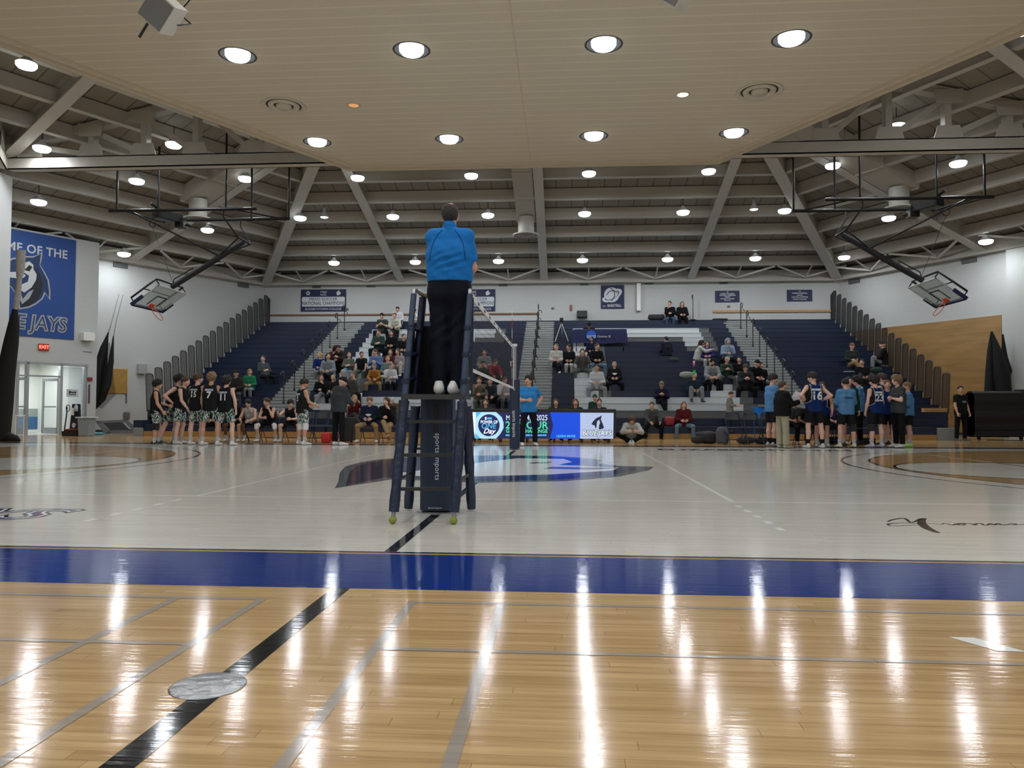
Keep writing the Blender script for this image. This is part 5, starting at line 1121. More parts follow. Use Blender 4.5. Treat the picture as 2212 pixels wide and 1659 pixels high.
# a primitive: (a, b, ra, rb, squash, k, cut) tapered capsule from a to b; squash = (axis vector, factor); cut = plane (point, normal) kept where negative
def cap_(a, b, ra, rb, k=.03, sq=None, cut=None): return dict(a=np.array(a, float), b=np.array(b, float), ra=ra, rb=rb, k=k, sq=sq, cut=cut)
def field_mesh(prims, res, subs=(), noise=None, clip=None):
    lo = np.min([np.minimum(p['a'], p['b'])-max(p['ra'], p['rb'])*1.35 for p in prims], 0)-2.5*res-.02
    hi = np.max([np.maximum(p['a'], p['b'])+max(p['ra'], p['rb'])*1.35 for p in prims], 0)+2.5*res+.02
    n = np.ceil((hi-lo)/res).astype(int)+1
    D = np.full(n, .3, np.float32)
    ax = [lo[i]+res*np.arange(n[i]) for i in range(3)]
    def block(p, mg):
        l = np.minimum(p['a'], p['b'])-max(p['ra'], p['rb'])*1.3-mg; h = np.maximum(p['a'], p['b'])+max(p['ra'], p['rb'])*1.3+mg
        i0 = np.clip(np.floor((l-lo)/res).astype(int), 0, n-1); i1 = np.clip(np.ceil((h-lo)/res).astype(int)+1, 1, n)
        return tuple(slice(i0[j], i1[j]) for j in range(3))
    def dist(p, sl):
        X_, Y_, Z_ = np.meshgrid(ax[0][sl[0]], ax[1][sl[1]], ax[2][sl[2]], indexing='ij', sparse=True)
        a, b = p['a'], p['b']; q = [X_-a[0], Y_-a[1], Z_-a[2]]; d = b-a
        if p['sq'] is not None:
            u, f = p['sq']; u = nrm(u); w_ = q[0]*u[0]+q[1]*u[1]+q[2]*u[2]; m = (1/f-1)
            q = [q[i]+w_*u[i]*m for i in range(3)]; d = d+np.dot(d, u)*u*m
        dd = float(np.dot(d, d))
        t = np.clip((q[0]*d[0]+q[1]*d[1]+q[2]*d[2])/dd, 0, 1) if dd > 1e-9 else 0.0
        r = p['ra']+(p['rb']-p['ra'])*t
        s = np.sqrt((q[0]-d[0]*t)**2+(q[1]-d[1]*t)**2+(q[2]-d[2]*t)**2)-r
        if p['sq'] is not None and p['sq'][1] < 1: s = s*.85
        if p['cut'] is not None:
            c, nn = p['cut']; s = np.maximum(s, (X_-c[0])*nn[0]+(Y_-c[1])*nn[1]+(Z_-c[2])*nn[2])
        return s
    for p in prims:
        k = max(p['k'], 1e-4); sl = block(p, 3*k+2*res); s = dist(p, sl); o = D[sl]
        h = np.clip(.5+.5*(o-s)/k, 0, 1); D[sl] = o*(1-h)+s*h-k*h*(1-h)
    for p in subs:
        sl = block(p, 2*res+.02); s = dist(p, sl); D[sl] = np.maximum(D[sl], -s)
    if clip is not None:
        X_, Y_, Z_ = np.meshgrid(*ax, indexing='ij', sparse=True)
        for c, nn in clip: D = np.maximum(D, (X_-c[0])*nn[0]+(Y_-c[1])*nn[1]+(Z_-c[2])*nn[2]).astype(np.float32)
    if noise is not None:
        X_, Y_, Z_ = np.meshgrid(*ax, indexing='ij', sparse=True); D = D+noise(X_, Y_, Z_)
    # surface nets
    S = D < 0; c = np.zeros(np.array(S.shape)-1, int)
    for dx in (0, 1):
        for dy in (0, 1):
            for dz in (0, 1): c += S[dx:S.shape[0]-1+dx, dy:S.shape[1]-1+dy, dz:S.shape[2]-1+dz]
    cells = np.argwhere((c > 0) & (c < 8)); idx = -np.ones(c.shape, int); idx[tuple(cells.T)] = np.arange(len(cells))
    acc = np.zeros((len(cells), 3)); cnt = np.zeros(len(cells))
    cor = [(0, 0, 0), (1, 0, 0), (0, 1, 0), (1, 1, 0), (0, 0, 1), (1, 0, 1), (0, 1, 1), (1, 1, 1)]
    for i0, i1 in ((0, 1), (2, 3), (4, 5), (6, 7), (0, 2), (1, 3), (4, 6), (5, 7), (0, 4), (1, 5), (2, 6), (3, 7)):
        A = np.array(cor[i0]); B = np.array(cor[i1]); ca = cells+A; cb = cells+B
        va = D[tuple(ca.T)]; vb = D[tuple(cb.T)]; m = (va < 0) != (vb < 0); t = np.where(m, va/np.where(m, va-vb, 1), 0)
        acc += np.where(m[:, None], A+(B-A)*t[:, None], 0); cnt += m
    V = lo+res*(cells+acc/np.maximum(cnt, 1)[:, None])
    F = []
    for axn in range(3):
        e = np.zeros(3, int); e[axn] = 1; u = np.roll(np.array([0, 1, 0]) if axn == 0 else (np.array([0, 0, 1]) if axn == 1 else np.array([1, 0, 0])), 0); w_ = np.cross(e, u)
        w_ = np.abs(w_)
        sh = np.array(S.shape); s0 = S[:sh[0]-e[0], :sh[1]-e[1], :sh[2]-e[2]]; s1 = S[e[0]:, e[1]:, e[2]:]
        P = np.argwhere(s0 != s1); P = P[(P[:, (axn+1) % 3] > 0) & (P[:, (axn+2) % 3] > 0)]
        a1 = np.zeros(3, int); a1[(axn+1) % 3] = 1; a2 = np.zeros(3, int); a2[(axn+2) % 3] = 1
        ok = np.ones(len(P), bool)
        q = [idx[tuple(np.minimum(x, np.array(idx.shape)-1).T)] for x in (P-a1-a2, P-a2, P, P-a1)]
        flip = s0[tuple(P.T)]
        Q = np.stack(q, 1); ok = (Q >= 0).all(1); Q = Q[ok]; flip = flip[ok]
        Q[~flip] = Q[~flip][:, ::-1]; F.append(Q)
    return V, np.concatenate(F)
def np_mesh(name, V, F, mats, fm=None, smooth=True):
    me = bpy.data.meshes.new(name); nF = len(F)
    me.vertices.add(len(V)); me.vertices.foreach_set('co', np.asarray(V, np.float32).ravel())
    me.loops.add(nF*4); me.loops.foreach_set('vertex_index', np.asarray(F, np.int32).ravel())
    me.polygons.add(nF); me.polygons.foreach_set('loop_start', np.arange(0, nF*4, 4, dtype=np.int32)); me.polygons.foreach_set('loop_total', np.full(nF, 4, np.int32))
    for m in mats: me.materials.append(m)
    if fm is not None: me.polygons.foreach_set('material_index', np.asarray(fm, np.int32))
    me.polygons.foreach_set('use_smooth', np.full(nF, smooth)); me.update(calc_edges=True); me.validate(); return me

# ---- skeleton -------------------------------------------------------------
def joints(ps):
    J = {}; hz = ps['hip']; ln = math.radians(ps.get('lean', 0)); sd = math.radians(ps.get('side', 0)); J['s'] = s = nrm([math.sin(sd), math.sin(ln), math.cos(ln)*math.cos(sd)])
    tw = math.radians(ps.get('twist', 0)); J['rx'] = rx = nrm([math.cos(tw), math.sin(tw), 0]); J['fw'] = fw = nrm(np.cross([0, 0, 1], rx))
    P = v3(0, 0, hz); J['pel'] = P
    b = ps.get('bend', 0)*.01
    J['chest'] = P+s*.30; J['nb'] = nb = P+s*.515+fw*b
    hy = math.radians(ps.get('hy', 0)); hp = math.radians(ps.get('hp', 0))
    hf = nrm([-math.sin(hy+tw), math.cos(hy+tw), 0]); hr = nrm(np.cross(hf, [0, 0, 1])); hu = v3(0, 0, 1)
    hf2 = hf*math.cos(hp)-hu*math.sin(hp); hu2 = hf*math.sin(hp)+hu*math.cos(hp)
    J['hf'], J['hr'], J['hu'] = hf2, hr, hu2
    J['hc'] = nb+nrm(s*.5+hu*.5)*ps.get('neck', .073)+hu2*.100+hf2*.02
    sw = ps.get('sw', .175)
    for n, sg in (('R', 1), ('L', -1)):
        J['sh'+n] = nb-s*.055+rx*sg*sw; J['hj'+n] = P+nrm([1, 0, 0])*sg*.088-v3(0, 0, .02)
        ar = ps['arm'+n] if 'arm'+n in ps else ps['arm']
        m = v3(sg if 'arm'+n not in ps else 1, 1, 1)
        def W(d): d = nrm(np.array(d)*m); return d[0]*rx+d[1]*fw+v3(0, 0, d[2])
        J['el'+n] = J['sh'+n]+W(ar[0])*.285; J['wr'+n] = J['el'+n]+W(ar[1])*.25; J['hd'+n] = W(ar[2]) if len(ar) > 2 else nrm(J['wr'+n]-J['el'+n])
        lg = ps['leg'+n] if 'leg'+n in ps else ps['leg']
        m = v3(sg if 'leg'+n not in ps else 1, 1, 1)
        J['kn'+n] = J['hj'+n]+nrm(np.array(lg[0])*m)*.43; J['an'+n] = J['kn'+n]+nrm(np.array(lg[1])*m)*.42
        ft = nrm(np.array(lg[2] if len(lg) > 2 else (.12, 1, 0))*m); J['ft'+n] = ft
    return J
def torso_prims(J, inf=0.0, low=.0, k=.05, girth=1.0, chestg=1.0):
    P, s, rx, fw, nb = J['pel'], J['s'], J['rx'], J['fw'], J['nb']; out = []
    x0 = nrm(rx*.5+v3(.5, 0, 0))
    for sg in (1, -1):
        out.append(cap_(P+x0*sg*.065-s*low, J['chest']+rx*sg*.075*chestg, .112*girth+inf, .115*girth+inf, k))
        out.append(cap_(J['chest']+rx*sg*.075*chestg, nb-s*.10+rx*sg*.085*chestg, .113*girth+inf, .088*chestg+inf, k))
        out.append(cap_(nb-s*.05+rx*sg*.05, J['sh'+('R' if sg > 0 else 'L')], .062+inf, .056+inf, k))
    return out
def body_prims(J, girth=1.0, arms=True, legs=True, torso=True, lk=1.0, ak=1.0):
    out = []
    if torso: out += torso_prims(J, -.012, 0, girth=girth)
    out.append(cap_(J['nb']-J['s']*.02, J['hc']-J['hu']*.05, .058, .054, .03))
    for n in 'RL':
        if arms:
            out += [cap_(J['sh'+n], J['el'+n], .050*ak, .038*ak, .03), cap_(J['el'+n], J['el'+n]+(J['wr'+n]-J['el'+n])*.35, .039*ak, .041*ak, .02), cap_(J['el'+n]+(J['wr'+n]-J['el'+n])*.35, J['wr'+n], .041*ak, .025, .02)]
        if legs:
            kn, an = J['kn'+n], J['an'+n]; bk = -J['ft'+n]*.018
            out += [cap_(J['hj'+n], kn, .082*lk, .054*lk, .04), cap_(kn, kn+(an-kn)*.32+bk, .052*lk, .056*lk, .02), cap_(kn+(an-kn)*.32+bk, an, .056*lk, .034*min(1, lk+.05), .02)]
    return out
def shirt_prims(J, sl=1.0, inf=.014, low=.07, girth=1.0, slinf=None):
    out = torso_prims(J, inf, low, girth=girth); q = inf if slinf is None else slinf
    if sl is not None:
        for n in 'RL':
            sh, el, wr = J['sh'+n], J['el'+n], J['wr'+n]
            if sl <= 1.0:
                e = sh+(el-sh)*sl; out.append(cap_(sh, e+(el-sh)*.10, .054+q, .046+q+.006, .025, cut=(e, nrm(el-sh))))
            else:
                out.append(cap_(sh, el, .054+q, .043+q, .03)); e = el+(wr-el)*(sl-1.0); out.append(cap_(el, e+nrm(wr-el)*.03, .043+q, .031+q, .02, cut=(e, nrm(wr-el))))
    return out
def pants_prims(J, ln=2.0, inf=.012, girth=1.0, flare=0.0):
    P = J['pel']; x0 = v3(1, 0, 0); out = []
    for sg, n in ((1, 'R'), (-1, 'L')):
        out.append(cap_(P+x0*sg*.062+J['s']*.06, P+x0*sg*.068-v3(0, 0, .03), .108*girth+inf, .108*girth+inf, .04))
        hj, kn, an = J['hj'+n], J['kn'+n], J['an'+n]
        if ln <= 1.0:
            e = hj+(kn-hj)*ln; out.append(cap_(hj, e+(kn-hj)*.12, .088+inf, .070+inf+flare, .03, cut=(e, nrm(kn-hj))))
        else:
            out.append(cap_(hj, kn, .088+inf, .060+inf, .03)); e = kn+(an-kn)*(ln-1.0); out.append(cap_(kn, e+nrm(an-kn)*.03, .060+inf, .044+inf+flare, .025, cut=(e, nrm(an-kn))))
    return out

# ---- head, hand, shoe and hair templates -----------------------------------
HEADP = [cap_((0, -.012, .015), (0, .018, .03), .092, .086, .02, sq=((1, 0, 0), .86)), cap_((0, .035, -.035), (0, .052, -.075), .060, .038, .035), cap_((0, -.01, -.02), (0, .02, -.05), .07, .055, .03),
         cap_((0, .098, .002), (0, .116, -.022), .012, .016, .012), cap_((0, .088, -.048), (0, .09, -.05), .022, .02, .015), cap_((.0, .085, .03), (.0, .088, .028), .03, .02, .03)]
for sg in (1, -1): HEADP += [cap_((sg*.080, -.005, .012), (sg*.084, -.012, -.018), .020, .013, .008, sq=((1, 0, 0), .5)), cap_((sg*.04, .066, -.012), (sg*.05, .05, -.03), .026, .022, .02)]
HEADV, HEADF = field_mesh(HEADP, .009)
def small_ball(c, r, sy=1.0, n=6):
    V = []; F = []
    for i in range(n+1):
        for j in range(8):
            t = PI*i/n; V.append((c[0]+r[0]*math.sin(t)*math.cos(j*PI/4), c[1]+r[1]*math.sin(t)*math.sin(j*PI/4), c[2]+r[2]*math.cos(t)))
    for i in range(n):
        for j in range(8): F.append((i*8+j, i*8+(j+1) % 8, (i+1)*8+(j+1) % 8, (i+1)*8+j))
    return np.array(V), np.array(F)[:, ::-1]
FEAT = []   # (V, F, material slot)
for sg in (1, -1):
    FEAT.append((*small_ball((sg*.033, .083, .008), (.014, .010, .008)), 1)); FEAT.append((*small_ball((sg*.033, .090, .008), (.0065, .006, .0065)), 2)); FEAT.append((*small_ball((sg*.034, .091, .028), (.020, .007, .0045)), 2))
FEAT.append((*small_ball((0, .106, -.048), (.024, .007, .006)), 3))
def tubeq(P, R, n=6):
    V = []; P = [np.array(p, float) for p in P]; prev = None
    for i, p in enumerate(P):
        t = nrm(P[min(i+1, len(P)-1)]-P[max(i-1, 0)])
        x = nrm(np.cross(t, (0, 0, 1) if abs(t[2]) < .9 else (1, 0, 0))) if prev is None else nrm(prev-t*np.dot(prev, t)); prev = x; y = np.cross(t, x)
        for k in range(n): V.append(p+(x*math.cos(2*PI*k/n)+y*math.sin(2*PI*k/n))*R[i])
    F = [(i*n+k, i*n+(k+1) % n, (i+1)*n+(k+1) % n, (i+1)*n+k) for i in range(len(P)-1) for k in range(n)]
    c = len(V); V.append(P[-1]+nrm(P[-1]-P[-2])*R[-1]*.6); b_ = (len(P)-1)*n
    F += [(b_+k, b_+(k+1) % n, c, c) for k in range(0, n)]
    F = [f if f[2] != f[3] else (f[0], f[1], c, f[0]) for f in F]
    return np.array(V), F
def hand_template(curl):
    """wrist at the origin, fingers along +y, palm facing -z, thumb on the +x side"""
    prims = [cap_((0, -.01, 0), (0, .03, 0), .024, .030, .01, sq=((0, 0, 1), .62)), cap_((.018, .03, 0), (.022, .075, 0), .020, .016, .012, sq=((0, 0, 1), .75)), cap_((-.016, .03, 0), (-.022, .07, 0), .020, .015, .012, sq=((0, 0, 1), .75)), cap_((0, .03, 0), (0, .076, 0), .022, .017, .012, sq=((0, 0, 1), .75))]
    for x, L, sp in ((.027, .068, .10), (.009, .076, .02), (-.010, .070, -.05), (-.027, .054, -.15)):
        p = v3(x, .075, 0); a = 0; q = [p]
        for seg, cl in ((.42, .35), (.32, .9), (.26, .7)):
            a += cl*curl; p = p+v3(math.sin(sp)*L*seg, math.cos(a)*L*seg, -math.sin(a)*L*seg); q.append(p)
        for i, (r0, r1) in enumerate(((.0095, .009), (.009, .0082), (.0082, .0072))): prims.append(cap_(q[i], q[i+1], r0, r1, .004))
    q = [v3(.018, .01, -.002), v3(.042, .032, -.008-.01*curl), v3(.052, .055, -.012-.025*curl), v3(.050, .078, -.016-.035*curl)]
    for i, (r0, r1) in enumerate(((.014, .0125), (.012, .0105), (.0105, .0085))): prims.append(cap_(q[i], q[i+1], r0, r1, .006))
    return field_mesh(prims, .0055)
HANDS = {c: hand_template(c) for c in (.35, .8)}
def shoe_mesh():
    P_ = [cap_((0, -.075, .045), (0, .02, .042), .040, .042, .03, sq=((0, 0, 1), 1.0)), cap_((0, .02, .038), (0, .135, .028), .043, .036, .03, sq=((0, 0, 1), .72)), cap_((0, -.06, .06), (0, -.05, .10), .040, .037, .03)]
    return field_mesh(P_, .011, clip=[((0, 0, .0), (0, 0, -1)), ((0, 0, .118), (0, 0, 1))])
SHV, SHF = shoe_mesh()
SHOE_CACHE = {}
def shoe_data(up, sole):
    key = (up.name, sole.name)
    if key not in SHOE_CACHE:
        zc = SHV[SHF].mean(1)[:, 2]; SHOE_CACHE[key] = np_mesh('shoe', SHV, SHF, [up, sole], (zc < .022).astype(int))
    return SHOE_CACHE[key]
def curl_noise(amp, f):
    return lambda X_, Y_, Z_: amp*(np.sin(X_*f+1)*np.sin(Y_*f*1.1+2)+np.sin(Z_*f*.9+X_*f*.6)*.7+.6*np.sin(Y_*f*1.7-Z_*f*1.3))
def hair_template(kind):
    base = [cap_((0, -.020, .028), (0, .008, .045), .100, .093, .02, sq=((1, 0, 0), .90))]
    face = [cap_((0, .13, -.045), (0, .13, .0), .080, .066, .01), cap_((0, .12, -.10), (0, .1, -.2), .09, .12, .01)]
    low = [((0, -.02, -.05), nrm((0, .35, -1)))]
    res = .011
    if kind == 'short': return field_mesh(base, res, face, clip=low)
    if kind == 'messy': return field_mesh([cap_((0, -.022, .036), (0, .016, .058), .106, .098, .02, sq=((1, 0, 0), .93)), cap_((0, .05, .085), (.02, .08, .07), .035, .03, .03)], res, face, noise=curl_noise(.004, 70), clip=low)
    if kind == 'curly': return field_mesh([cap_((0, -.02, .045), (0, .02, .068), .118, .108, .03)], res, face, noise=curl_noise(.007, 95), clip=low)
    if kind == 'mop': return field_mesh([cap_((0, -.02, .035), (0, .02, .06), .118, .110, .03), cap_((0, -.05, -.03), (0, -.05, -.06), .085, .07, .03)], res, face, noise=curl_noise(.006, 60), clip=[((0, -.02, -.085), nrm((0, .2, -1)))])
    if kind == 'long': return field_mesh(base+[cap_((sg*.075, -.01, .02), (sg*.085, -.02, -.17), .035, .030, .03) for sg in (1, -1)]+[cap_((0, -.07, .02), (0, -.085, -.24), .065, .06, .04)], res, face, noise=curl_noise(.002, 60))
    if kind == 'bun': return field_mesh(base+[cap_((0, -.06, .13), (0, -.06, .135), .035, .03, .02)], res, face, clip=low)
    if kind == 'pony': return field_mesh(base+[cap_((0, -.11, .05), (0, -.13, -.12), .032, .022, .02)], res, face, clip=low)
    if kind == 'fringe': return field_mesh([cap_((0, -.020, .030), (0, .012, .052), .104, .096, .02, sq=((1, 0, 0), .92))], res, face, noise=curl_noise(.002, 60), clip=[((0, -.02, -.065), nrm((0, .3, -1)))])
    if kind == 'cap': return field_mesh([cap_((0, -.012, .038), (0, .010, .045), .104, .097, .02, sq=((1, 0, 0), .90)), cap_((0, .07, .052), (0, .135, .040), .052, .045, .01, sq=((0, 0, 1), .16))], .009, clip=[((0, 0, .018), nrm((0, -.1, -1)))])
    if kind == 'beanie': return field_mesh([cap_((0, -.018, .035), (0, .0, .065), .108, .092, .02, sq=((1, 0, 0), .92)), cap_((0, .0, .046), (0, .005, .048), .108, .106, .01, sq=((0, 0, 1), .35))], .010, clip=[((0, 0, .026), nrm((0, -.28, -1)))])
    if kind == 'hood': return field_mesh([cap_((0, -.03, .02), (0, .008, .045), .125, .112, .03), cap_((0, -.06, -.06), (0, -.06, -.10), .10, .10, .04)], res, face+[cap_((0, .1, .02), (0, .1, .03), .07, .07, .01)])
    if kind == 'spikes': return field_mesh(base+[cap_((0, .05-.04*i, .12), (0, .06-.055*i, .22-.01*i*i), .026, .006, .01) for i in range(4)], .009, face, clip=low)
HAIRM = {}
def hair_data(kind, m):
    if kind not in HAIRM: HAIRM[kind] = (hair_template(kind), {})
    (V, F), c = HAIRM[kind]
    if m.name not in c: c[m.name] = np_mesh(kind, V, F, [m])
    return c[m.name]
def skin(n):
    c = {'a': (.62, .36, .26), 'b': (.55, .30, .20), 'c': (.44, .22, .14), 'd': (.12, .055, .03), 'e': (.68, .42, .33)}[n]
    return mat('skin '+n, c, .55)
HC = {'dark': (.018, .012, .009), 'brown': (.07, .035, .018), 'light': (.20, .12, .055), 'blond': (.42, .29, .12), 'red': (.16, .05, .022), 'grey': (.28, .27, .26), 'black': (.008, .007, .007), 'green': (.03, .35, .08)}
def hmat(n): return mat('hair '+n, HC[n], .7, bump=.6, bscale=120)
EYEW = mat('eye white', (.6, .58, .55), .4); EYED = mat('eye dark', (.02, .013, .01), .4); LIP = mat('lip', (.38, .13, .10), .5)
def cloth(name, col, rough=.85, **kw):
    kw.setdefault('bump', .5); kw.setdefault('bscale', 9); kw.setdefault('spec', .15); return mat('cloth '+name, tuple(c*.8 for c in col), rough, **kw)
MESH_CACHE = {}
def mirror_pose(ps):
    q = dict(ps)
    for a_, b_ in (('armR', 'armL'), ('legR', 'legL')):
        x, y = ps.get(a_), ps.get(b_)
        q.pop(a_, None); q.pop(b_, None)
        if x is not None: q[b_] = tuple((-v[0], v[1], v[2]) for v in x)
        if y is not None: q[a_] = tuple((-v[0], v[1], v[2]) for v in y)
    for k in ('hy', 'twist', 'side'):
        if k in q: q[k] = -q[k]
    return q
def person(loc, rz, pose, label, skin_='a', hair=('short', 'dark'), top=('tshirt', 'grey', (.2, .2, .2)), bottom=('pants', 'black', (.02, .02, .02)), shoes=((.6, .6, .6), (.5, .5, .5)), s=1.0, girth=1.0, group=None, res=.016, extra=None, name='person'):
    """pose: dict (see joints). returns (root, joints, shirt object)"""
    J = joints(pose); root = thing(name, label, 'person', loc, rz, group); root.scale = (s, s, s)
    key = repr((sorted(pose.items(), key=str), girth, res)); sk = skin(skin_); M_ = [sk, EYEW, EYED, LIP]
    tk, bk = top[0], bottom[0]
    arms_bare = tk in ('tank', 'tshirt', 'polo'); legs_bare = bk in ('shorts',)
    ck = key+'body'+str(arms_bare)+str(legs_bare)
    if ck not in MESH_CACHE:
        V, F = field_mesh(body_prims(J, girth, True, True, lk=1.0 if legs_bare else .80, ak=1.0 if arms_bare else .84), res); parts = [(V, F, 0)]
        R = np.stack([J['hr'], J['hf'], J['hu']], 0)
        parts.append((HEADV@R+J['hc'], HEADF, 0))
        for v, f, mi in FEAT: parts.append((v@R+J['hc'], f, mi))
        for n, sg in (('R', 1), ('L', -1)):
            hv, hf_ = HANDS[pose.get('curl', .8)]; d = J['hd'+n]; up = nrm(np.cross(d, np.cross(J['fw'] if abs(np.dot(d, J['fw'])) < .95 else v3(0, 0, 1), d)))
            # back of the hand faces outwards / up
            out_ = J['rx']*sg; zz = nrm(out_-d*np.dot(out_, d)) if abs(np.dot(out_, d)) < .95 else up; xx = np.cross(d, zz)
            hv2 = hv.copy(); f2 = hf_
            thumb_fw = 1 if np.dot(xx, J['fw'])+.3*xx[2] > 0 else -1
            if thumb_fw < 0: hv2[:, 0] *= -1; f2 = f2[:, ::-1]
            B = np.stack([xx, d, zz], 0); parts.append((hv2@B+J['wr'+n], f2, 0))
        VV = np.concatenate([p[0] for p in parts]); off = 0; FF = []; MI = []
        for v, f, mi in parts: FF.append(np.asarray(f)+off); MI.append(np.full(len(f), mi)); off += len(v)
        MESH_CACHE[ck] = (VV, np.concatenate(FF), np.concatenate(MI))
    VV, FF, MI = MESH_CACHE[ck]
    mk = (ck, sk.name)
    if mk not in MESH_CACHE: MESH_CACHE[mk] = np_mesh('body', VV, FF, M_, MI)
    bo = bpy.data.objects.new('body', MESH_CACHE[mk]); COL.objects.link(bo); bo.parent = root
    def part(nm, vf, m, mi=None):
        me = np_mesh(nm, vf[0], vf[1], m if isinstance(m, list) else [m], mi); o = bpy.data.objects.new(nm, me); COL.objects.link(o); o.parent = root; return o
    # top
    tm = cloth(top[1], top[2], **(top[3] if len(top) > 3 else {})); par = dict(tank=(None, .010, .06), tshirt=(.62, .016, .07), polo=(.68, .016, .05), long=(1.93, .014, .06), hoodie=(1.95, .028, .05), jacket=(1.96, .030, .10))[tk]
    kt = key+'top'+tk
    if kt not in MESH_CACHE:
        subs = []
        if tk == 'tank':
            for n in 'RL': subs.append(cap_(J['sh'+n]+(J['el'+n]-J['sh'+n])*-.02, J['sh'+n]+(J['el'+n]-J['sh'+n])*.35+J['rx']*(.02 if n == 'R' else -.02), .062, .072, .01))
        pr = shirt_prims(J, par[0], par[1], par[2], girth)
        for p_ in pr[0:4:3]: p_['ra'] += .012
        if tk in ('hoodie', 'jacket'): pr.append(cap_(J['nb']-J['fw']*.03-J['s']*.01+J['rx']*.04, J['nb']-J['fw']*.03-J['s']*.01-J['rx']*.04, .072, .072, .03))
        elif tk == 'polo': pr.append(cap_(J['nb']-J['s']*.01, J['nb']+J['s']*.015, .070, .064, .01))
        subs.append(cap_(J['nb']+J['hu']*.045+J['fw']*.03, J['nb']+J['hu']*.1+J['fw']*.05, .056, .08, .01))
        MESH_CACHE[kt] = field_mesh(pr, res*.95, subs, noise=(lambda X_, Y_, Z_: .0022*np.sin(Z_*55+X_*25+np.sin(X_*22)*2)) if tk != 'tank' else None, clip=[(J['pel']-J['s']*(.11 if abs(J['anR'][1]-J['pel'][1]) < .25 else .055), -J['s'])])
    V, F = MESH_CACHE[kt]
    if top[1].startswith('navy jersey'):
        c = V[F].mean(1); rel = c-J['nb']; xx = np.abs(rel@J['rx']); zc = -(rel@J['s']); lim = .118-.0*zc+np.clip(zc-.36, 0, .2)*1.2
        mi = np.where(xx > lim+.012, 1, np.where(xx > lim-.002, 2, 0)); mi = np.where(zc > .50, 0, mi)
        shirt = part('jersey', (V, F), [tm, cloth('jersey side black', (.012, .012, .014)), cloth('jersey piping', (.6, .6, .62))], mi)
    else: shirt = part({'tank': 'tank_top', 'tshirt': 't_shirt', 'polo': 'polo_shirt', 'long': 'long_sleeved_shirt', 'hoodie': 'hoodie', 'jacket': 'jacket'}[tk], (V, F), tm)
    bm_ = cloth(bottom[1], bottom[2], **(bottom[3] if len(bottom) > 3 else {}))
    kb = key+'bot'+bk
    if kb not in MESH_CACHE: MESH_CACHE[kb] = field_mesh(pants_prims(J, *{'shorts': (.80, .016, girth, .016), 'pants': (1.97, .012, girth, .006), 'baggy': (1.98, .024, girth, .018), 'leggings': (1.98, .004, girth, .0)}[bk]), res*.95, noise=lambda X_, Y_, Z_: .002*np.sin(Z_*60+Y_*30))
    part('shorts' if bk == 'shorts' else 'trousers', MESH_CACHE[kb], bm_)
    # hair
    Rm = Matrix((tuple(J['hr']), tuple(J['hf']), tuple(J['hu']))).transposed().to_4x4(); Rm.translation = Vector(J['hc'])
    hs = [hair] if isinstance(hair[0], str) else list(hair)
    for h in hs:
        m = hmat(h[1]) if isinstance(h[1], str) else cloth('hat %d%d%d' % tuple(int(v*99) for v in h[1]), h[1])
        ho = bpy.data.objects.new({'cap': 'cap', 'beanie': 'beanie', 'hood': 'hood'}.get(h[0], 'hair'), hair_data(h[0], m)); COL.objects.link(ho); ho.parent = root; ho.matrix_local = Rm
    sd_ = shoe_data(mat('shoe %d%d%d' % tuple(int(v*99) for v in shoes[0]), shoes[0], .5), mat('sole %d%d%d' % tuple(int(v*99) for v in shoes[1]), shoes[1], .6))
    for n in 'RL':
        f = Vector(J['ft'+n]); f.normalize(); z = Vector((0, 0, 1)); z = (z-f*z.dot(f)).normalized(); x = f.cross(z); M4 = Matrix((x, f, z)).transposed().to_4x4(); M4.translation = Vector(J['an'+n]) - z*.085 + f*.035
        so_ = bpy.data.objects.new('shoe', sd_); COL.objects.link(so_); so_.parent = root; so_.matrix_local = M4
        if legs_bare:
            k2 = ('sock', n, key, extra.get('sock') if extra else None)
            b = MB(); an = Vector(J['an'+n]); kn = Vector(J['kn'+n]); b.tube([an-(kn-an).normalized()*.03, an+(kn-an).normalized()*.05, an+(kn-an).normalized()*.12], [.044, .048, .057], 12); o = b.build('sock', cloth('sock', (.6, .6, .6)) if not (extra and extra.get('sock') == 'black') else cloth('black sock', (.012, .012, .014))); o.parent = root
    if extra:
        if 'num' in extra:
            for txt, sz, h, front, m in extra['num']:
                body_text(root, shirt, J, txt, sz, h, front, m, s)
        if 'knee' in extra:
            for n in extra['knee']:
                kn, an, hj = Vector(J['kn'+n]), Vector(J['an'+n]), Vector(J['hj'+n]); b = MB(); b.tube([kn+(hj-kn).normalized()*.09, kn, kn+(an-kn).normalized()*.10], [.078, .073, .071], 14); o = b.build('knee_pad', mat('knee pad '+extra.get('kneecol', 'black'), (.015, .015, .017) if extra.get('kneecol', 'black') == 'black' else (.7, .7, .7), .8)); o.parent = root
    return root, J, shirt
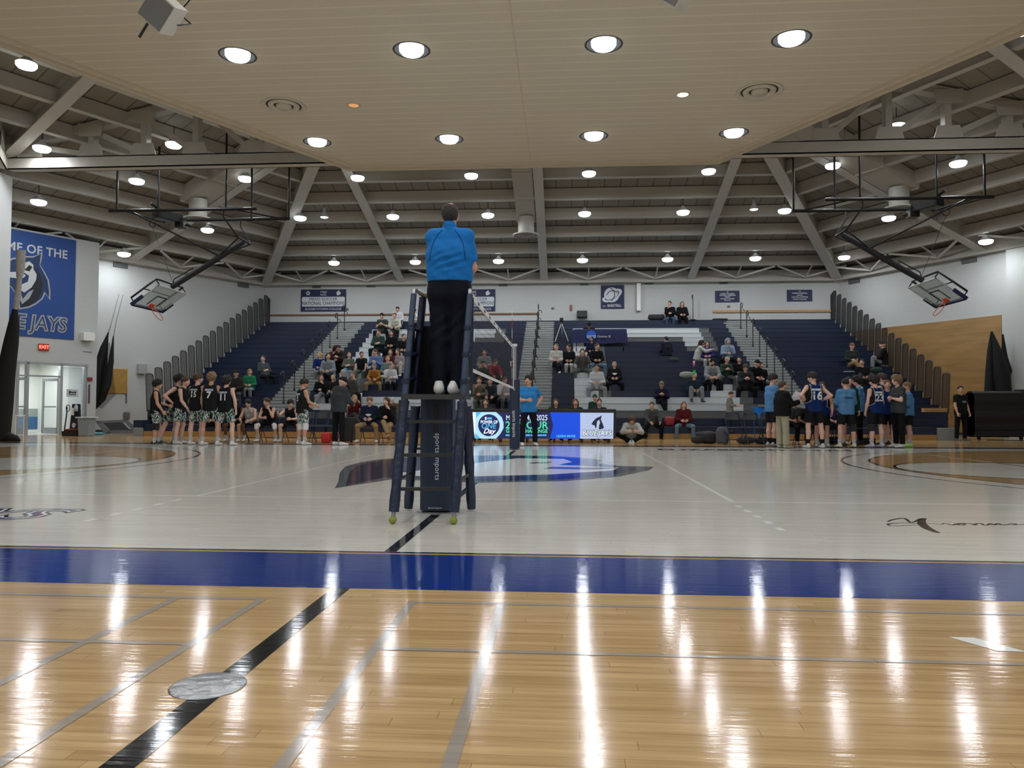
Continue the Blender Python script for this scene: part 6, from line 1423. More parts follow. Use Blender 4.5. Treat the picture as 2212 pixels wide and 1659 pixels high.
def body_text(root, shirt, J, txt, size, h, front, m, s):
    """lettering laid on the shirt surface; h = metres below the neck base"""
    fw, rx, sv = (Vector(J['fw']), Vector(J['rx']), Vector(J['s'])); nb = Vector(J['nb']); sgn = 1 if front else -1
    x = -rx if front else rx; x = -rx*1.0 if front else rx
    o = nb - sv*h + fw*sgn*.4
    M = frame_M(o, x, sv)
    if txt in ('STRIP', 'EMBLEM'):
        b = MB()
        if txt == 'STRIP':
            for k in range(7): b.add([(-.105+.03*k, -size*.4, 0), (-.105+.03*k+.024, -size*.4, 0), (-.105+.03*k+.024, size*.4, 0), (-.105+.03*k, size*.4, 0)], [(0, 1, 2, 3)])
        else: b.add([(-.09, .03, 0), (-.09, .01, 0), (-.03, -.035, 0), (.03, -.035, 0), (.09, .01, 0), (.09, .03, 0), (.0, .045, 0)], [(0, 1, 2, 6), (2, 3, 6), (3, 4, 5, 6)])
        t = b.build('shirt_lettering', m, recalc=False); t.data.transform(M)
    else: t = text_obj(txt, size, M, m, 'number' if txt.isdigit() else 'lettering', None, extrude=.0, bold=size*.03)
    from mathutils.bvhtree import BVHTree
    me = shirt.data; bv = BVHTree.FromPolygons([v.co for v in me.vertices], [tuple(p.vertices) for p in me.polygons]); d = -fw*sgn
    for v in t.data.vertices:
        hit = bv.ray_cast(v.co, d)
        v.co = (hit[0] - d*.013) if hit[0] is not None else v.co + d*.27
    t.parent = shirt if False else root
    t.name = 'shirt_lettering'
# ================================================================== WHO STANDS AND SITS WHERE
LEGS = {'n': dict(leg=((.16, .97, -.12), (.0, -.30, -.95))), 'w': dict(leg=((.45, .88, -.12), (.02, -.22, -.97))), 'c': dict(leg=((.05, .99, -.10), (.02, -.2, -.98))),
        'x': dict(legR=((-.10, .98, .16), (-.42, .25, -.87)), legL=((-.10, .97, -.12), (.0, -.2, -.98))), 'x2': dict(legL=((.10, .98, .16), (.42, .25, -.87)), legR=((.10, .97, -.12), (.0, -.2, -.98))),
        'f': dict(leg=((.16, .97, -.10), (.05, .35, -.93))), 'k': dict(leg=((.25, .80, .55), (.0, .1, -1)))}
ARMS = {'knees': dict(arm=((.22, .42, -.88), (-.42, .85, -.32))), 'lap': dict(arm=((.28, .12, -1), (-.55, .80, -.20))), 'phone': dict(arm=((.20, .30, -.93), (-.62, .62, .38))),
        'cross': dict(armR=((.25, .35, -.9), (-.95, .40, .15)), armL=((-.25, .35, -.9), (.95, .40, .05))), 'chin': dict(armR=((.12, .55, -.82), (-.42, .05, .92)), armL=((-.25, .3, -.95), (.75, .6, .0))),
        'chin2': dict(armL=((-.12, .55, -.82), (.42, .05, .92)), armR=((.25, .3, -.95), (-.75, .6, .0))), 'back': dict(arm=((.45, -.55, -.75), (.15, -.35, -.95))), 'reach': dict(armR=((.3, .7, -.5), (-.2, .9, .3)), armL=((-.3, .3, -.95), (.5, .8, .0))),
        'face': dict(arm=((.22, .70, -.62), (-.38, .15, .92))), 'down': dict(arm=((.25, .5, -.83), (-.25, .80, -.55))), 'hang': dict(arm=((.15, .45, -.9), (-.05, .35, -.95)))}
def S(arm='lap', leg='n', lean=5, hy=0, hp=5, hip=.53, **kw):
    p = dict(hip=hip, lean=lean, hy=hy, hp=hp, bend=max(0, lean)*.12); p.update(ARMS[arm]); p.update(LEGS[leg]); p.update(kw); return p
def T(arms, lean=0, hy=0, hp=0, legs=None, **kw):
    p = dict(lean=lean, hy=hy, hp=hp); p.update(legs or dict(leg=((.10, 0, -1), (.0, -.03, -1)))); p.update(arms)
    l0 = p.get('legR', p.get('leg')); p['hip'] = .105+.43*abs(nrm(l0[0])[2])+.42*abs(nrm(l0[1])[2]); p.update(kw); return p
DOWN = dict(arm=((.20, .02, -1), (.03, .22, -1))); AKIM = dict(arm=((.72, -.35, -.75), (-.70, .50, -.42)))
CLASP = dict(arm=((.18, .30, -.95), (-.35, .70, -.55))); FOLD = dict(armR=((.28, .25, -.9), (-.9, .5, .15)), armL=((-.28, .25, -.9), (.9, .5, .25)))
BLK, WHT = (.008, .008, .010), (.62, .63, .64)
SH = dict(w=((.62, .62, .62), (.55, .55, .55)), b=((.015, .015, .017), (.02, .02, .02)), bw=((.02, .02, .022), (.6, .6, .58)), g=((.30, .75, .12), (.5, .8, .3)), lv=((.45, .43, .60), (.6, .6, .7)), t=((.30, .18, .08), (.25, .15, .07)), gr=((.3, .3, .3), (.5, .5, .5)), cr=((.6, .58, .42), (.1, .1, .1)))
def stand(px, fpy, hpy, rz, pose, label, z=0.0, y=None, **kw):
    J = joints(pose); base = atZ(px, fpy, z) if y is None else Vector((atY(px, fpy, y).x, y, z))
    top = atY(px, hpy, base.y).z - z; s = top/(J['hc'][2]+.118)
    x_off = 0
    return person(base, rz, pose, label, s=s, **kw)
def seat_row(px, hpy, rz, pose, label, row=None, **kw):
    J = joints(pose)
    if row is None:
        best = min(range(1, NR+1), key=lambda i: abs(atY(px, hpy, ry_(i)+.13).z - (rz_(i)-.42+J['hc'][2]))); row = best
    base = Vector((atY(px, hpy, ry_(row)+.13).x, ry_(row)+.13, rz_(row)-.42))
    s = (atY(px, hpy, base.y - (J['hc'][1] if abs(rz-PI) < .8 else 0)).z-base.z)/J['hc'][2]; s = min(1.07, max(.93, s))
    kw.setdefault('res', .021)
    return person(base, rz, pose, label, s=s, **kw)
def seat_chair(px, hpy, rz, pose, label, y, **kw):
    pose = dict(pose); pose['hip'] = .585; J = joints(pose); base = Vector((atY(px, 900, y).x, y, 0))
    s = (atY(px, hpy, y-.1).z)/(J['hc'][2]); s = min(1.06, max(.94, s)); return person(base, rz, pose, label, s=s, **kw)

# material with green and white blotches for the visitors' shorts
def camo():
    m = cloth('blotched shorts', (.02, .02, .02)); nt_ = m.node_tree
    tc_ = nt_.nodes.new('ShaderNodeTexCoord'); n1 = nt_.nodes.new('ShaderNodeTexNoise'); n1.inputs['Scale'].default_value = 14; n1.inputs['Detail'].default_value = 1
    nt_.links.new(tc_.outputs['Object'], n1.inputs['Vector']); r_ = nt_.nodes.new('ShaderNodeValToRGB'); r_.color_ramp.interpolation = 'CONSTANT'; e = r_.color_ramp.elements
    e[0].position = 0; e[0].color = (.02, .07, .045, 1); e[1].position = .47; e[1].color = (.55, .57, .55, 1); q = e.new(.56); q.color = (.012, .012, .013, 1); q = e.new(.64); q.color = (.55, .57, .55, 1)
    nt_.links.new(n1.outputs['Fac'], r_.inputs[0]); nt_.links.new(r_.outputs['Color'], nt_.nodes['Principled BSDF'].inputs['Base Color']); return m
camo()
BT = ('tank', 'visitor black', (.013, .014, .016)); BS = ('shorts', 'blotched shorts', (.02, .02, .02)); NUMW = mat('number white', (.68, .70, .70), .6)
NJ = ('tank', 'navy jersey', (.008, .030, .14)); HS = ('shorts', 'black shorts', (.013, .013, .015)); LBT = ('long', 'light blue heather', (.10, .26, .50), dict(noise=.18, nscale=60))
vis = 'visiting players in black'; home = 'home players by the right bench'
GAP = dict(leg=((.17, 0, -1), (.02, -.04, -1)))
# ---- left team, standing
stand(334, 961, 822, -PI/2+.45, T(dict(armR=((.15, .15, -1), (.05, .55, -.85)), armL=((-.25, .3, -.9), (.3, .9, -.3))), legs=dict(legR=((.05, .12, -1), (.0, -.15, -1)), legL=((-.15, .25, -1), (-.02, -.05, -1))), lean=2), 'black tank top player number 3 with curly black hair, first on the left',
      top=BT, bottom=BS, hair=('curly', 'black'), skin_='b', shoes=SH['bw'], group=vis, extra=dict(num=[('3', .20, .20, True, NUMW)], knee=['R']))
stand(371, 957, 811, -PI/2+.1, T(dict(armR=((.5, -.75, -.7), (-.3, .75, -.75)), armL=((-.3, .4, -.9), (.3, .8, -.5))), lean=14, legs=dict(legR=((.05, -.3, -1), (.0, -.35, -1)), legL=((-.1, .1, -1), (.0, -.1, -1)))), 'black tank top player with bent elbow, behind the one in the brown headband',
      y=20.2, top=BT, bottom=BS, hair=('curly', 'black'), skin_='e', shoes=SH['bw'], group=vis)
stand(386, 959, 815, -PI/2, T(dict(arm=((.12, .22, -1), (-.05, .62, -.8))), lean=13, hp=2, legs=dict(leg=((.12, .1, -1), (.02, -.14, -1)))), 'black tank top player with brown hair leaning forward to the right, hands joined',
      top=BT, bottom=BS, hair=('fringe', 'brown'), skin_='e', shoes=SH['w'], group=vis)
stand(424, 961, 808, -.25, T(dict(arm=((.10, .12, -1), (.05, .25, -1))), hy=-30, legs=GAP), 'black tank top player number 15 seen from the back', top=BT, bottom=BS, hair=('messy', 'brown'), skin_='e', shoes=SH['w'], group=vis, extra=dict(num=[('15', .20, .22, False, NUMW), ('STRIP', .055, .10, False, mat('name blue white', (.42, .48, .62), .6))]))
stand(454, 962, 807, .05, T(dict(arm=((.22, .1, -1), (-.02, .25, -1))), legs=dict(leg=((.22, 0, -1), (.02, -.04, -1)))), 'black tank top player number 7 with fluffy light brown hair, seen from the back', top=BT, bottom=BS, hair=('curly', 'light'), skin_='b', shoes=SH['w'], group=vis, extra=dict(num=[('7', .22, .24, False, NUMW), ('STRIP', .065, .11, False, mat('name blue white', (1, 1, 1)))]))
stand(486, 962, 813, -.1, T(dict(arm=((.28, .0, -1), (.02, .2, -1))), hy=-12, legs=dict(leg=((.26, 0, -1), (.03, -.04, -1)))), 'black tank top player number 11 with curly black hair, seen from the back', top=BT, bottom=BS, hair=('mop', 'black'), skin_='e', shoes=SH['w'], group=vis, extra=dict(num=[('11', .22, .25, False, NUMW), ('STRIP', .065, .12, False, mat('name blue white', (1, 1, 1)))]))
stand(652, 961, 819, -.75, T(dict(armR=((.15, .25, -.95), (-.05, .8, -.35)), armL=((-.15, .3, -.9), (.1, .8, -.4))), hp=14, legs=dict(leg=((.14, .08, -1), (.02, -.10, -1)))), 'black tank top player number 5 looking down at his hands, standing before the left bench', top=BT, bottom=BS, hair=('messy', 'dark'), skin_='b', shoes=SH['w'], group=vis,
      extra=dict(num=[('5', .20, .24, False, NUMW), ('STRIP', .06, .12, False, mat('name blue white', (1, 1, 1)))], knee=['L', 'R'], kneecol='white'))
stand(731, 962, 815, -.55, T(dict(arm=((.12, .30, -.95), (-.25, .75, -.25))), hp=22, hy=-25, lean=5, legs=dict(leg=((.10, .02, -1), (.0, -.03, -1)))), 'coach in a grey quilted jacket and black trousers looking down, seen from behind',
      top=('jacket', 'charcoal jacket', (.045, .052, .058)), bottom=('pants', 'black', BLK), hair=('cap', (.015, .015, .017)), skin_='a', shoes=SH['w'], girth=1.06)
# ---- left team, on the chairs
yb = 21.65; lb = 'players seated on the left bench'
seat_chair(517, 884, PI, S('knees', 'w', lean=22, hy=-35, hp=8), 'seated player in black tank top with long dark hair, beside number 11', yb, top=BT, bottom=HS, hair=('long', 'black'), skin_='d', shoes=SH['w'], group=lb, extra=dict(num=[('4', .16, .2, True, NUMW)]))
seat_chair(546, 884, PI, S('knees', 'w', lean=30, hp=22), 'seated player in a white tank top leaning on his knees', yb, top=('tank', 'white tank', (.50, .50, .50)), bottom=HS, hair=('fringe', 'black'), skin_='a', shoes=SH['w'], group=lb)
seat_chair(584, 878, PI, S('chin2', 'w', lean=22, hy=-22, hp=8), 'seated player in black tank top resting his chin on his fist', yb, top=BT, bottom=HS, hair=('fringe', 'brown'), skin_='a', shoes=SH['w'], group=lb, extra=dict(knee=['R', 'L'], kneecol='white'))
seat_chair(634, 896, PI, S('reach', 'w', lean=32, hy=35, hp=20), 'seated player in black tank top half hidden behind number 5', yb, top=BT, bottom=HS, hair=('messy', 'dark'), skin_='e', shoes=SH['w'], group=lb)
seat_chair(466, 889, PI, S('knees', 'w', lean=25, hp=5), 'seated player in dark shirt hidden behind numbers 7 and 15', yb, top=BT, bottom=HS, hair=('short', 'brown'), skin_='a', shoes=SH['w'], group=lb)
seat_chair(799, 873, PI, S('lap', 'w', lean=3, hy=10, hp=12), 'boy in a navy hoodie and khaki trousers on a chair, hands in his lap', 21.6, top=('hoodie', 'navy hoodie', (.010, .016, .045)), bottom=('pants', 'khaki', (.36, .25, .13)), hair=('messy', 'light'), skin_='e', shoes=SH['w'],
           extra=dict(num=[('EMBLEM', .13, .26, True, NUMW)]))
seat_chair(838, 875, PI, S('chin2', 'x', lean=12, hy=-25), 'woman with long brown hair, black jacket and khaki trousers next to the referee stand', 21.6, top=('jacket', 'black jacket', BLK), bottom=('pants', 'khaki', (.36, .25, .13)), hair=('long', 'brown'), skin_='e', shoes=SH['t'])
seat_row(763, 866, PI+.5, S('face', 'x', lean=18, hp=10), 'blond woman in a dark red top, hand to her face, by the black case', row=2, top=('long', 'dark red', (.11, .015, .018)), bottom=('pants', 'dark grey', (.06, .065, .07)), hair=('long', 'blond'), skin_='e', shoes=SH['w'])
# ---- floor official by the far pole
stand(1142, 963, 812, PI+.25, T(dict(armR=((.25, .2, -.95), (-.65, .75, .0)), armL=((-.62, -.35, -.75), (.45, .45, -.6))), hy=-32, legs=dict(leg=((.16, .02, -1), (.02, -.04, -1)))), 'floor official in a light blue polo, hand on hip, beside the far net pole',
      top=('polo', 'official blue', (.035, .24, .60)), bottom=('pants', 'navy black', (.010, .012, .022)), hair=('messy', 'black'), skin_='b', shoes=SH['w'], girth=1.04, res=.014)
# ---- right team, standing
stand(1668, 957, 809, -PI/2+.25, T(dict(arm=((.12, .1, -1), (-.1, .5, -.9))), hy=-10, hp=5), 'player in a light blue shirt and black shorts standing behind the coach in khaki', y=20.6, top=LBT, bottom=HS, hair=('messy', 'dark'), skin_='a', shoes=SH['gr'], group=home, extra=dict(sock='black'))
stand(1691, 968, 824, -PI/2+.35, T(dict(armR=((.15, .45, -.9), (-.05, .95, .25)), armL=((-.15, .35, -.9), (.1, .9, .1))), hp=-6, legs=dict(leg=((.12, .0, -1), (.0, .02, -1)))), 'coach in a black jacket and baggy khaki trousers holding a sheet of paper', top=('jacket', 'black jacket', BLK), bottom=('baggy', 'pale khaki', (.42, .38, .27)), hair=('short', 'brown'), skin_='a', shoes=((.36, .33, .25), (.2, .19, .16)), girth=1.26)
stand(1760, 968, 805, .15, T(AKIM, hy=35, hp=10, legs=dict(leg=((.16, 0, -1), (.05, -.03, -1)))), 'navy jersey player number 16 with hands on hips, seen from the back', top=NJ, bottom=HS, hair=('messy', 'dark'), skin_='e', shoes=SH['w'], group=home, extra=dict(num=[('16', .26, .26, False, NUMW), ('STRIP', .06, .11, False, NUMW)], sock='black'))
stand(1776, 965, 826, PI-.2, T(dict(armR=((.3, .1, -.95), (.1, .6, -.8)), armL=((-.3, .1, -.95), (.1, .5, -.85))), lean=8), 'player in dark kit facing the camera behind number 16', y=20.5, top=NJ, bottom=HS, hair=('short', 'brown'), skin_='b', shoes=SH['gr'], group=home)
stand(1829, 967, 818, .1, T(dict(arm=((.25, .15, -1), (-.35, .7, -.4))), hp=12, legs=dict(leg=((.18, 0, -1), (.05, -.03, -1)))), 'player in a light blue long-sleeved shirt and black shorts, seen straight from the back', top=LBT, bottom=HS, hair=('short', 'black'), skin_='a', shoes=SH['cr'], group=home, extra=dict(knee=['R'], num=[('STRIP', .05, .20, False, NK)]))
stand(1857, 960, 814, PI/2-.3, T(dict(arm=((.12, .2, -1), (-.2, .85, -.2))), hp=10, hy=10), 'player in a light blue shirt and long black trousers facing left beside number 23', top=('tshirt', 'light blue heather', (.10, .26, .50)), bottom=('pants', 'black', BLK), hair=('mop', 'black'), skin_='e', shoes=SH['b'], group=home)
stand(1893, 967, 814, .35, T(dict(armR=((.12, .0, -1), (.0, .2, -1)), armL=((-.18, .05, -1), (-.02, .3, -1))), hy=22, hp=6, legs=dict(leg=((.12, 0, -1), (.02, -.03, -1)))), 'navy jersey player number 23 with curly dark hair, seen from the back', top=NJ, bottom=HS, hair=('curly', 'dark'), skin_='e', shoes=SH['lv'], group=home, extra=dict(num=[('23', .25, .24, False, NUMW), ('STRIP', .06, .10, False, NUMW)], knee=['L']))
stand(1910, 962, 808, .7, T(dict(arm=((.14, .1, -1), (-.1, .6, -.8))), hy=10, hp=8), 'tall brown-haired player in a dark jersey just right of number 23', top=NJ, bottom=HS, hair=('messy', 'brown'), skin_='e', shoes=SH['bw'], group=home)
stand(1919, 958, 822, PI-.3, T(DOWN), 'red-haired player mostly hidden in the middle of the right group', y=20.9, top=NJ, bottom=HS, hair=('short', 'red'), skin_='e', shoes=SH['w'], group=home)
stand(1942, 967, 812, PI/2+.1, T(FOLD, hy=0, hp=6, legs=dict(leg=((.12, .0, -1), (.0, -.02, -1)))), 'man with bushy light hair, dark grey t-shirt and folded arms facing left', top=('polo', 'dark grey heather', (.055, .062, .066)), bottom=('pants', 'black', BLK), hair=('mop', 'light'), skin_='e', shoes=SH['w'], girth=1.06)
stand(1964, 965, 826, PI/2-.35, T(dict(arm=((.15, .1, -1), (-.45, .7, -.1))), hp=6), 'player in a light blue shirt with bright green shoes, rightmost of the right group', top=LBT, bottom=HS, hair=('short', 'light'), skin_='a', shoes=SH['g'], group=home)
stand(1834, 957, 815, PI+.1, T(DOWN, hp=0), 'dark-haired player seen above the light blue shoulders in the right group', y=21.2, top=('long', 'dark green', (.02, .05, .04)), bottom=HS, hair=('short', 'dark'), skin_='a', shoes=SH['b'], group=home)
# ---- right team, seated
rb = 'players seated on the right bench'
seat_chair(1739, 892, PI-.1, S('knees', 'w', lean=28, hp=15), 'seated player in black with dark skin between the khaki coach and number 16', 22.0, top=('tshirt', 'visitor black', (.013, .014, .016)), bottom=('pants', 'black', BLK), hair=(('short', 'black'),), skin_='d', shoes=SH['gr'], group=rb)
seat_chair(1790, 888, PI+.25, S('knees', 'w', lean=18, hy=-15, hp=10), 'seated player in a purple and white shirt right of number 16', 22.0, top=('tank', 'purple white', (.07, .05, .20), dict(noise=.9, nscale=9)), bottom=HS, hair=('short', 'light'), skin_='b', shoes=SH['w'], group=rb)
seat_chair(1714, 897, PI, S('lap', 'w', lean=12), 'seated player in a striped dark shirt behind the khaki coach', 22.1, top=('tshirt', 'dark stripes', (.05, .05, .055)), bottom=('pants', 'black', BLK), hair=('short', 'dark'), skin_='c', shoes=SH['w'], group=rb)
# ---- man in black by the mat cart
stand(2076, 948, 834, PI+.3, T(dict(armR=((.2, .1, -1), (.0, .35, -.95)), armL=((-.28, .0, -1), (.0, .35, -.95))), hy=-30, legs=dict(leg=((.14, .02, -1), (.02, -.05, -1)))), 'man in a black t-shirt and black trousers standing by the mat cart', y=25.0, top=('tshirt', 'black tee', (.010, .013, .014)), bottom=('pants', 'black', BLK), hair=('short', 'dark'), skin_='a', shoes=((.05, .05, .05), (.4, .4, .4)), extra=dict(num=[('EMBLEM', .05, .22, True, mat('dim print', (.12, .2, .22), .6))]))
# ---- woman standing with a tablet
stand(1577, 935, 846, -PI/2-.45, T(dict(arm=((.12, .30, -.95), (-.15, .92, .05))), hp=20), 'woman in a grey sweater standing in the front row holding a white tablet', z=rz_(1)-.17, y=25.55, top=('long', 'pale grey sweater', (.26, .26, .25)), bottom=('pants', 'dark jeans', (.015, .03, .06)), hair=('short', 'brown'), skin_='a', shoes=SH['b'])
# ---- in front: sitting on the floor and the first rows
fl = dict(hip=.13, lean=38, hp=45, hy=0, bend=5, legR=((.75, .62, .30), (-.85, .25, -.45)), legL=((-.75, .62, .30), (.85, .25, -.45)), arm=((.35, .62, -.6), (-.55, .72, .1)), )
person(atY(1362, 951, 22.9)*0+Vector((atY(1362, 951, 22.9).x, 22.9, 0)), PI, fl, 'person in a white hoodie sitting on the floor with head bowed, right of the screen', top=('hoodie', 'white hoodie', (.50, .50, .48)), bottom=('pants', 'black', BLK), hair=('long', 'brown'), skin_='a', shoes=SH['w'])
WOOD_ROW = 'people in the front rows'
seat_row(1405, 882, PI+.25, S('down', 'w', lean=14, hy=-25), 'man in an open grey jacket over black on the front row, right of the screen', row=1, top=('jacket', 'grey jacket', (.075, .078, .08)), bottom=('pants', 'black', BLK), hair=('short', 'brown'), skin_='a', shoes=SH['b'], res=.016)
seat_row(1476, 888, PI, S('lap', 'w', lean=5, hy=5), 'woman in a dark red jacket, light jeans and tan boots on the front row', row=1, top=('jacket', 'red plaid', (.10, .012, .015), dict(noise=.8, nscale=14)), bottom=('pants', 'light jeans', (.16, .24, .33)), hair=('long', 'light'), skin_='e', shoes=SH['t'], res=.016)
seat_row(1429, 834, PI-.1, S('phone', 'x', lean=8, hp=28), 'man in a navy jacket and tan cap looking at his phone on the white seats', row=4, top=('jacket', 'navy jacket', (.018, .017, .045)), bottom=('pants', 'black', BLK), hair=(('short', 'grey'), ('cap', (.24, .18, .11))), skin_='a', shoes=SH['b'])
# heads behind the scorer's table
for px, py, hr_, top_, lbl in ((1050, 877, ('long', 'brown'), (.03, .03, .035), 'person with long brown hair behind the screen left of the far pole'), (1201, 879, ('long', 'brown'), (.02, .02, .02), 'person with pulled back hair behind the screen, first right of the official'),
                               (1243, 877, ('long', 'red'), (.02, .02, .02), 'person with long dark red hair behind the screen, above the blue area'), (1294, 877, ('bun', 'brown'), (.03, .03, .03), 'smiling person with tied brown hair behind the screen near its right end')):
    seat_chair(px, py, PI, S('lap', 'n', lean=12, hp=6), lbl, 23.5, top=('long', 'table crew %d' % px, top_), bottom=('pants', 'black', BLK), hair=hr_, skin_='e', shoes=SH['b'], group='crew behind the scorer table', res=.021)
    x_ = atY(px, 900, 23.5).x; dup(CHAIR, (x_, 23.5, 0), PI, 'folding chair behind the screen under ' + lbl.split(' behind')[0].replace('smiling ', 'the '), 'folding chairs behind the scorer table')
stand(1285, 935, 853, PI, T(CLASP, hp=10), 'person in a dark green top and green knit hat behind the screen', y=24.6, top=('long', 'dark green', (.02, .05, .04)), bottom=('pants', 'black', BLK), hair=('beanie', (.03, .08, .05)), skin_='a', shoes=SH['b'])

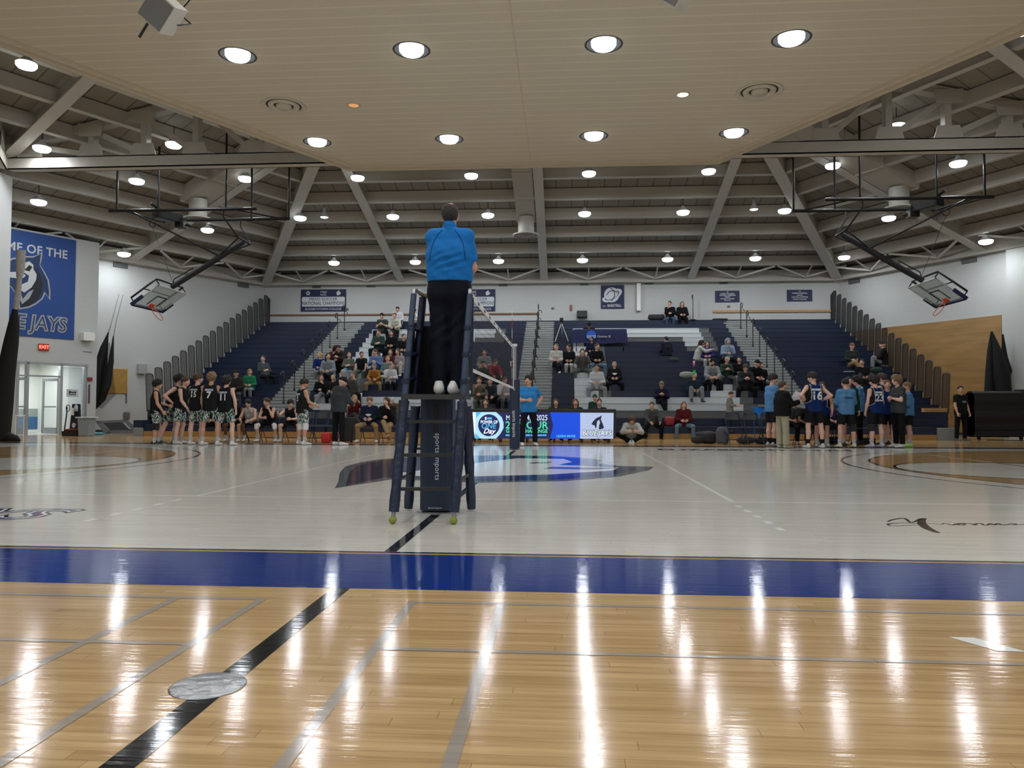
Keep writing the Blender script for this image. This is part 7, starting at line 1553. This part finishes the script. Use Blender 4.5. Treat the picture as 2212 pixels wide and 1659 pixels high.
# ---- the crowd: px, head y, facing offset, arm, leg, lean, head yaw, head pitch, top kind, colour name, colour, bottom, hair, skin, shoes, label
BOT = dict(bk=('pants', 'black', BLK), gy=('pants', 'grey sweatpants', (.24, .25, .26)), kh=('pants', 'khaki', (.36, .25, .13)), je=('pants', 'blue jeans', (.06, .11, .18)), lj=('pants', 'light jeans', (.16, .24, .33)), wh=('pants', 'cream trousers', (.5, .48, .42)), dg=('pants', 'dark grey', (.06, .065, .07)), og=('pants', 'olive grey', (.10, .12, .10)))
CROWD = [
 (861, 668, 0, 'lap', 'n', 15, 0, 20, 'hoodie', 'white top', (.58, .58, .6), 'bk', ('short', 'dark'), 'a', 'w', 'person in a white hoodie on the top row left of the referee'),
 (903, 671, -.7, 'chin', 'n', 20, -20, 10, 'tshirt', 'white tee', (.58, .58, .6), 'bk', ('short', 'dark'), 'b', 'w', 'person in a white t-shirt on the top row seen between stand rail and referee'),
 (827, 683, 0, 'phone', 'w', 10, 0, 18, 'tshirt', 'dark tee', (.05, .055, .05), 'bk', ('beanie', (.02, .012, .012)), 'a', 'w', 'person in a dark t-shirt looking at a phone, second row from the top'),
 (854, 682, .1, 'knees', 'x', 15, -10, 8, 'hoodie', 'cream hoodie', (.46, .46, .38), 'bk', ('short', 'brown'), 'a', 'b', 'person in a cream hoodie with crossed legs, second row from the top'),
 (819, 719, 0, 'cross', 'w', 8, 0, 5, 'hoodie', 'dark green hoodie', (.03, .06, .05), 'bk', ('short', 'brown'), 'b', 'w', 'person in a dark green hoodie with folded arms on the white letter'),
 (848, 720, -.1, 'lap', 'n', 10, 0, 0, 'jacket', 'black jacket', BLK, 'bk', ('long', 'dark'), 'a', 'w', 'woman with long dark hair and glasses in black over grey, by the stand'),
 (872, 728, .2, 'lap', 'n', 10, 20, 0, 'jacket', 'black jacket', BLK, 'wh', ('short', 'dark'), 'a', 'w', 'person in black with light trousers half hidden by the left stand rail'),
 (724, 753, .35, 'chin', 'n', 20, 40, 12, 'hoodie', 'maroon plaid', (.07, .02, .02), 'bk', ('hood', (.07, .02, .02)), 'a', 'b', 'person in a maroon hood leaning to a neighbour beside the left aisle'),
 (739, 752, -.2, 'phone', 'n', 25, 20, 30, 'hoodie', 'dark brown', (.035, .03, .028), 'bk', ('short', 'black'), 'a', 'b', 'person in dark brown bending over something held in both hands'),
 (692, 768, .2, 'lap', 'n', 8, -35, 0, 'long', 'royal blue', (.012, .025, .17), 'gy', ('long', 'blond'), 'e', 'w', 'woman with long golden hair in royal blue and grey trousers by the aisle'),
 (713, 770, -.1, 'lap', 'n', 18, 35, -5, 'hoodie', 'grey hoodie', (.24, .27, .30), 'bk', ('long', 'dark'), 'a', 'b', 'person with dark hair in a pale grey hoodie turning to the golden-haired woman'),
 (754, 768, 0, 'cross', 'x', 0, 20, 0, 'long', 'olive jacket', (.12, .125, .10), 'lj', ('short', 'light'), 'e', 'w', 'person in an olive grey top and jeans with a knee drawn up'),
 (783, 766, 0, 'hang', 'n', 15, 28, 0, 'tshirt', 'black tee', BLK, 'og', ('short', 'black'), 'b', 'b', 'young man in a black t-shirt with arms hanging between his knees'),
 (813, 761, -.1, 'phone', 'n', 8, -30, 5, 'long', 'light blue shirt', (.12, .20, .42), 'bk', ('pony', 'brown'), 'a', 'w', 'woman in a light blue shirt holding a white cup to the left of the stand'),
 (844, 761, 0, 'lap', 'n', 5, 10, 0, 'jacket', 'maroon jacket', (.10, .02, .02), 'lj', ('long', 'brown'), 'e', 'w', 'woman in a maroon jacket over a white top beside the stand'),
 (861, 760, -.1, 'lap', 'k', 5, -10, 5, 'long', 'dusty pink', (.33, .27, .28), 'wh', ('long', 'brown'), 'e', 'w', 'person in dusty pink with white trousers and a knee up, next to the stand rail'),
 (743, 806, 0, 'lap', 'w', 8, 10, 5, 'jacket', 'charcoal black', (.025, .024, .03), 'je', (('short', 'grey'), ('cap', (.4, .4, .38))), 'a', 'b', 'older man in a pale cap and dark jacket above the coach'),
 (765, 810, 0, 'face', 'w', 18, 0, 10, 'hoodie', 'mid grey hoodie', (.11, .115, .11), 'bk', ('short', 'light'), 'a', 'w', 'person in a grey hoodie with both hands at the mouth and blue striped trousers'),
 (811, 791, 0, 'knees', 'w', 16, -12, 10, 'long', 'orange sweater', (.36, .15, .025), 'kh', ('beanie', (.20, .22, .24)), 'a', 'b', 'man in an orange sweater and grey beanie with khaki trousers'),
 (843, 791, .3, 'chin', 'n', 10, 35, 5, 'hoodie', 'white hoodie b', (.55, .57, .6), 'bk', ('bun', 'light'), 'e', 'w', 'woman in a white hoodie and black trousers right of the orange sweater'),
 (838, 775, .0, 'lap', 'n', 5, 20, 0, 'long', 'teal grey', (.14, .22, .22), 'wh', ('short', 'light'), 'e', 'w', 'person in pale teal squeezed behind the woman in the white hoodie'),
 (695, 818, .1, 'chin2', 'x2', 8, 15, 0, 'long', 'black top', BLK, 'gy', ('long', 'red'), 'e', 'w', 'woman with long dark red hair in black and grey trousers left of the coach'),
 (721, 818, 0, 'lap', 'n', 8, 10, 0, 'long', 'black top b', (.02, .02, .022), 'bk', ('short', 'blond'), 'e', 'w', 'fair-haired person mostly hidden behind the coach in grey'),
 (852, 868, 0, 'knees', 'w', 35, 0, 45, 'jacket', 'olive brown', (.12, .09, .04), 'bk', ('cap', (.5, .5, .5)), 'a', 'b', 'person bent forward in a white cap behind the woman in the black jacket'),
 (512, 807, -.1, 'lap', 'w', 5, 20, 5, 'hoodie', 'dark brown b', (.03, .026, .024), 'dg', ('cap', (.02, .02, .022)), 'b', 'b', 'person in a dark hoodie and cap left of the green sweater'),
 (540, 804, .15, 'lap', 'c', 8, 35, 5, 'long', 'bright green', (.015, .20, .09), 'gy', ('long', 'light'), 'e', 'bw', 'woman with long light hair in a bright green sweater'),
 (573, 775, .9, 'cross', 'f', -18, -40, 0, 'long', 'dark teal grey', (.05, .07, .07), 'bk', ('short', 'brown'), 'a', 'w', 'person in dark grey lounging across the navy seats on the far left'),
 (1047, 762, 0, 'lap', 'n', 5, 0, 0, 'jacket', 'black vest white', (.20, .20, .19), 'bk', ('short', 'brown'), 'b', 'b', 'person in a black and white jacket behind the net'),
 (1041, 786, .2, 'face', 'n', 15, 20, 20, 'jacket', 'dark grey b', (.05, .05, .055), 'dg', ('short', 'dark'), 'b', 'b', 'person in dark grey with raised hands beside the red jacket'),
 (1061, 784, .5, 'down', 'n', 35, 20, 20, 'jacket', 'red jacket', (.30, .012, .02), 'bk', ('short', 'brown'), 'a', 'b', 'person in a bright red jacket leaning over behind the net'),
 (1037, 822, 0, 'chin', 'c', 18, 0, 10, 'jacket', 'camouflage', (.16, .14, .10), 'og', ('short', 'brown'), 'a', 'w', 'person in camouflage jacket and grey trousers just right of the stand'),
 (1060, 824, 0, 'knees', 'w', 18, 0, 15, 'jacket', 'black over blue', (.025, .03, .04), 'bk', ('short', 'brown'), 'a', 'b', 'person in black over light blue, middle of three behind the net'),
 (1087, 822, .3, 'chin', 'c', 18, 10, 10, 'hoodie', 'light grey hoodie', (.42, .42, .43), 'dg', ('short', 'brown'), 'a', 'w', 'person in a light grey hoodie left of the far net pole'),
 (1202, 750, 0, 'lap', 'x', 3, -25, 0, 'hoodie', 'cream fleece', (.52, .50, .46), 'bk', ('pony', 'light'), 'e', 'w', 'woman in a cream fleece and black trousers below the tripod'),
 (1229, 751, 0, 'lap', 'c', 5, -35, 0, 'long', 'black top c', BLK, 'wh', ('bun', 'black'), 'b', 'b', 'woman in a black top and cream trousers beside the cream fleece'),
 (1258, 760, 0, 'face', 'w', 8, 0, 5, 'jacket', 'grey brown', (.10, .09, .09), 'og', ('long', 'brown'), 'e', 'w', 'woman in a grey brown jacket sitting on the white letter below the draped table'),
 (1288, 749, .1, 'lap', 'w', 8, 35, 0, 'long', 'black top d', BLK, 'lj', ('short', 'brown'), 'a', 'w', 'man in a black top and light jeans right of the grey brown jacket'),
 (1279, 733, -.1, 'lap', 'n', 8, -20, 0, 'long', 'navy top', (.012, .015, .04), 'bk', ('long', 'black'), 'c', 'b', 'woman with long black hair in navy in front of the round emblem'),
 (1289, 794, -.05, 'lap', 'w', 5, 0, 5, 'long', 'white long tee', (.56, .57, .6), 'gy', ('short', 'black'), 'b', 'w', 'young man in a white long-sleeved shirt and grey trousers on the white seats'),
 (1327, 788, 0, 'lap', 'w', 0, 0, 5, 'hoodie', 'black hoodie', BLK, 'bk', ('short', 'grey'), 'a', 'b', 'large grey-haired man in a black hoodie with a pale emblem'),
 (1272, 702, 0, 'lap', 'n', 25, 0, 45, 'hoodie', 'black hoodie b', BLK, 'bk', ('cap', (.02, .02, .02)), 'a', 'b', 'person in black bent over behind the draped table'),
 (1447, 656, -.1, 'chin', 'n', 5, -25, 0, 'long', 'black top e', BLK, 'je', ('short', 'brown'), 'a', 'b', 'man in a black top and jeans on the top row below the wall'),
 (1473, 657, 0, 'lap', 'n', 3, 0, 5, 'hoodie', 'black hoodie c', BLK, 'bk', ('long', 'light'), 'a', 'b', 'woman in a black hoodie on the top row beside the man in jeans'),
 (1441, 733, -PI+.4, 'lap', 'n', 5, 10, 0, 'hoodie', 'navy black hoodie', (.012, .014, .03), 'bk', ('short', 'black'), 'a', 'b', 'person in a navy hoodie facing away in the middle of the right bleachers'),
 (1505, 741, PI/2-.1, 'reach', 'n', 15, 0, 15, 'hoodie', 'white hoodie c', (.50, .50, .48), 'gy', ('long', 'black'), 'c', 'w', 'person in a white hoodie with black hair sitting sideways, facing right'),
 (1527, 744, -.1, 'lap', 'c', 10, 0, 5, 'long', 'purple blue', (.06, .04, .22), 'wh', ('long', 'brown'), 'a', 'b', 'woman in a purple and blue sweater opposite the white hoodie'),
 (1571, 738, 0, 'chin2', 'w', 8, 0, 5, 'hoodie', 'pale blue hoodie', (.24, .33, .44), 'bk', ('hood', (.26, .34, .44)), 'a', 'b', 'person in a pale blue hoodie with the hood up and a hand at the face'),
 (1567, 778, .05, 'phone', 'w', 15, 20, 12, 'long', 'dark green long', (.035, .065, .05), 'og', (('short', 'brown'), ('cap', (.50, .38, .26))), 'a', 'w', 'person in dark green with a tan cap and white shoes'),
 (1536, 783, 0, 'knees', 'w', 18, 0, 20, 'hoodie', 'washed grey', (.26, .28, .30), 'bk', ('beanie', (.012, .012, .014)), 'a', 'w', 'person in a washed grey hoodie and black hat behind the black beanie'),
 (1538, 793, 0, 'cross', 'n', 22, 0, 15, 'tshirt', 'blue grey tee', (.16, .19, .22), 'bk', ('beanie', (.015, .012, .014)), 'a', 'w', 'young man in a blue grey t-shirt and black beanie, arms folded on his knees'),
 (1499, 811, .1, 'lap', 'k', 0, 20, 0, 'long', 'dark teal', (.012, .03, .045), 'gy', ('spikes', 'green'), 'a', 'b', 'person with a green spiked hat in dark teal and grey trousers'),
 (1596, 777, 0, 'lap', 'n', 5, -20, 0, 'long', 'black top f', BLK, 'gy', ('short', 'black'), 'a', 'w', 'young man in a black top behind the one in the charcoal hoodie'),
 (1608, 795, 0, 'phone', 'w', 15, -15, 20, 'hoodie', 'charcoal hoodie', (.035, .035, .038), 'bk', ('messy', 'brown'), 'a', 'b', 'young man in a charcoal hoodie looking down, left of the two on the aisle side'),
 (1628, 785, .3, 'lap', 'n', 15, 30, 15, 'hoodie', 'black hoodie d', BLK, 'bk', ('cap', (.02, .018, .02)), 'a', 'w', 'person in black with a dark cap turned to a neighbour near the right aisle'),
 (1643, 791, -.2, 'lap', 'w', 10, 25, 0, 'long', 'black top g', BLK, 'dg', ('short', 'dark'), 'a', 'b', 'young man in black top and dark grey trousers by the right aisle'),
 (1839, 748, .1, 'lap', 'x', 3, 10, 0, 'long', 'dark green shirt', (.025, .035, .03), 'kh', ('cap', (.20, .09, .06)), 'a', 'w', 'man in a reddish cap and khaki trousers high on the right navy seats'),
 (1908, 745, -PI/2-.3, 'knees', 'k', 0, 0, 0, 'hoodie', 'black hoodie e', BLK, 'gy', ('beanie', (.03, .03, .035)), 'a', 'w', 'person in black with a banded beanie and grey trousers sitting sideways by the end rails'),
 (1862, 783, .0, 'lap', 'k', 0, -30, 0, 'long', 'black top h', BLK, 'dg', ('short', 'black'), 'a', 'w', 'person in black with knees drawn up below the khaki trousers'),
]
for px, py, dr, arm, leg, lean, hy, hp, tk, cn, cc_, bt, hr_, sk, sh, lab in CROWD:
    g = 1.0
    if 'large' in lab: g = 1.22
    ex = dict(num=[('EMBLEM', .08, .2, True, NUMW)]) if 'pale emblem' in lab else None
    seat_row(px, py, PI+dr, S(arm, leg, lean=lean, hy=hy, hp=hp), lab, top=(tk, cn, cc_), bottom=BOT[bt], hair=hr_, skin_=sk, shoes=SH[sh], girth=g, extra=ex, group='spectators in the bleachers')

# ================================================================== THE REFEREE ON THE STAND
RP = T(dict(armR=((.20, .10, -1), (-.50, .80, -.30)), armL=((.02, .55, -.85), (.62, .80, .10))), hy=-6, hp=0, sw=.160, neck=.050, legs=dict(legR=((-.01, .03, -1), (-.01, -.04, -1), (.5, .87, 0)), legL=((.0, .02, -1), (.0, -.03, -1), (-.05, 1, 0))), lean=-1)
RJ = joints(RP); ry0 = 6.66; rx0 = -1.015
top_ = atY(978, 437, ry0).z - zp; rs = top_/(RJ['hc'][2]+.107)
root = thing('person', 'referee in a bright blue polo standing on the stand with his back to the camera', 'person', (rx0, ry0, zp), 0); root.scale = (rs*.95, rs, rs)
gI = 1.12
body = body_prims(RJ, gI); V, F = field_mesh(body, .0095)
R = np.stack([RJ['hr'], RJ['hf'], RJ['hu']], 0)
HV2, HF2 = field_mesh(HEADP, .0055)
parts = [(V, F, 0), (HV2@R*.90+RJ['hc'], HF2, 0)] + [(v@R*.90+RJ['hc'], f, mi) for v, f, mi in FEAT]
for n, sg in (('R', 1), ('L', -1)):
    hv, hf_ = HANDS[.8]; d = RJ['hd'+n]; out_ = RJ['rx']*sg; zz = nrm(v3(0, .3, 1)-d*np.dot(v3(0, .3, 1), d)); xx = np.cross(d, zz); hv2 = hv.copy(); f2 = hf_
    if sg > 0: hv2[:, 0] *= -1; f2 = f2[:, ::-1]
    parts.append((hv2@np.stack([xx, d, zz], 0)+RJ['wr'+n], f2, 0))
VV = np.concatenate([p[0] for p in parts]); off = 0; FF = []; MI = []
for v, f, mi in parts: FF.append(np.asarray(f)+off); MI.append(np.full(len(f), mi)); off += len(v)
SKR = mat('referee skin', (.60, .30, .22), .5, noise=.1, nscale=14)
bo = bpy.data.objects.new('body', np_mesh('body', VV, np.concatenate(FF), [SKR, EYEW, EYED, LIP], np.concatenate(MI))); COL.objects.link(bo); bo.parent = root
# polo: broad back, shirt tucked in, diagonal folds at the waist
P0 = RJ['pel']
sp_ = torso_prims(RJ, .014, .0, girth=1.08, chestg=1.0)
for sg in (1, -1): sp_.append(cap_(P0+v3(sg*.082, 0, .10), P0+v3(sg*.080, 0, .26), .120, .128, .05))
for n in 'RL':
    sh_, el_ = RJ['sh'+n], RJ['el'+n]; e_ = sh_+(el_-sh_)*.80; sp_.append(cap_(sh_-v3(0, 0, .012), e_+(el_-sh_)*.08, .064, .066, .03, cut=(e_, nrm(el_-sh_))))
sp_.append(cap_(RJ['nb']-v3(0, 0, .02), RJ['nb']+v3(0, -.005, .035), .076, .063, .012))
wz = float(P0[2])+.085
def folds(X_, Y_, Z_):
    z_ = Z_-wz; m = np.exp(-((z_-.13)/.085)**2)
    w_ = .0065*m*np.sin((z_*1.0-.42*X_+.5*X_*X_)*95+np.sin(X_*14)*1.2)*np.clip(1.2-abs(X_-.02)*5, 0, 1)
    return (w_+.0022*np.sin(Z_*45+X_*35)).astype(np.float32)
V, F = field_mesh(sp_, .0075, [cap_(RJ['nb']+v3(0, .03, .06), RJ['nb']+v3(0, .05, .12), .056, .09, .005)], noise=folds, clip=[((0, 0, wz-.035), (0, 0, -1))])
SB = cloth('referee blue', (.012, .20, .62), .7, bump=.25, bscale=40, noise=.05, nscale=90)
shirt = bpy.data.objects.new('polo_shirt', np_mesh('polo', V, F, [SB])); COL.objects.link(shirt); shirt.parent = root
from mathutils.bvhtree import BVHTree
bv_ = BVHTree.FromPolygons([v.co for v in shirt.data.vertices], [tuple(p.vertices) for p in shirt.data.polygons])
for sg in (1, -1):
    P_ = []
    for d_ in np.linspace(-.01, .27, 26):
        dd_ = max(d_, 0); h_ = bv_.ray_cast(Vector((sg*(.060+.112*(1-math.exp(-dd_/.10))), -.6, RJ['nb'][2]-.02-d_)), Vector((0, 1, 0)))
        if h_[0] is not None: P_.append(h_[0]+Vector((0, -.0008, 0)))
    b = MB(); b.tube(P_, .0028, 6); o = b.build('sleeve_seam', cloth('seam dark', (.006, .03, .10))); o.parent = shirt
# trousers with seat, creases
tp_ = [cap_(P0+v3(sg*.070, -.012, .06), P0+v3(sg*.082, -.01, -.05), .122, .128, .04) for sg in (1, -1)]
for sg, n in ((1, 'R'), (-1, 'L')):
    hj, kn, an = RJ['hj'+n], RJ['kn'+n], RJ['an'+n]; hj = hj+v3(sg*.006, 0, 0); tp_ += [cap_(hj, kn, .108, .088, .035), cap_(kn, an+v3(0, 0, .0), .088, .078, .03)]
def tf(X_, Y_, Z_):
    k_ = np.clip(1-(Z_-.05)/.9, 0, 1); return (.0035*np.sin(Z_*38-X_*30+np.sin(Z_*11)*2)*k_+.002*np.sin(Z_*17+Y_*50+X_*25)+.004*np.exp(-((Z_-.62)/.14)**2)*np.sin(Z_*60-X_*45)).astype(np.float32)
V, F = field_mesh(tp_, .0085, noise=tf, clip=[((0, 0, .055), (0, 0, -1)), ((0, 0, wz+.004), (0, 0, 1))])
tr = bpy.data.objects.new('trousers', np_mesh('trousers', V, F, [cloth('referee trousers', (.0065, .008, .018), .75, bump=.3, bscale=30)])); COL.objects.link(tr); tr.parent = root
bl_ = [cap_(P0+v3(sg*.070, -.008, .085), P0+v3(sg*.075, -.008, .086), .1275, .1275, .04) for sg in (1, -1)]
V, F = field_mesh(bl_, .008, clip=[((0, 0, wz-.02), (0, 0, -1)), ((0, 0, wz+.02), (0, 0, 1))]); bt_ = bpy.data.objects.new('belt', np_mesh('belt', V, F, [mat('belt leather', (.012, .010, .010), .4)])); COL.objects.link(bt_); bt_.parent = root
# hair: dark ring round a bald crown
HV3, HF3 = field_mesh([cap_((0, -.022, .012), (0, .004, .022), .1015, .095, .02, sq=((1, 0, 0), .89))], .006, [cap_((0, .13, -.045), (0, .13, .02), .082, .075, .01), cap_((0, -.050, .172), (0, .05, .160), .100, .100, .02)], noise=curl_noise(.0012, 150), clip=[((0, -.02, -.070), nrm((0, .35, -1))), ])
ho = bpy.data.objects.new('hair', np_mesh('hair', HV3@R*.90+RJ['hc'], HF3, [mat('referee hair', (.035, .028, .025), .75, noise=.5, nscale=60, bump=.5, bscale=200)])); COL.objects.link(ho); ho.parent = root
sd_ = shoe_data(mat('referee shoe', (.70, .70, .69), .45), mat('referee sole', (.62, .62, .62), .6))
for n in 'RL':
    f = Vector(RJ['ft'+n]); f.z = 0; f.normalize(); z = Vector((0, 0, 1)); x = f.cross(z); M4 = Matrix((x, f, z)).transposed().to_4x4() @ Matrix.Scale(1.08, 4); M4.translation = Vector(RJ['an'+n]); M4.translation.z = 0.0
    so_ = bpy.data.objects.new('shoe', sd_ if n == 'L' else shoe_data(mat('referee shoe', (1, 1, 1)), mat('referee sole', (1, 1, 1)))); COL.objects.link(so_); so_.parent = root; so_.matrix_local = M4
# things people hold
for px_, py_, row_, lb_ in ((1429, 853, 4, 'small dark phone held by the man in the tan cap on the white seats'), (827, 696, 19, 'small dark phone held by the person second row from the top'), (1608, 810, 7, 'small dark phone held by the young man in the charcoal hoodie')):
    b = MB(); b.box(-.035, .035, -.006, .006, -.07, .07); o = b.build('phone', BLACK); o.location = atY(px_, py_, ry_(row_)-.20); o.rotation_euler = (-.6, 0, 0); tag(o, lb_, 'phone')
def held(name, loc, dims, m, label, cat, rot=(0, 0, 0)):
    b = MB(); b.box(-dims[0]/2, dims[0]/2, -dims[1]/2, dims[1]/2, -dims[2]/2, dims[2]/2); o = b.build(name, m, bevel=.004); o.location = loc; o.rotation_euler = rot; return tag(o, label, cat)
held('paper_sheet', atY(1720, 859, 19.75), (.22, .012, .30), mat('paper', (.72, .73, .78), .6), 'white sheet of paper held by the coach in khaki trousers', 'paper', (.3, .55, 0))
held('tablet', atY(1594, 882, 25.2), (.26, .20, .015), mat('paper', (1, 1, 1)), 'white tablet held flat by the woman in the grey sweater', 'tablet')
def cup(px, py, row, label, col=(.7, .7, .7), h=.14, r_=.04, nm='paper_cup'):
    y = ry_(row)+.10; x = atY(px, py, y).x; b = MB(); b.lathe([(0, 0), (r_*.75, 0), (r_, h), (r_*.9, h), (0, h)], (x, y, rz_(row)), 14); tag(b.build(nm, mat('cup %d%d' % (px, py), col, .5)), label, 'cup')
cup(780, 853, 5, 'white paper cup on the white seats below the orange sweater'); cup(824, 753, 12, 'white paper cup beside the woman in the light blue shirt')
cup(1499, 775, 10, 'pink tumbler beside the person in the white hoodie', (.62, .22, .36), .24, .045, 'tumbler')
def row_lump(nm, px, row, d, m, label, seed):
    y = ry_(row)+.12; soft_box(nm, (atY(px, 800, y).x, y, rz_(row)+.002), *d, m, label, 'bag' if 'bag' in nm or 'backpack' in nm else 'coat', seed=seed)
row_lump('tote_bag', 1483, 8, (.52, .22, .24), mat('pale bag', (.28, .29, .24), .8), 'pale grey bag on the navy seats behind the green spiked hat', 3)
row_lump('folded_coat', 1456, 11, (.38, .2, .16), mat('dark green coat', (.02, .045, .03), .9), 'dark green folded coat on the navy seats in the middle of the right bleachers', 5)
row_lump('black_coat', 1418, 20, (.75, .3, .26), BAGB, 'black coat on the top row left of the two seated people', 6)
row_lump('black_coat', 1556, 20, (.7, .2, .07), BAGB, 'flat black coat on the top row under the left navy plaque', 7)
row_lump('backpack', 1893, 9, (.4, .25, .2), mat('dark green coat', (1, 1, 1)), 'green and grey backpack right of the person with drawn-up knees', 8)
row_lump('magazine_pile', 1835, 9, (.5, .24, .05), mat('pale bag', (1, 1, 1)), 'pale flat papers on the right navy seats left of the drawn-up knees', 9)
